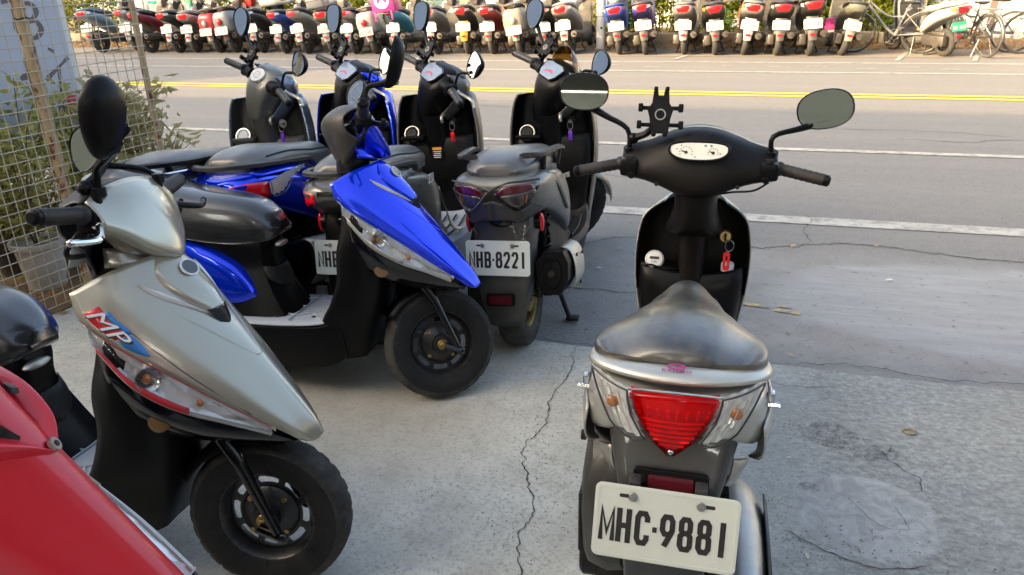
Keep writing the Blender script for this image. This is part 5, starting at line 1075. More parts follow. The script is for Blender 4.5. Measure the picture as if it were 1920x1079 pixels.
    for x, zt, zb, hw in ((-.27, .85, .80, .05), (-.22, .872, .765, .095), (-.10, .872, .735, .130), (.08, .850, .69, .148), (.22, .815, .650, .152), (.36, .795, .622, .148), (.48, .780, .610, .132), (.57, .758, .610, .112), (.63, .722, .618, .086), (.665, .685, .640, .050)):
        zm = zb+(zt-zb)*.45; x = xr(x); rows2.append([(x, 0, zt), (x, hw*.5, zt-.004), (x, hw*.86, zt-.030), (x, hw, zm), (x, hw*.94, zb+.012), (x, hw*.85, zb), (x, 0, zb)])
    g = G().hull(rows2, 5, 4); obj('seat', g, 'seat_vinyl', r, angle=60)
    rows2 = []
    for z, xf, hw in ((.65, .60, .085), (.60, .625, .10), (.52, .625, .095), (.44, .655, .115), (.37, .69, .130), (.325, .715, .14)): rows2.append([(.15, 0, z), (.17, hw, z), (xf-.08, hw, z), (xf-.02, hw*.72, z), (xf, hw*.4, z), (xf, 0, z)])
    g = G().hull(rows2, 4, 2); sbz = obj('seat_base', g, 'black_plastic', r, angle=40)
    g = G(); g.sheet([[(.638, 0, .51), (.632, .05, .51), (.60, .085, .52)], [(.665, 0, .45), (.655, .055, .45), (.62, .09, .47)], [(.675, 0, .425), (.665, .02, .43), (.655, .05, .445)]], 3, 3, True); obj('base_front_panel', g, 'dusty_black', sbz, thick=.003)
    g = G().ell((.655, -.03, .60), (.018, .045, .012), 6, 12); obj('seat_latch', g, 'alu', sbz)
    rows2 = []
    for x, zu, zl, y in ((.585, .435, .400, .125), (.52, .52, .385, .146), (.42, .585, .39, .158), (.28, .635, .41, .166), (.12, .67, .46, .170), (-.05, .715, .53, .166), (-.20, .755, .60, .150), (-.33, .78, .67, .105), (-.38, .78, .70, .05)): zm = (zu+zl)/2; x = xr(x); rows2.append([(x, 0, zu), (x, y*.80, zu), (x, y*.97, zu-.025), (x, y, zm), (x, y*.95, zl+.015), (x, y*.8, zl), (x, 0, zl)])
    g = G().hull(rows2, 4, 2); obj('side_cover', g, paint, r, angle=50)
    g = G(); P2 = [(xr(x), y, z) for x, y, z in ((.10, .14, .78), (-.12, .155, .80), (-.28, .12, .83), (-.34, 0, .84))]; P2 = P2+[(x, -y, z) for x, y, z in P2[:-1][::-1]]; g.tube(P2, .013, 10, 5); obj('grab_rail', g, 'alu', r)
    g = G(); g.ell((xr(-.37), 0, .735), (.03, .09, .04), 8, 12, e=.7); obj('tail_light', g, 'red_lens', r)
    g = G(); g.box((xr(-.36)-.03, 0, .50), (.012, .16, .30), .004, rot=(0, -18, 0)); obj('rear_mudguard', g, 'black_plastic', r)
    plate(r, frame((xr(-.385)-.04, 0, .56), (0, -1, 0), (.30, 0, .95)), 'NHC')
    g = G(); g.box((.20, .10, .26), (.44, .11, .15), .03); g.disc((.11, .16, .23), .085, .05, 'y', 20); g.disc((.34, .16, .27), .075, .05, 'y', 20); obj('engine_case', g, 'dark_grey_paint', r)
    g = G().tube([(-.08, -.15, .34), (.0, -.15, .335), (.14, -.15, .31), (.26, -.13, .27)], [.045, .055, .055, .025], 14, 3); obj('muffler', g, 'dusty_black', r)
    g = G(); g.tube([(.42, .13, .20), (.45, .22, .03), (.46, .24, .0)], .010, 8); g.box((.46, .245, .006), (.06, .03, .012), .003); obj('side_stand', g, 'dusty_black', r)
    # steering head: front cover (paint), rear cover, grips, levers, mirrors
    fr = [(0, [(.99, .922), (1.072, .918), (1.084, .945), (1.03, 1.055), (.97, 1.105)]), (.065, [(.985, .940), (1.052, .945), (1.060, .972), (1.018, 1.058), (.968, 1.10)]), (.115, [(.98, .978), (1.022, .988), (1.028, 1.008), (1.0, 1.052), (.966, 1.09)]), (.155, [(.978, 1.012), (.998, 1.018), (1.0, 1.030), (.988, 1.05), (.966, 1.072)])]
    g = G().sheet([[(x, y, z) for x, z in q] for y, q in fr], 5, 4); g2 = G(); 
    full = [[(x, -y, z) for x, z in q] for y, q in fr[::-1]]+[[(x, y, z) for x, z in q] for y, q in fr[1:]]
    g = G().sheet(full, 5, 4); fc = obj('headset_cover', g.xf(HT), paint, r, thick=.004)
    rr_ = [(0, [(.968, 1.105), (.90, 1.095), (.845, 1.045), (.865, .97), (.915, .87)]), (.065, [(.966, 1.10), (.90, 1.09), (.850, 1.04), (.870, .97), (.915, .88)]), (.115, [(.964, 1.09), (.92, 1.085), (.872, 1.045), (.885, .98), (.935, .92)]), (.165, [(.963, 1.072), (.94, 1.07), (.905, 1.045), (.91, 1.0), (.955, .965)])]
    full = [[(x, -y, z) for x, z in q] for y, q in rr_[::-1]]+[[(x, y, z) for x, z in q] for y, q in rr_[1:]]
    g = G().sheet(full, 5, 4); rc = obj('headset_rear_cover', g.xf(HT), 'graphite_plastic', r, thick=.004)
    g = G(); g.hull([[(.90, 0, .96), (.905, .06, .96), (.96, .075, .96), (1.01, 0, .96)], [(.895, 0, .90), (.90, .070, .90), (.96, .080, .90), (1.01, 0, .90)], [(.90, 0, .865), (.90, .070, .865), (.95, .075, .865), (.99, 0, .865)]], 4, 3); obj('steering_neck', g.xf(HT), 'black_plastic', r)
    g = G(); g.sheet([[(1.005, 0, .955), (.985, .065, .955), (.945, .085, .955)], [(1.04, 0, .91), (1.005, .080, .91), (.95, .095, .91)]], 3, 4, True); obj('neck_panel', g.xf(HT), paint, fc, thick=.003)
    g = G().ell((.912, 0, 1.075), (.012, .075, .030), 6, 16, rot=(0, 30, 0)); obj('instrument_panel', g.xf(HT), 'blue_screen', rc)
    g = G()
    for s in (-1, 1): g.sheet([[(1.0, s*.155, .985), (1.008, s*.155, 1.035)], [(.99, s*.206, .992), (.996, s*.206, 1.05)]], 2, 2)
    for s in (-1, 1):
        dy = .065 if dec else 0
        g = G(); g.tube([(.965, s*(.185-dy), 1.035), (.962, s*(.225-dy), 1.045)], [.026, .024], 14, 1); g.box((.965, s*(.20-dy), 1.03), (.055, .05, .05), .010); sw = obj('switch_housing', g.xf(HT), 'black_plastic', r)
        dy = .065 if dec else 0
        grip(r, (.962, s*(.225-dy), 1.046), (.945, s*(.355-dy*1.2), 1.062), .0185, HT)
        lever(r, (.99, s*(.215-dy), 1.02), (1.03, s*(.285-dy), 1.005), (1.01, s*(.345-dy), 1.01), HT, 'chrome' if (dec and s < 0) else 'black_plastic')
        g = G().tube([(.985, s*.21, 1.02), (.965, s*.232, .985), (.955, s*.215, .965), (.95, s*.16, .955)], .006, 8, 4); obj('brake_hose', g.xf(HT), 'black_plastic', sw)
        g = G().tube([(.975, s*(.19-dy), 1.06), (.975, s*(.19-dy), 1.10)], .012, 10); obj('mirror_socket', g.xf(HT), 'black_plastic', sw)
        if s < 0: mirror(r, (.975, s*(.18-dy), 1.09), (.985, s*(.19-dy), 1.14), (1.055, s*(.262-dy), 1.255 if dec else 1.215), (-.96, .10, .12), (.22, -.12, 1), .108, .175, 'tear', HT, .009, depth=.042)
        elif dec: mirror(r, (.96, .16, 1.085), (.93, .14, 1.11), (.84, .06, 1.165), (.2, -.9, .25), (.30, .1, 1), .075, .115, 'tear', HT, .007, depth=.03)
        else: mirror(r, (.975, s*.18, 1.09), (.985, s*.19, 1.12), (1.0, s*.26, 1.185), (-.80, -.45, .2), (.22, s*.25, 1), .105, .13, 'tear', HT, .008, depth=.042)
    if dec: phone_holder(r, frame((.975, -.02, 1.165), (.5, -1, .55), (.5, .35, .7)), (.965, -.12, 1.08), I4, .8)
    return r
"""numbers fitted to the photo: front wheel contact points and headings"""
def front_at(cx, cy, th, lean): 
    t = R(th); return pose(cx-1.25*math.cos(t), cy-1.25*math.sin(t), th, lean)
silver_scooter = build_step_scooter(pose(-2.368, 1.306, 4.5, 5) @ MX(sc=1.023), 'silver scooter with MP decals, clear pointed headlight and large black mirror', 'silver_paint', 6, 'crest', True)
blue_scooter = build_step_scooter(pose(-2.244, 2.307, 6.5, 6), 'glossy bright blue scooter with pointed nose and black seat, parked across the others', 'blue_paint', 30, 'crest')
red_scooter = build_step_scooter(front_at(-.845-1.25*.2*math.cos(R(16)), .695-1.25*.2*math.sin(R(16)), 16, 0) @ MX(sc=1.2), 'matt red scooter nose with a single silver screw, beside the silver MP scooter', 'red_plastic', 0, 'plain')
# ================================================================= THE ROW OF NEWER SCOOTERS POINTING AT THE ROAD
def build_row_scooter(M, label, paint, tail='zii', dash='lcd', text='NHB.8221', tagc='red_tag', bar=-48, rimc='grey_paint', liner='black_plastic', lock_lean=0):
    r = scooter_root(M, label, 'row of newer scooters facing the road')
    RT = .235; ST = steer(bar, (.93, 0, .95), 25)
    wheel(r, (0, 0, RT), RT, .118, .150, 'spoke', 'brass' if tail == 'split' else 'black_rim', name='rear_wheel', bolt='steel')
    wheel(r, (1.28, 0, RT), RT, .105, .150, 'spoke', 'black_rim', M=ST, bolt='steel')
    g = G()
    for s in (-1, 1): g.tube([(1.10, s*.07, .62), (1.20, s*.085, .40), (1.28, s*.09, .22)], [.022, .022, .017], 10)
    obj('front_fork', g.xf(ST), 'dusty_black', r)
    g = G(); g.sheet([[(1.28+.265*math.cos(a), 0, RT+.265*math.sin(a)), (1.28+.262*math.cos(a), .05, RT+.262*math.sin(a)), (1.28+.235*math.cos(a), .072, RT+.235*math.sin(a))] for a in np.linspace(R(15), R(160), 9)], 3, 3, True); obj('front_fender', g.xf(ST), paint, r, thick=.004)
    # running gear
    g = G(); g.box((.10, .13, .26), (.52, .12, .16), .035); g.disc((0, .19, .24), .09, .05, 'y', 22); g.disc((.28, .19, .29), .085, .05, 'y', 22); g.tube([(.42, -.13, .30), (.42, .13, .30)], .07, 14); obj('engine_case', g, 'dusty_black', r)
    g = G(); g.tube([(.0, -.075, .235), (.18, -.085, .27), (.40, -.08, .28)], [.030, .028, .03], 8); g.box((.05, -.085, .27), (.16, .02, .10), .01); g.tube([(.18, -.10, .20), (.10, -.13, .20), (.04, -.15, .23)], .012, 8); g.box((.14, -.10, .20), (.10, .05, .05), .012); obj('swing_arm', g, 'dusty_black', r)
    mm = frame((-.02, -.185, .36), (1, .02, -.22), (0, 1, 0)); g = G()
    oct_ = lambda sx, sz, x: [(x, -sx*.7, sz), (x, sx*.5, sz), (x, sx, sz*.5), (x, sx*.9, -sz*.5), (x, sx*.3, -sz), (x, -sx*.5, -sz), (x, -sx, -sz*.3), (x, -sx, sz*.5)]
    P8 = [oct_(.055, .078, -.17), oct_(.062, .085, -.15), oct_(.066, .088, -.05), oct_(.066, .085, .12), oct_(.05, .06, .22), oct_(.02, .02, .30)]
    loft(g, P8, 3, 1, True, mm); mf = obj('muffler', g, 'graphite_plastic', r, angle=30)
    g = G(); loft(g, [[(x-.008, y*1.08, z*1.06) for x, y, z in oct_(.060, .082, -.175)], [(x, y*1.08, z*1.06) for x, y, z in oct_(.062, .085, -.10)]], 1, 1, True, mm); loft(g, [oct_(.036, .055, -.192), oct_(.040, .060, -.18)], 1, 1, True, mm); e_ = obj('muffler_end', g, 'black_plastic', mf, angle=25); g = G().disc((-.195, 0, 0), .014, .012, 'x', 12, mm); obj('muffler_tip', g, 'dusty_black', e_)
    g = G(); g.sheet([[(x, y, z) for y, z in ((-.02, .098), (-.060, .080), (-.080, .02), (-.078, -.05), (-.045, -.098))] for x in (-.09, .02, .10, .16)], 3, 3, M=mm); hs = obj('heat_shield', g, 'alu', mf, thick=.004)
    g = G()
    for x, z in ((-.05, .06), (.11, .05), (.05, -.07)): g.disc((x, -.082, z), .008, .006, 'y', 8, mm)
    obj('shield_bolt', g, 'dusty_black', hs)
    spring(r, (.02, -.125, .62), (-.05, -.12, .32), .028, 8, 'black_plastic'); spring(r, (.02, .125, .62), (-.05, .12, .32), .028, 8, 'black_plastic')
    g = G()
    for s in (-1, 1): g.tube([(.30, s*.09, .22), (.26, s*.13, .10), (.235, s*.165, .010)], [.013, .012, .012], 8); g.box((.235, s*.18, .007), (.05, .06, .012), .003)
    g.tube([(.27, -.12, .12), (.27, .12, .12)], .010, 8); obj('centre_stand', g, 'dusty_black', r)
    # mudguard and plate
    g = G(); g.sheet([[(-.155, 0, .71), (-.150, .075, .71), (-.13, .112, .70), (-.08, .125, .69)], [(-.195, 0, .62), (-.190, .080, .62), (-.17, .120, .615), (-.09, .130, .60)], [(-.225, 0, .52), (-.222, .08, .52), (-.20, .115, .52), (-.12, .12, .50)], [(-.245, 0, .42), (-.242, .085, .42), (-.22, .112, .42), (-.14, .11, .40)], [(-.268, 0, .33), (-.266, .08, .33), (-.25, .100, .33), (-.17, .10, .32)], [(-.272, 0, .20), (-.270, .055, .20), (-.258, .070, .21), (-.20, .07, .22)]], 4, 3, True); mg = obj('rear_mudguard', g, 'dark_grey_paint' if tail == 'split' else 'black_plastic', r, thick=.004, angle=50)
    g = G(); g.ell((-.205, 0, .625), (.028, .048, .026), 8, 14, e=.8); obj('plate_lamp', g, 'gloss_black', mg)
    g = G()
    for s in (-1, 1): g.tube([(-.165, s*.085, .695), (-.195, s*.045, .64)], [.012, .008], 6); g.tube([(-.225, s*.095, .575), (-.215, s*.115, .60)], .003, 5)
    obj('mudguard_rib', g, 'grey_paint' if tail == 'split' else 'dusty_black', mg)
    F = frame((-.285, .01, .318), (0, -1, 0), (.12, 0, 1)); g = G().flat([rrect(.11, .046, .004)], F @ MX((0, 0, -.012)), .024, .002); rh = obj('reflector_holder', g, 'black_plastic', mg); g = G().flat([rrect(.092, .032, .003)], F, .006, .001); obj('red_reflector', g, 'dark_red_lens', rh)
    for s in (-1, 1):
        g = G(); g.tube([(-.13, s*.115, .60), (-.135, s*.150, .60)], [.036, .030], 16); sr = obj('reflector_mount', g, 'black_plastic', r); g = G().ell((-.150, s*.150, .60), (.012, .012, .040), 8, 14); obj('side_reflector', g, 'red_lens', sr)
    plate(r, frame((-.258, .012, .486), (0, -1, -.02), (.16, -.02, 1)), text, 'plate_blue_white')
    # tail and side body
    if tail == 'pointed': ST_ = ((-.50, .835, .80, .035), (-.42, .835, .77, .075), (-.30, .825, .72, .13), (-.15, .80, .67, .165), (.05, .765, .60, .178), (.2, .72, .52, .178), (.35, .62, .42, .165), (.46, .50, .36, .14))
    elif tail == 'split': ST_ = ((-.275, .775, .735, .115), (-.245, .806, .70, .160), (-.15, .81, .655, .188), (.0, .79, .60, .196), (.15, .75, .53, .196), (.30, .66, .45, .186), (.40, .56, .38, .168), (.47, .48, .34, .14))
    else: ST_ = ((-.32, .775, .745, .05), (-.29, .79, .71, .12), (-.20, .80, .66, .158), (-.05, .775, .58, .178), (.12, .735, .50, .184), (.28, .70, .44, .184), (.40, .64, .40, .172), (.47, .54, .36, .145))
    rows = []
    for x, zt, zb, hw in ST_: zm = zb+(zt-zb)*.62; rows.append([(x, 0, zt), (x, hw*.62, zt), (x, hw*.93, zt-.02), (x, hw, zm), (x, hw*.93, zb+.03), (x, hw*.72, zb), (x, 0, zb)])
    g = G().hull(rows, 4, 3); tc = obj('tail_cowl', g, paint, r, angle=45)
    def TP(y, z, o=0.0): return (-.308+2.6*y*y-o+.9*(z-.75)**2, y, z)
    if tail == 'split':
        g = G()
        for s in (-1, 1): g.sheet([[TP(s*.0, .735, .008), TP(s*.06, .715, .008), TP(s*.11, .690, .008), (-.19, s*.165, .735)], [TP(0, .69, .004), TP(s*.06, .68, .004), TP(s*.11, .665, .004), (-.12, s*.182, .69)], [TP(0, .655, 0), TP(s*.06, .65, 0), TP(s*.10, .64, 0), (-.06, s*.18, .65)]], 4, 3)
        obj('tail_lower_cover', g, 'graphite_plastic', tc, thick=.004)
        for s in (-1, 1):
            f = lambda L: [TP(s*y, z, o) for y, z, o in L]
            g = G(); g.sheet([f([(.022, .765, .014), (.06, .790, .018), (.115, .790, .016), (.150, .785, .012)]), f([(.035, .752, .014), (.07, .758, .020), (.115, .758, .018), (.158, .765, .010)])], 4, 4); lp = obj('tail_light', g, 'dark_red_lens', r, thick=.004)
            g = G(); g.sheet([f([(.035, .751, .014), (.07, .757, .020), (.115, .757, .018), (.158, .764, .010)]), f([(.06, .725, .014), (.085, .718, .018), (.12, .720, .016), (.160, .745, .008)]), f([(.085, .705, .012), (.095, .702, .014), (.11, .703, .012), (.12, .712, .010)])], 4, 4); obj('smoke_lens', g, 'smoke_lens', lp, thick=.003)
            g = G(); g.tube(f([(.010, .770, .012), (.022, .760, .014), (.055, .722, .016), (.095, .694, .016), (.13, .715, .013), (.168, .770, .004)]), .004, 6, 4); g.tube(f([(.0, .775, .012), (.06, .800, .014), (.12, .800, .012), (.172, .795, .0)]), .004, 6, 4); obj('lamp_rim', g, 'gloss_black' if s < 0 else 'grey_paint', lp)
            g = G()
            for k in range(5): g.tube(f([(.07+k*.016, .750, .018), (.085+k*.010, .715, .016)]), .0022, 4)
            obj('lamp_prisms', g, 'amber', lp)
        g = G(); g.sheet([[(-.10, -.176, .79), (-.02, -.190, .765)], [(-.02, -.196, .72), (.05, -.201, .69)], [(.10, -.196, .62), (.15, -.2, .60)], [(.20, -.19, .55), (.25, -.19, .54)]], 4, 3); g.sheet([[(-.10, .176, .79), (-.02, .190, .765)], [(-.02, .196, .72), (.05, .201, .69)], [(.10, .196, .62), (.15, .2, .60)]], 4, 3); obj('side_stripe', g, 'graphite_plastic', tc, thick=.004)
        F = frame((.17, -.2005, .705), (1, -.02, -.18), (.1, .12, 1)); g = G().text('ORYTHLE', F @ MX(sc=1), .030, .0012, sx=1.15, shear=.2); obj('side_lettering', g, 'alu', tc)
        for s in (-1, 1):
            g = G(); C = cr(np.array([(.20, s*.165, .79), (.17, s*.186, .825), (.10, s*.182, .845), (-.02, s*.172, .858), (-.14, s*.155, .868), (-.155, s*.10, .868)]), 5)
            rings = [[p+np.array([0, o*.016, h]) for o, h in ((-1, -.008), (-1, .006), (0, .011), (1, .006), (1, -.008), (0, -.012))] for p in C]; loft(g, rings, 1, 1); gr = obj('grab_rail', g, 'graphite_plastic', r, angle=50)
            g = G(); g.tube([(-.07, s*.16, .855), (-.075, s*.15, .79)], [.012, .016], 8); g.tube([(.155, s*.18, .83), (.13, s*.165, .77)], [.014, .018], 8); obj('rail_stay', g, 'black_plastic', gr)
    else:
        for s in (-1, 1):
            if tail == 'zii':
                g = G(); g.sheet([[(-.314, s*.07, .765), (-.31, s*.068, .725)], [(-.275, s*.128, .768), (-.27, s*.128, .705)], [(-.19, s*.165, .755), (-.19, s*.165, .69)]], 4, 3); lp = obj('tail_light', g, 'red_lens', r, thick=.006)
                g = G(); g.sheet([[(-.19, s*.178, .756), (-.19, s*.178, .69)], [(-.10, s*.193, .772), (-.12, s*.191, .69)], [(.0, s*.199, .775), (-.05, s*.197, .735)], [(.07, s*.196, .768), (.05, s*.196, .758)]], 4, 4); wk = obj('turn_signal', g, 'clear_lens', lp, thick=.003)
                g = G(); g.sheet([[(-.19, s*.172, .752), (-.19, s*.172, .70)], [(-.10, s*.186, .766), (-.12, s*.184, .70)], [(.0, s*.192, .769), (-.05, s*.190, .738)], [(.06, s*.192, .764), (.05, s*.192, .759)]], 5, 4); G_ = g.v[-1]; G_[:, 2] += .004*np.sin(np.arange(len(G_))*1.9); obj('signal_reflector', g, 'lamp_white', wk, angle=15)
                g = G(); g.sheet([[(-.24, s*.12, .80), (-.22, s*.155, .785)], [(-.05, s*.15, .80), (-.05, s*.182, .765)], [(.10, s*.155, .765), (.12, s*.186, .735)]], 4, 3); obj('upper_side_panel', g, paint, tc, thick=.004)
                F = frame((.235, s*.1905, .672), (-s*1, 0, s*.05), (.06, -s*.08, 1)) if s > 0 else frame((.235, -.1905, .672), (1, 0, -.06), (.06, .10, 1))
                g = G().text('ZII', F @ MX((.03, 0, 0)), .055, .0014, sx=1.2, shear=.25); le = obj('side_lettering', g, 'white_print', tc)
                g = G().text('4MICA', F @ MX((-.075, .002, 0)), .030, .0014, sx=1.0, shear=.25); obj('model_lettering', g, 'navy_paint', le)
            else:
                g = G(); g.sheet([[(-.42, s*.074, .81), (-.42, s*.072, .775)], [(-.30, s*.132, .79), (-.30, s*.132, .735)], [(-.22, s*.152, .775), (-.22, s*.152, .73)]], 4, 3); obj('tail_light', g, 'clear_lens' if s > 0 else 'red_lens', r, thick=.006)
                g = G(); g.tube([(-.40, s*.085, .842), (-.2, s*.150, .822), (.0, s*.17, .795)], .006, 6, 5); g.sheet([[(-.12, s*.165, .775), (-.12, s*.17, .755)], [(.05, s*.178, .752), (.05, s*.18, .735)], [(.15, s*.178, .73), (.15, s*.178, .722)]], 4, 3); obj('side_trim', g, 'chrome', tc)
        g = G(); zz = .03 if tail == 'pointed' else 0
        C = [(.20, .150, .735), (.15, .168, .770), (.06, .170, .79+zz), (-.10, .160, .812+zz), (-.24, .125, .832+zz), (-.30, .06, .838+zz), (-.31, 0, .838+zz)]; C = cr(np.array(C+[(x, -y, z) for x, y, z in C[:-1][::-1]]), 4)
        n = len(C); rings = []
        for i, p in enumerate(C):
            d = C[min(i+1, n-1)]-C[max(i-1, 0)]; d /= np.linalg.norm(d); o = np.cross(d, [0, 0, 1.0]); o /= np.linalg.norm(o); rings.append([p+o*a*.014+np.array([0, 0, b]) for a, b in ((-1, -.008), (-1, .006), (0, .012), (1, .006), (1, -.008), (0, -.011))])
        loft(g, rings, 1, 1); gr = obj('grab_rail', g, 'graphite_plastic' if tail == 'zii' else 'black_plastic', r, angle=50)
        g = G()
        for s in (-1, 1): g.tube([(-.20, s*.12, .825+zz), (-.17, s*.11, .77)], [.014, .02], 8)
        obj('rail_stay', g, 'black_plastic', gr)
    # seat
    rows = []
    for x, zt, zb, hw in ((-.235, .835, .795, .06), (-.215, .858, .785, .105), (-.12, .872, .77, .142), (.02, .868, .755, .156), (.13, .848, .735, .158), (.22, .828, .72, .152), (.32, .812, .705, .136), (.42, .792, .69, .112), (.49, .758, .680, .085), (.525, .715, .675, .05)):
        zm = zb+(zt-zb)*.45; rows.append([(x, 0, zt), (x, hw*.5, zt-.002), (x, hw*.84, zt-.022), (x, hw, zm+.01), (x, hw*.97, zb+.015), (x, hw*.88, zb), (x, 0, zb)])
    g = G().hull(rows, 5, 4); se = obj('seat', g, 'grey_seat_vinyl', r, angle=60)
    g = G()
    for s in (-1, 1): g.tube([(x, s*(hw*.955), zb+(zt-zb)*.72) for x, zt, zb, hw in ((-.12, .872, .77, .142), (.02, .868, .755, .156), (.13, .848, .735, .158), (.22, .828, .72, .152), (.32, .812, .705, .136), (.42, .792, .69, .112), (.49, .758, .680, .085))], .0028, 5, 4)
    obj('seat_seam', g, 'black_plastic', se)
    rows = []
    for z, xf, hw in ((.70, .46, .10), (.60, .47, .11), (.48, .50, .12), (.38, .56, .13), (.33, .60, .14)): rows.append([(.1, 0, z), (.12, hw, z), (xf-.07, hw, z), (xf, hw*.6, z), (xf, 0, z)])
    g = G().hull(rows, 3, 2); obj('seat_base', g, 'black_plastic', r, angle=45)
    rows = []
    for x, zt, zb, hw in ((.40, .325, .20, .15), (.55, .32, .16, .19), (.70, .32, .16, .20), (.82, .335, .18, .19), (.90, .40, .26, .17)): rows.append([(x, 0, zt), (x, hw*.93, zt), (x, hw, zt-.03), (x, hw*.8, zb), (x, 0, zb)])
    g = G().hull(rows, 4, 1); fl = obj('floorboard', g, 'floor_plastic' if tail != 'split' else 'dusty_black', r, angle=35)
    g = G()
    for y in (-.15, -.10, -.05, 0, .05, .10, .15): g.tube([(.50, y, .327), (.66, y*1.05, .3245), (.80, y, .338)], .0045, 5, 3)
    obj('floor_rib', g, 'dusty_black', fl)
    if tail != 'split':
        g = G()
        for s in (-1, 1): g.sheet([[(.40, s*.172, .60), (.47, s*.15, .545)], [(.44, s*.178, .48), (.50, s*.16, .45)], [(.48, s*.188, .37), (.55, s*.18, .36)], [(.58, s*.198, .325), (.64, s*.198, .325)]], 4, 3)
        obj('side_sill', g, paint if tail != 'zii' or paint == 'blue_paint' else 'alu', r, thick=.005)
    # leg shield
    hwS = lambda z: float(np.interp(z, [.24, .34, .45, .60, .74, .86, .92, .94], [.145, .165, .188, .212, .214, .198, .182, .168]))
    xS = lambda z: float(np.interp(z, [.24, .36, .6, .94], [.93, .91, .915, .97]))
    rows = []
    for z in (.94, .92, .87, .78, .66, .54, .42, .32, .24): h = hwS(z); x = xS(z); rows.append([(x+.22, 0, z-.05), (x+.19, h*.50, z-.04), (x+.115, h*.95, z-.015), (x+.05, h+.016, z-.004), (x-.005, h+.008, z)])
    g = G().sheet(rows, 4, 4, True); ls = obj('leg_shield', g, paint, r, thick=.005)
    g = G()
    for s in (-1, 1): g.tube([(xS(z)-.008, s*(hwS(z)+.008), z) for z in (.94, .90, .84, .74, .62, .5, .4, .3)], .0075, 6, 3)
    obj('side_trim', g, paint, ls)
    rows = []
    for z in (.937, .915, .87, .78, .68, .62): h = hwS(z); x = xS(z); rows.append([(x+.06, 0, z), (x+.06, h*.55, z), (x+.05, h*.84, z), (x+.0, h*.965, z), (x-.014, h, z), (x-.005, h+.003, z)])
    g = G().sheet(rows, 4, 3, True); obj('inner_liner', g, liner, r, thick=.003)
    rows = []
    for z, b in ((.735, .008), (.71, -.012), (.64, -.022), (.54, -.03), (.44, -.03), (.36, -.045), (.325, -.06)): h = hwS(z); x = xS(z)+b; rows.append([(x-.02, 0, z), (x-.018, h*.5, z), (x-.006, h*.84, z), (x+.03, h*.97, z), (x+.07, h*.965, z)])
    g = G().sheet(rows, 4, 3, True); kp = obj('knee_panel', g, liner, r, thick=.005, angle=60)
    if tail == 'split':
        g = G(); g.sheet([[(xS(z)+.045, -hwS(z)*.9, z), (xS(z)+.012, -hwS(z)*1.01, z)] for z in (.60, .5, .4, .32)], 4, 3); obj('grille_panel', g, 'dusty_black', kp, thick=.01)
    g = G(); F = frame((.895, .125, .752), (0, -1, 0), (.45, 0, .9)); g.lathe([(1e-4, .010), (.026, .010), (.030, .006), (.033, .0)], (0, 0, 0), 'z', 24, F); cp = obj('filler_cap', g, 'white_plastic' if dash == 'round' else 'dusty_black', kp); g = G().lathe([(.033, .0), (.036, .010), (.041, .010), (.043, -.004)], (0, 0, 0), 'z', 28, F); obj('cap_ring', g, 'alu' if dash != 'round' else 'chrome', cp)
    g = G(); g.box((.874, .115, .735), (.05, .13, .02), .004); obj('cap_shelf', g, liner, kp)
    if dash != 'round':
        F = frame((.875, -.012, .655), (0, -1, 0), (.1, 0, 1)); g = G().flat([rrect(.052, .060, .003)], F @ MX((0, 0, .012)), .001); st = obj('warning_label', g, 'dusty_black', kp); g = G().flat([rrect(.050, .014, .002, cy=.021)], F @ MX((0, 0, .0132)), .001); obj('label_heading', g, 'orange_print', st)
        g = G()
        for k in range(4): g.flat([rrect(.042-.006*(k % 2), .004, .001, cy=.006-k*.010)], F @ MX((0, 0, .0132)), .0008)
        obj('label_lines', g, 'white_print', st)
    rows = []
    for z, x0, x1, hw in ((.84, .865, 1.0, .062), (.76, .872, 1.0, .058), (.68, .875, 1.0, .060), (.62, .875, 1.0, .07)): rows.append([(x0, 0, z), (x0+.004, hw*.6, z), (x0+.04, hw, z), (x1-.03, hw, z), (x1, 0, z)])
    g = G().hull(rows, 3, 2); obj('column_cover', g, liner, r, angle=50)
    g = G().tube([(.905, -.105, .805), (.90, -.105, .805)], .022, 18); obj('ignition_ring', g, 'steel' if dash == 'round' else 'black_plastic', r); key_tag(r, (.898, -.105, .805), tagc)
    g = G(); g.tube([(.90, -.06, .845), (.865, -.06, .84), (.855, -.06, .825), (.862, -.06, .812)], .008, 8, 3); obj('bag_hook', g, 'alu', r)
    # steering head
    rows = []
    for z, x0, x1, hw in ((1.098, .955, 1.045, .070), (1.085, .935, 1.085, .096), (1.04, .900, 1.10, .112), (.99, .875, 1.10, .104), (.92, .868, 1.07, .088), (.85, .872, 1.03, .074), (.79, .885, 1.0, .066)): rows.append([(x0, 0, z), (x0+.006, hw*.62, z), (x0+.05, hw, z), (x1-.05, hw*.96, z-.01), (x1-.01, hw*.5, z-.015), (x1, 0, z-.015)])
    g = G().hull(rows, 4, 3); hc = obj('steering_cover', g.xf(ST), 'grey_paint' if dash == 'round' else liner, r, angle=60)
    rows = []
    for z, x1, hw in ((1.088, 1.07, .098), (1.04, 1.112, .120), (.97, 1.118, .116), (.90, 1.09, .100), (.84, 1.05, .082)): rows.append([(x1, 0, z-.012), (x1-.012, hw*.55, z-.012), (x1-.06, hw*.98, z-.008), (x1-.13, hw*1.03, z)])
    g = G().sheet(rows, 4, 4, True); obj('headset_cover', g.xf(ST), paint, hc, thick=.004)
    dF = frame((.918, 0, 1.052), (0, -1, 0), (.62, 0, .60)); g = G()
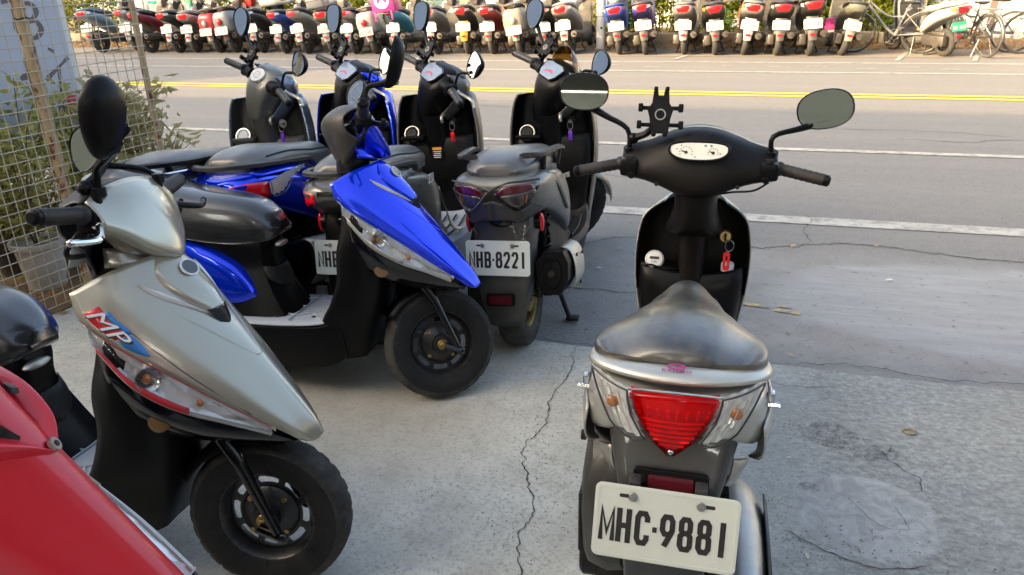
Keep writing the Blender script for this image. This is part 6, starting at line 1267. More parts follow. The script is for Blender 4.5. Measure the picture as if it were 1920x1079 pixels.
    if dash == 'round': a = np.linspace(0, 2*np.pi, 28, endpoint=False); g.flat([list(zip(.050*np.cos(a)*(1+.15*np.sin(a)), .038*np.sin(a)))], dF @ MX((0, 0, .010)), .012, .002); ins = obj('instrument_panel', g.xf(ST), 'white_plastic', hc); g = G(); g.tube([(.022*math.cos(q), .018*math.sin(q), .018) for q in np.linspace(0, 6.1, 20)], .0016, 5, M=dF); g.ribbon([(0, 0), (.015, .008)], .003, dF, .001, z=.0175); obj('gauge_marks', g.xf(ST), 'steel', ins)
    else:
        ol = [(-.070, .030), (-.045, .042), (.045, .042), (.070, .030), (.060, -.020), (.040, -.045), (-.040, -.045), (-.060, -.020)]; g.flat([ol], dF @ MX((0, 0, .012)), .010, .003); ins = obj('instrument_panel', g.xf(ST), 'blue_screen', hc); g = G(); g.tube([(x*1.06, y*1.08, .014) for x, y in ol], .0055, 6, closed=True, M=dF); obj('panel_bezel', g.xf(ST), 'gloss_black', ins)
        g = G(); g.ribbon([(-.03, -.02), (.0, -.005), (.03, -.012)], .008, dF, .001, z=.020); obj('panel_mark', g.xf(ST), 'red_print', ins)
    for s in (-1, 1):
        g = G(); g.tube([(.935, s*.10, 1.03), (.930, s*.16, 1.035)], [.034, .028], 14); g.box((.935, s*.165, 1.035), (.062, .045, .058), .012); sw = obj('switch_housing', g.xf(ST), 'black_plastic', r); g = G().box((.905, s*.165, 1.05), (.012, .022, .018), .004); obj('switch_button', g.xf(ST), 'dusty_black', sw)
        grip(r, (.93, s*.185, 1.036), (.905, s*.325, 1.030), .0175, ST, 'graphite_plastic')
        lever(r, (.965, s*.18, 1.03), (1.01, s*.25, 1.015), (.985, s*.325, 1.01), ST, 'alu')
        mirror(r, (.955, s*.165, 1.055), (.965, s*.17, 1.12), (.985, s*.345, 1.235) if s > 0 else (1.0, s*.235, 1.185), (-.97, -.18*s, .06 if s > 0 else -.32), (.12, s*.35, 1), .115, .150 if s > 0 else .125, 'tear' if dash != 'lcd' else 'rect', ST, .0065)
    phone_holder(r, ST_F(ST, (.935, .115, 1.135)), (.945, .15, 1.06), ST, 1.0)
    if tail == 'split':
        g = G(); g.sheet([[(1.05, 0, 1.10), (1.03, .07, 1.09), (.99, .115, 1.07)], [(1.02, 0, 1.15), (1.0, .065, 1.14), (.97, .09, 1.11)], [(.985, 0, 1.185), (.975, .04, 1.175), (.965, .05, 1.165)]], 4, 4, True); obj('visor', g.xf(ST), 'smoked_visor', hc, thick=.003)
    return r
def ST_F(ST, c): return frame(c, (.25, -1, .35), (.5, .30, .80))
row_first = build_row_scooter(pose(-2.20, 2.68, 97, 3.5), 'slate grey scooter with pointed tail and round white dial, nearest the mesh fence', 'navy_paint', 'pointed', 'round', 'NHC.2189', 'purple_tag', -42, liner='graphite_plastic')
row_blue = build_row_scooter(pose(-1.90, 2.85, 90, 3.5), 'blue scooter with grey seat and chrome edged rail behind the glossy blue one', 'blue_paint', 'zii', 'lcd', 'NHB.8812', 'red_tag', -42)
row_grey = build_row_scooter(pose(-1.40, 2.85, 91.5, 3.5), 'dark grey scooter with pale seat, its plate half hidden by the blue nose', 'grey_paint', 'zii', 'lcd', 'NHB.2218', 'red_tag', -48)
row_front = build_row_scooter(pose(-.80, 2.97, 92, 3.5), 'matt grey scooter with split smoked tail lamps and plate NHB 8221', 'grey_paint', 'split', 'lcd2', 'NHB.8221', 'purple_tag', -48)
# ================================================================= SCOOTERS AND BICYCLES ALONG THE FAR SIDE
for nm, c in (('far_black', (.018, .018, .019)), ('far_silver', (.26, .26, .245)), ('far_white', (.36, .36, .345)), ('far_steel_blue', (.16, .26, .34)), ('far_dark_red', (.26, .012, .025)), ('far_red', (.50, .015, .02)), ('far_blue', (.02, .09, .48)), ('far_purple', (.07, .05, .30)), ('far_grey', (.085, .082, .078)), ('far_beige', (.28, .24, .18)), ('far_sky', (.05, .34, .55)), ('far_brown', (.10, .055, .04)), ('far_olive', (.12, .12, .09)), ('far_pink', (.62, .02, .20)), ('far_teal', (.05, .40, .36)), ('far_cloth', (.40, .43, .47)), ('far_dark_cloth', (.13, .14, .14))):
    mat(nm, c, 0.38, 0.2 if nm == 'far_silver' else 0, 0.4, 0.22, (0.30, 0.27, 0.22), dscale=5)
mat('far_plate', (.44, .47, .46), .4, 0, .1, .1); mat('far_plate_old', (.45, .45, .40), .4, 0, .1, .2); mat('far_lens', (.70, .008, .012), .25, 0, .3, .0); mat('far_clear', (.60, .58, .52), .2, .5, .5, .05); mat('far_orange', (.65, .20, .02), .3, 0, .4, .05); mat('plate_green', (.05, .42, .22), .4, 0, 0, 0); mat('far_tyre', (.035, .034, .032), .85, 0, 0, .6, (.12, .11, .09), dscale=6); mat('far_exhaust', (.13, .12, .105), .45, .7, 0, .5, (.2, .15, .1), dscale=8); mat('far_dust', (.05, .048, .045), .6, 0, 0, .6, (.16, .14, .11), dscale=6)
_fm = {}
def fm(key, build, angle=45):
    if key not in _fm: _fm[key] = build().mesh(key[0] if isinstance(key, tuple) else key, angle)
    return _fm[key]
TAILS = {'sport': ((-.37, .815, .76, .05), (-.31, .83, .715, .11), (-.15, .81, .665, .15), (.05, .76, .60, .165), (.22, .70, .52, .17), (.36, .62, .42, .155), (.46, .50, .36, .12)),
 'classic': ((-.36, .70, .52, .08), (-.33, .76, .46, .16), (-.22, .79, .40, .20), (0, .78, .36, .21), (.22, .70, .33, .19), (.38, .58, .32, .16), (.45, .48, .32, .12)),
 'wide': ((-.33, .815, .72, .12), (-.29, .83, .685, .165), (-.14, .80, .63, .185), (.06, .76, .56, .19), (.22, .70, .48, .185), (.36, .62, .40, .16), (.46, .50, .35, .13))}
def far_hull(rows):
    g = G(); R_ = []
    for x, zt, zb, hw in rows: zm = (zt+zb)/2+.02; R_.append([(x, 0, zt), (x, hw*.75, zt-.01), (x, hw, zm), (x, hw*.9, zb+.03), (x, hw*.5, zb), (x, 0, zb)])
    return g.hull(R_, 2, 2)
def far_wheel(x):
    def b():
        g = G(); rt, w = .225, .052
        g.lathe([(.135, -w*.8), (.17, -w), (.20, -w*.9), (.222, -w*.45), (rt, 0), (.222, w*.45), (.20, w*.9), (.17, w), (.135, w*.8)], (x, 0, rt), 'y', 26); return g
    def c():
        g = G(); rt = .225
        g.lathe([(.14, -.045), (.125, -.02), (.125, .02), (.14, .045)], (x, 0, rt), 'y', 20); g.lathe([(1e-3, -.055), (.05, -.05), (.055, .05), (1e-3, .055)], (x, 0, rt), 'y', 12)
        for k in range(5): a = k*1.257; g.box((x+.085*math.cos(a), 0, rt+.085*math.sin(a)), (.10, .03, .026), 0, rot=(0, -math.degrees(a), 0))
        return g
    return b, c
def far_scooter(X, style, body, seatc, lens, label, th=92, lean=6, y=14.4, skirt='far_dust', shield=None, head='far_grey', platem='far_plate', flap='far_silver', mir=True, sig='far_clear', big=1.0, boxc=None):
    th += rnd.uniform(-5, 5); lean += rnd.uniform(-3, 4); big *= rnd.uniform(.96, 1.06); y += rnd.uniform(-.06, .10)
    r = tag(empty('motor_scooter', pose(X+.0, y, th, lean) @ MX(sc=big)), label, 'scooter', 'scooters parked along the far side of the road')
    for nm, x in (('rear_wheel', 0), ('front_wheel', 1.26)):
        b, c = far_wheel(x); w_ = obj(nm, fm((nm, 'rim'), c), 'far_exhaust', r); obj('tyre', fm(('tyre', x), b), 'far_tyre', w_)
    tc = obj('tail_cowl', fm(('tail_cowl', style), lambda: far_hull(TAILS[style])), body, r)
    t0 = TAILS[style]
    def lens_b():
        g = G(); x = t0[1][0]-.03; z = (t0[1][1]+t0[1][2])/2+.01; hw = {'sport': .088, 'classic': .055, 'wide': .13}[style]
        if style == 'classic': return g.ell((t0[0][0]-.02, 0, .60), (.04, .055, .06), 6, 10)
        return g.sheet([[(x+.05*(abs(q)/.15)**2-.030, q, z+.048) for q in np.linspace(-hw, hw, 5)], [(x+.05*(abs(q)/.15)**2-.038, q, z) for q in np.linspace(-hw*.95, hw*.95, 5)], [(x+.05*(abs(q)/.15)**2-.020, q, z-.052) for q in np.linspace(-hw*.65, hw*.65, 5)]], 2, 2)
    obj('tail_light', fm(('tail_light', style), lens_b), lens, r, thick=0)
    if style != 'classic':
        for s in (-1, 1):
            def sg(): 
                x = t0[1][0]; z = (t0[1][1]+t0[1][2])/2+.015; w0, w1 = (.08, .145) if style == 'sport' else (.15, .185)
                return G().sheet([[(x-.040, s*w0, z+.035), (x+.04, s*w1, z+.030)], [(x-.045, s*w0, z-.02), (x+.04, s*w1, z-.01)]], 2, 3)
            obj('turn_signal', fm(('turn_signal', style, s), sg), sig, r)
    seat = fm('seat', lambda: far_hull(((-.24, .86, .80, .08), (-.16, .885, .79, .14), (.02, .875, .76, .155), (.16, .84, .73, .155), (.32, .815, .70, .13), (.44, .79, .68, .10), (.50, .73, .67, .05))), 60); obj('seat', seat, seatc, r)
    def rail(): 
        P = [(.05, .165, .79), (-.12, .16, .83), (-.26, .12, .85), (-.31, 0, .855)]; return G().tube(P+[(x, -yy, z) for x, yy, z in P[:-1][::-1]], .016, 6, 3)
    obj('grab_rail', fm('grab_rail', rail), body if style == 'wide' else 'far_exhaust', r)
    def fl(): return G().sheet([[(-.20, -.09, .60), (-.225, 0, .60), (-.20, .09, .60)], [(-.25, -.075, .42), (-.275, 0, .42), (-.25, .075, .42)], [(-.27, -.055, .26), (-.285, 0, .26), (-.27, .055, .26)]], 2, 2)
    mg = obj('rear_mudguard', fm('rear_mudguard', fl), flap, r); obj('mudguard_reflector', fm('mudguard_reflector', lambda: G().box((-.29, 0, .345), (.01, .08, .03))), 'far_lens', mg)
    pz = .44 if style == 'classic' else .50
    F = frame((-.275 if style != 'classic' else -.39, 0, pz), (0, -1, 0), (.2, 0, 1)); p = obj('license_plate', fm(('license_plate', style), lambda: G().flat([rrect(.27, .145, .014)], F, .003, .001)), platem, r)
    def lt():
        g = G()
        for k in range(8):
            if k == 3: continue
            g.flat([rrect(.012 if k % 3 else .018, .060, .002, cx=-.105+k*.030, cy=-.012)], F @ MX((0, 0, .003)), .0006)
        return g
    obj('plate_marks', fm(('plate_marks', style), lt), 'far_grey' if platem != 'plate_green' else 'white_print', p)
    obj('muffler', fm('muffler', lambda: G().tube([(-.26, -.17, .345), (-.22, -.17, .345), (.0, -.165, .33), (.14, -.15, .29)], [.052, .062, .060, .03], 12)), 'far_exhaust', r); obj('muffler_tip', fm('muffler_tip', lambda: G().tube([(-.285, -.17, .345), (-.25, -.17, .345)], .022, 8)), 'far_tyre', r)
    obj('engine_case', fm('engine_case', lambda: G().box((.10, .12, .27), (.50, .12, .17), .03).disc((0, .17, .25), .09, .05, 'y', 14).box((.1, 0, .33), (.3, .16, .14), .02)), 'far_exhaust', r)
    obj('floorboard', fm('floorboard', lambda: far_hull(((.38, .33, .20, .14), (.55, .33, .16, .18), (.75, .335, .17, .18), (.90, .42, .26, .15)))), skirt, r)
    def shd():
        g = G(); rows = []
        for z, h, x in ((.92, .17, .97), (.86, .20, .96), (.72, .205, .93), (.55, .19, .92), (.40, .16, .91), (.28, .13, .92)): rows.append([(x+.15, 0, z-.02), (x+.10, h*.8, z-.01), (x, h, z), (x-.005, h*.9, z), (x-.012, 0, z)])
        return g.hull(rows, 2, 1)
    obj('leg_shield', fm('leg_shield', shd), shield or body, r); obj('leg_shield_liner', fm('leg_shield_liner', lambda: G().sheet([[(.895, -.14, .42), (.895, .14, .42)], [(.905, -.17, .6), (.905, .17, .6)], [(.93, -.185, .78), (.93, .185, .78)], [(.95, -.16, .89), (.95, .16, .89)]], 2, 4)), 'far_dust', r)
    def hd(): return G().hull([[(.96, 0, 1.09), (.965, .05, 1.085), (1.03, .05, 1.07), (1.05, 0, 1.06)], [(.89, 0, 1.03), (.90, .10, 1.03), (1.05, .11, 1.02), (1.10, 0, 1.0)], [(.87, 0, .95), (.88, .09, .95), (1.03, .10, .95), (1.08, 0, .94)], [(.90, 0, .84), (.905, .06, .84), (1.0, .07, .84), (1.02, 0, .84)]], 2, 2)
    hc = obj('steering_cover', fm('steering_cover', hd), head, r); ST = steer(rnd.choice((-34, -28, -20, 8)), (.93, 0, .95), 25)
    hb = obj('handlebar', fm('handlebar', lambda: G().tube([(.90, -.34, 1.03), (.93, -.16, 1.035), (.95, 0, 1.03), (.93, .16, 1.035), (.90, .34, 1.03)], [.019, .018, .014, .018, .019], 7).tube([(.97, -.18, 1.02), (.985, -.32, 1.01)], .007, 5).tube([(.97, .18, 1.02), (.985, .32, 1.01)], .007, 5)), 'far_tyre', r); hb.matrix_local = Matrix(ST.tolist()); hc.matrix_local = Matrix(ST.tolist())
    for s in (-1, 1):
        if not mir: break
        def mh(): return G().tube([(.955, s*.16, 1.05), (.97, s*.17, 1.12), (1.0, s*.29, 1.20)], .008, 5).ell((1.01, s*.30, 1.23), (.022, .060, .045), 6, 10)
        m_ = obj('mirror', fm(('mirror', s), mh), 'far_black', r); m_.matrix_local = Matrix(ST.tolist())
        gl = obj('mirror_glass', fm(('mirror_glass', s), lambda: G().ell((.998, s*.30, 1.23), (.014, .052, .038), 6, 10)), 'mirror_glass', m_)
    if boxc: tb = obj('top_box', fm('top_box', lambda: G().box((-.30, 0, 1.02), (.34, .38, .26), .05)), boxc, r); obj('box_seam', fm('box_seam', lambda: G().box((-.30, 0, 1.03), (.346, .386, .012))), 'far_grey', tb)
    obj('stand', fm('stand', lambda: G().tube([(.30, .10, .2), (.26, .17, .01)], .012, 6).tube([(.30, -.10, .2), (.26, -.17, .01)], .012, 6).tube([(.26, -.17, .02), (.26, .17, .02)], .010, 6)), 'far_tyre', r)
    return r
T = 'far_plate_old'; fs = far_scooter
fs(-13.2, 'wide', 'far_steel_blue', 'far_grey', 'far_lens', 'steel blue scooter behind the wire mesh, first of the far row', flap='far_grey')
fs(-12.3, 'sport', 'far_silver', 'far_black', 'far_lens', 'pale grey scooter with big red lamp behind the wire mesh', head='far_silver')
fs(-11.95, 'sport', 'far_dark_red', 'far_black', 'far_lens', 'dark red scooter cut by the thin fence post', th=90)
fs(-11.25, 'sport', 'far_black', 'far_black', 'far_lens', 'black scooter with blue side patch just right of the thin fence post', flap='far_white', shield='far_blue')
fs(-10.85, 'wide', 'far_silver', 'far_grey', 'far_lens', 'dusty silver scooter with long pale mud flap beside the blue patched black one', flap='far_white', head='far_beige')
fs(-10.3, 'classic', 'far_red', 'far_black', 'far_clear', 'red scooter squeezed between two silver ones', head='far_grey', platem=T)
fs(-9.95, 'classic', 'far_silver', 'far_brown', 'far_lens', 'silver scooter with brown seat and red handlebar cover', head='far_red', flap='far_grey')
fs(-9.3, 'sport', 'far_black', 'far_black', 'far_lens', 'black scooter behind the tilted mirror of the nearest slate scooter', head='far_white')
fs(-8.7, 'sport', 'far_blue', 'far_black', 'far_lens', 'scooter with blue side panel and large red lamp', head='far_grey', flap='far_silver')
fs(-8.2, 'sport', 'far_white', 'far_black', 'far_red', 'white scooter with red outlined tail under a grey cloth', head='far_silver', flap='far_white')
fs(-7.65, 'wide', 'far_beige', 'far_grey', 'far_lens', 'cream scooter with a grey top box behind the long stemmed mirror', head='far_beige', flap='far_silver', platem=T, boxc='far_silver')
fs(-7.15, 'sport', 'far_white', 'far_black', 'far_lens', 'white scooter with pointed tail left of the pink box rider', head='far_grey')
fs(-6.72, 'classic', 'far_white', 'far_silver', 'far_lens', 'rounded white vintage style scooter beside the pink box', head='far_grey', platem=T)
rack_scooter = fs(-6.2, 'sport', 'far_sky', 'far_black', 'far_lens', 'sky blue scooter carrying a pink delivery box', flap='far_silver')
fs(-5.45, 'wide', 'far_silver', 'far_grey', 'far_lens', 'silver scooter with broad red lamp right of the pink box', th=88, head='far_grey', flap='far_silver')
fs(-4.85, 'sport', 'far_black', 'far_black', 'far_lens', 'black and silver scooter with yellow mud flap before the green hoarding', flap='orange_print', head='far_grey', platem=T)
fs(-4.36, 'sport', 'far_dark_red', 'far_black', 'far_lens', 'red and black scooter before the green hoarding', flap='far_grey', head='far_black')
fs(-3.82, 'classic', 'far_beige', 'far_grey', 'far_clear', 'beige scooter with chrome rack partly behind a tall mirror', head='far_grey', flap='far_silver', platem=T)
fs(-3.32, 'sport', 'far_black', 'far_black', 'far_lens', 'black scooter with square red lamp left of the blue banner', head='far_grey', flap='far_grey')
fs(-2.88, 'wide', 'far_silver', 'far_beige', 'far_lens', 'dusty silver touring scooter with wide lamp beside the white pole', th=88, head='far_beige', flap='far_silver', shield='far_grey')
fs(-2.0, 'wide', 'far_blue', 'far_black', 'far_lens', 'blue scooter with a white helmet on its seat right of the pole', head='far_black', flap='far_grey')
fs(-1.53, 'sport', 'far_purple', 'far_black', 'far_lens', 'purple trimmed scooter, second to the right of the pole', head='far_black', flap='far_grey')
fs(-.85, 'wide', 'far_silver', 'far_grey', 'far_lens', 'small silver scooter standing alone right of the purple one', head='far_silver', flap='far_silver', platem=T)
fs(-.32, 'wide', 'far_black', 'far_black', 'far_lens', 'black scooter with wide red lamp and dark handlebar', head='far_black', flap='far_grey', sig='far_orange')
fs(.15, 'wide', 'far_silver', 'far_grey', 'far_lens', 'leaning silver scooter with orange red lamp and long white plate flap', th=90, lean=-4, head='far_silver', flap='far_white', sig='far_orange', shield='far_red')
fs(.69, 'wide', 'far_black', 'far_black', 'far_lens', 'dark scooter with silver edged tail right of the leaning silver one', head='far_black', flap='far_grey', sig='far_clear', lean=2)
fs(1.22, 'wide', 'far_black', 'far_black', 'far_lens', 'black scooter with pointed grey mud flap left of the bicycles', head='far_grey', flap='far_grey', big=1.05)
fs(1.72, 'sport', 'far_olive', 'far_black', 'far_olive', 'grey green scooter leaning beside the white bicycle', lean=-9, th=94, head='far_grey', flap='far_beige', sig='far_olive')
e_sc = fs(3.28, 'wide', 'far_white', 'far_white', 'far_lens', 'white electric scooter with green plate and dark apron', th=118, lean=3, y=14.42, head='far_white', platem='plate_green', flap='far_grey', sig='far_orange')
obj('apron_cover', G().sheet([[(.86, -.23, 1.02), (.98, -.26, 1.04), (1.06, 0, 1.06), (.98, .26, 1.04)], [(.80, -.25, .75), (.95, -.29, .75), (1.14, 0, .75), (.95, .29, .75)], [(.74, -.20, .40), (.92, -.25, .36), (1.12, 0, .42), (.92, .25, .40)]], 4, 4), 'far_dark_cloth', e_sc, thick=.008)
# loads on the far scooters
def scx(X, th=92, lean=6, y=14.4): return pose(X, y, th, lean)
m = scx(-6.2); t = tag(empty('delivery_box', m @ MX((-.42, 0, .80))), 'bright pink delivery box with white panda face on the sky blue scooter', 'box')
obj('box_body', G().box((0, 0, .23), (.42, .44, .46), .03), 'far_pink', t)
FB = frame((-.213, 0, .20), (0, -1, 0), (0, 0, 1)); g_ = G().flat([[(x*1.0, y*.92) for x, y in circ(.145, 28)]], FB, .004)
for s in (-1, 1): g_.flat([circ(.046, 14, s*.105, .115)], FB @ MX((0, 0, -.0006)), .004)
pf = obj('panda_face', g_, 'white_print', t); g_ = G()
for s in (-1, 1): g_.flat([[(s*.062+x*.75*math.cos(.5*s)-y*math.sin(.5*s)*1.2, .012+x*.75*math.sin(.5*s)+y*1.2*math.cos(.5*s)) for x, y in circ(.046, 14)]], FB @ MX((0, 0, .0035)), .003); g_.flat([circ(.022, 10, s*.105, .118)], FB @ MX((0, 0, .0035)), .003)
g_.flat([circ(.014, 8, 0, -.055)], FB @ MX((0, 0, .0035)), .003); g_.ribbon([(-.03, -.085), (0, -.098), (.03, -.085)], .012, FB, .003, z=.003); obj('panda_marks', g_, 'far_pink', pf)
g_ = G()
for y_ in (-.16, .16): g_.box((-.216, y_, -.06), (.008, .03, .16), .002)
obj('box_strap', g_, 'far_pink', t)
obj('carrier_rack', G().box((-.40, 0, .785), (.38, .24, .015), .004).tube([(-.30, .08, .78), (-.18, .08, .74)], .010, 6).tube([(-.30, -.08, .78), (-.18, -.08, .74)], .010, 6), 'far_exhaust', rack_scooter)
def helmet(X, loc, m, label):
    t = tag(empty('helmet', scx(X) @ MX(loc)), label, 'helmet'); obj('shell', G().ell((0, 0, .10), (.145, .125, .125), 10, 16), m, t); obj('visor', G().ell((.04, 0, .10), (.118, .112, .075), 8, 14), 'far_black', t)
helmet(-2.0, (.10, .0, .85), 'far_white', 'white helmet resting on the seat of the blue scooter right of the pole'); helmet(-2.88, (.62, -.05, .80), 'far_white', 'white and black helmet hanging at the front of the dusty silver touring scooter')
def cover(M, sx, sy, sz, m, label, seed):
    t = tag(empty('cloth_cover', M), label, 'cover'); n, k = 12, 18; P = np.zeros((n, k, 3))
    for i in range(n):
        for j in range(k):
            u = i/(n-1); a = 2*math.pi*j/k; rr = math.sin(min(1, u*1.15)*math.pi/2); z = sz*(math.cos(u*math.pi/2)**.7); f = 1+.22*mnoise.noise((math.cos(a)*1.6, math.sin(a)*1.6, u*2+seed))+.10*math.sin(a*5+seed)*u
            P[i, j] = (sx*rr*f*math.cos(a)+.001, sy*rr*f*math.sin(a), z*(1+.15*mnoise.noise((math.cos(a), math.sin(a), seed))))
    obj('cloth', G().grid(P, cv=True), m, t, thick=.006)
cover(scx(-8.2) @ MX((.98, 0, .86)), .22, .42, .30, 'far_cloth', 'grey blue cloth cover over the handlebar of the white and red scooter', 1.0); cover(scx(-9.3) @ MX((.98, 0, .88)), .18, .36, .26, 'far_white', 'pale cloth cover over a handlebar behind the tilted mirror', 4.0); cover(scx(1.22) @ MX((.98, 0, .86)), .18, .34, .24, 'far_dark_cloth', 'dark cloth cover on the handlebar of the black scooter by the bicycles', 7.0); cover(scx(.15) @ MX((.98, 0, .86)), .18, .34, .26, 'far_grey', 'grey cloth cover on the handlebar of the leaning silver scooter', 9.0)
t = tag(empty('cloth_bag', scx(1.55) @ MX((.2, -.02, .50))), 'small pink bag hanging between the two rightmost parked scooters', 'bag'); obj('bag_body', G().box((0, 0, 0), (.05, .16, .20), .02), 'far_pink', t); obj('bag_base', G().box((0, 0, -.12), (.05, .15, .04), .01), 'far_white', t)
# bicycles
mat('bike_white', (.22, .22, .215), .35, .1, .4, .15); mat('bike_silver', (.17, .17, .165), .35, .6, .2, .2); mat('basket_wire', (.10, .095, .09), .5, .5, 0, .3)
def bicycle(M, label, m, basket=False, Rw=.33, full=True):
    r = tag(empty('bicycle', M), label, 'bicycle', 'bicycles parked at the right end of the far row')
    for nm, x in (('rear_wheel', -.53), ('front_wheel', .53)):
        a = np.linspace(0, 2*np.pi, 30, endpoint=False); g = G().tube(np.stack([x+(Rw-.03)*np.cos(a), 0*a, Rw+(Rw-.03)*np.sin(a)], 1), .011, 6, closed=True); g.tube([(x, -.05, Rw), (x, .05, Rw)], .016, 8); w_ = obj(nm, g, 'bike_silver', r)
        obj('tyre', G().tube(np.stack([x+(Rw-.015)*np.cos(a), 0*a, Rw+(Rw-.015)*np.sin(a)], 1), .019, 8, closed=True), 'far_tyre', w_)
        g = G()
        for k in range(16): q = k*math.pi/8; g.tube([(x+.02*math.cos(q+1), .02*(-1)**k, Rw+.02*math.sin(q+1)), (x+(Rw-.035)*math.cos(q), 0, Rw+(Rw-.035)*math.sin(q))], .0022, 3, cap=False)
        tag(obj('wheel_spokes', g, 'bike_silver', w_), kind='stuff')
        b = np.linspace(R(20 if x < 0 else 35), R(190 if x < 0 else 170), 14); g = G(); g.grid(np.stack([np.stack([x+(Rw+.02)*np.cos(b), 0*b-.025, Rw+(Rw+.02)*np.sin(b)], 1), np.stack([x+(Rw+.028)*np.cos(b), 0*b, Rw+(Rw+.028)*np.sin(b)], 1), np.stack([x+(Rw+.02)*np.cos(b), 0*b+.025, Rw+(Rw+.02)*np.sin(b)], 1)], 1)); obj('fender', g, m, r, thick=.003)
    g = G(); bb = (-.10, 0, .30); g.tube([bb, (-.24, 0, .72)], .016, 8); g.tube([bb, (.08, 0, .46), (.36, 0, .80)], .020, 8, 4); g.tube([(-.20, 0, .60), (.05, 0, .62), (.35, 0, .84)], .015, 8, 4); g.tube([(.34, 0, .90), (.38, 0, .74)], .021, 8)
    for s in (-1, 1): g.tube([bb, (-.53, s*.05, Rw)], .011, 6); g.tube([(-.22, 0, .66), (-.53, s*.05, Rw)], .009, 6); g.tube([(.385, s*.03, .72), (.42, s*.045, .6), (.53, s*.045, Rw)], .012, 6)
    obj('frame', g, m, r); g = G(); g.tube([(-.24, 0, .70), (-.27, 0, .80)], .013, 8); obj('seat_post', g, 'chrome', r)
    obj('saddle', G().hull([[(-.40, 0, .84), (-.40, .07, .83), (-.40, 0, .80)], [(-.32, 0, .85), (-.32, .09, .84), (-.32, 0, .79)], [(-.22, 0, .85), (-.22, .04, .84), (-.22, 0, .80)], [(-.13, 0, .84), (-.13, .02, .83), (-.13, 0, .81)]], 3, 2), 'far_black', r)
    g = G(); g.tube([(.34, 0, .88), (.32, 0, 1.0)], .013, 8); g.tube([(.16, .27, .98), (.30, .20, 1.02), (.33, 0, 1.0), (.30, -.20, 1.02), (.16, -.27, .98)], .012, 8, 4); hb = obj('handlebar', g, 'chrome', r)
    for s in (-1, 1): obj('grip', G().tube([(.21, s*.245, .99), (.12, s*.285, .965)], .018, 8), 'far_black', hb)
    a = np.linspace(0, 2*np.pi, 18, endpoint=False); g = G().tube(np.stack([-.10+.085*np.cos(a), 0*a-.045, .30+.085*np.sin(a)], 1), .007, 5, closed=True); g.tube([(-.10, -.06, .30), (-.02, -.07, .16)], .010, 6); g.tube([(-.10, .05, .30), (-.18, .06, .44)], .010, 6); g.box((-.02, -.12, .16), (.09, .08, .02), .004); g.box((-.18, .11, .44), (.09, .08, .02), .004); obj('crankset', g, 'bike_silver', r)
    g = G(); g.box((-.31, -.06, .315), (.46, .012, .05), .004); obj('chain_guard', g, m, r)
    g = G(); g.box((-.55, 0, .735), (.34, .13, .012), .003)
    for s in (-1, 1): g.tube([(-.68, s*.06, .73), (-.53, s*.055, Rw)], .006, 5)
    obj('luggage_rack', g, 'bike_silver', r); g = G().tube([(-.40, .05, .28), (-.38, .15, .01)], .010, 6); obj('kickstand', g, 'bike_silver', r)
    if basket:
        g = G(); B0 = [(.42, -.13, .74), (.66, -.13, .76), (.66, .13, .76), (.42, .13, .74)]; B1 = [(.40, -.18, .99), (.74, -.18, 1.01), (.74, .18, 1.01), (.40, .18, .99)]; b0, b1 = np.array(B0), np.array(B1)
        for t_ in (0, .2, .4, .6, .8, 1): g.tube(b0+(b1-b0)*t_, .004 if t_ not in (0, 1) else .007, 4, closed=True)
        for i in range(4):
            for u in np.linspace(0, 1, 9)[:-1]: g.tube([b0[i]+(b0[(i+1) % 4]-b0[i])*u, b1[i]+(b1[(i+1) % 4]-b1[i])*u], .0035, 4, cap=False)
        for u in np.linspace(.1, .9, 6): g.tube([b0[0]+(b0[1]-b0[0])*u, b0[3]+(b0[2]-b0[3])*u], .0035, 4, cap=False)
        tag(obj('wire_basket', g, 'basket_wire', r), kind='stuff')
    return r
bicycle(np.array(Matrix.Translation((2.48, 14.85, 0)) @ Matrix.Rotation(R(172), 4, 'Z') @ Matrix.Rotation(R(-6), 4, 'X')), 'white step through bicycle with wire front basket', 'bike_white', True)
bicycle(np.array(Matrix.Translation((3.66, 14.72, 0)) @ Matrix.Rotation(R(112), 4, 'Z') @ Matrix.Rotation(R(-5), 4, 'X')), 'silver bicycle with black saddle turned tail first beside the electric scooter', 'bike_silver')
bicycle(np.array(Matrix.Translation((3.92, 15.25, 0)) @ Matrix.Rotation(R(148), 4, 'Z') @ Matrix.Rotation(R(5), 4, 'X')), 'cream bicycle with black fenders against the white metal wall', 'bike_white')
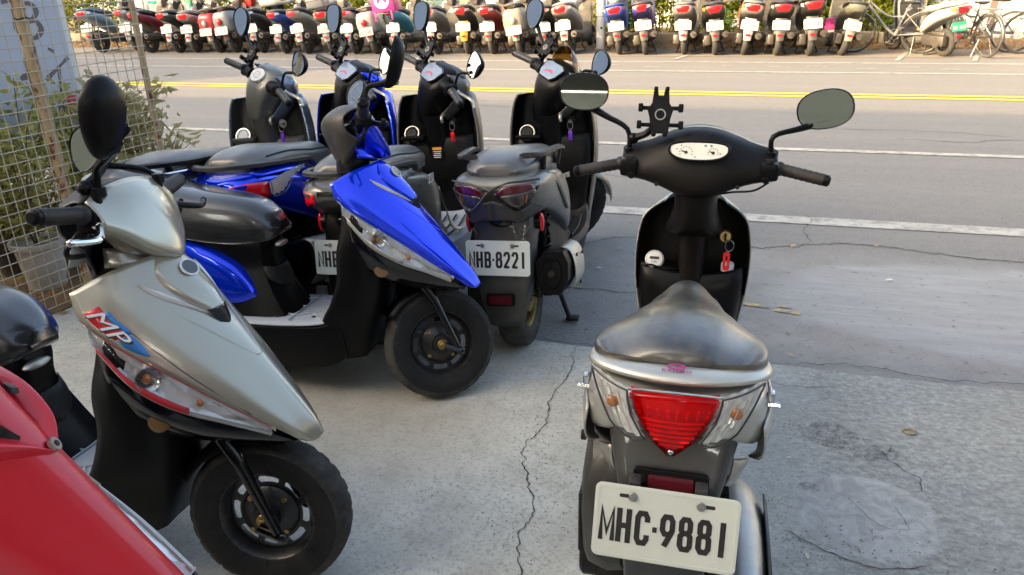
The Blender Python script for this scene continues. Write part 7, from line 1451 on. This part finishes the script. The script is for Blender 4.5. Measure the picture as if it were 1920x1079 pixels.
bicycle(np.array(Matrix.Translation((5.03, 14.75, 0)) @ Matrix.Rotation(R(176), 4, 'Z') @ Matrix.Rotation(R(-4), 4, 'X')), 'bicycle of which only the front wheel shows, by the metal wall', 'bike_silver')
# ================================================================= PAIRS BUILT IN ONE GO ARE PARTED INTO PIECES OF THEIR OWN
def part_pieces(names_side, names_islands):
    for o in list(SC.objects):
        base = o.name.split('.')[0]
        if o.type != 'MESH' or base not in names_side+names_islands or o.data.users > 1: continue
        bm = bmesh.new(); bm.from_mesh(o.data); bm.faces.ensure_lookup_table(); seen = {}; groups = []
        for f in bm.faces:
            if f.index in seen: continue
            st = [f]; seen[f.index] = len(groups); isl = []
            while st:
                q = st.pop(); isl.append(q.index)
                for v in q.verts:
                    for h in v.link_faces:
                        if h.index not in seen: seen[h.index] = len(groups); st.append(h)
            groups.append(isl)
        if base in names_side:
            L, Rr = [], []
            for isl in groups:
                y = sum(bm.faces[i].calc_center_median().y for i in isl)/len(isl); (L if y > 0 else Rr).extend(isl)
            groups = [g for g in (L, Rr) if g]
        if len(groups) < 2 or len(groups) > 12: bm.free(); continue
        meshes = []
        for isl in groups:
            keep = set(isl); b2 = bm.copy(); b2.faces.ensure_lookup_table(); bmesh.ops.delete(b2, geom=[f for f in b2.faces if f.index not in keep], context='FACES')
            me = bpy.data.meshes.new(base); b2.to_mesh(me); b2.free()
            for m in o.data.materials: me.materials.append(m)
            meshes.append(me)
        bm.free()
        for me in meshes[1:]:
            c = o.copy(); c.data = me; COL.objects.link(c)
        o.data = meshes[0]
part_pieces(['front_fork', 'side_skirt', 'inner_fender_edge', 'luggage_hook', 'side_reflector', 'cowl_ridge', 'chin_panel', 'side_trim', 'rail_stay', 'reflector_mount', 'side_stripe', 'side_sill', 'chin_fin', 'mudguard_rib', 'seat_seam', 'plate_bracket', 'cowl_crease', 'switch_button'],
            ['plate_bolt', 'plate_slot', 'plate_stamp', 'axle_bolt', 'floor_plug', 'screw', 'cover_screw', 'shield_bolt', 'pole_band', 'indicator_lamp', 'box_strap', 'rail_mount', 'holder_hook', 'faded_marking', 'worn_marking', 'parking_bay_marking'])
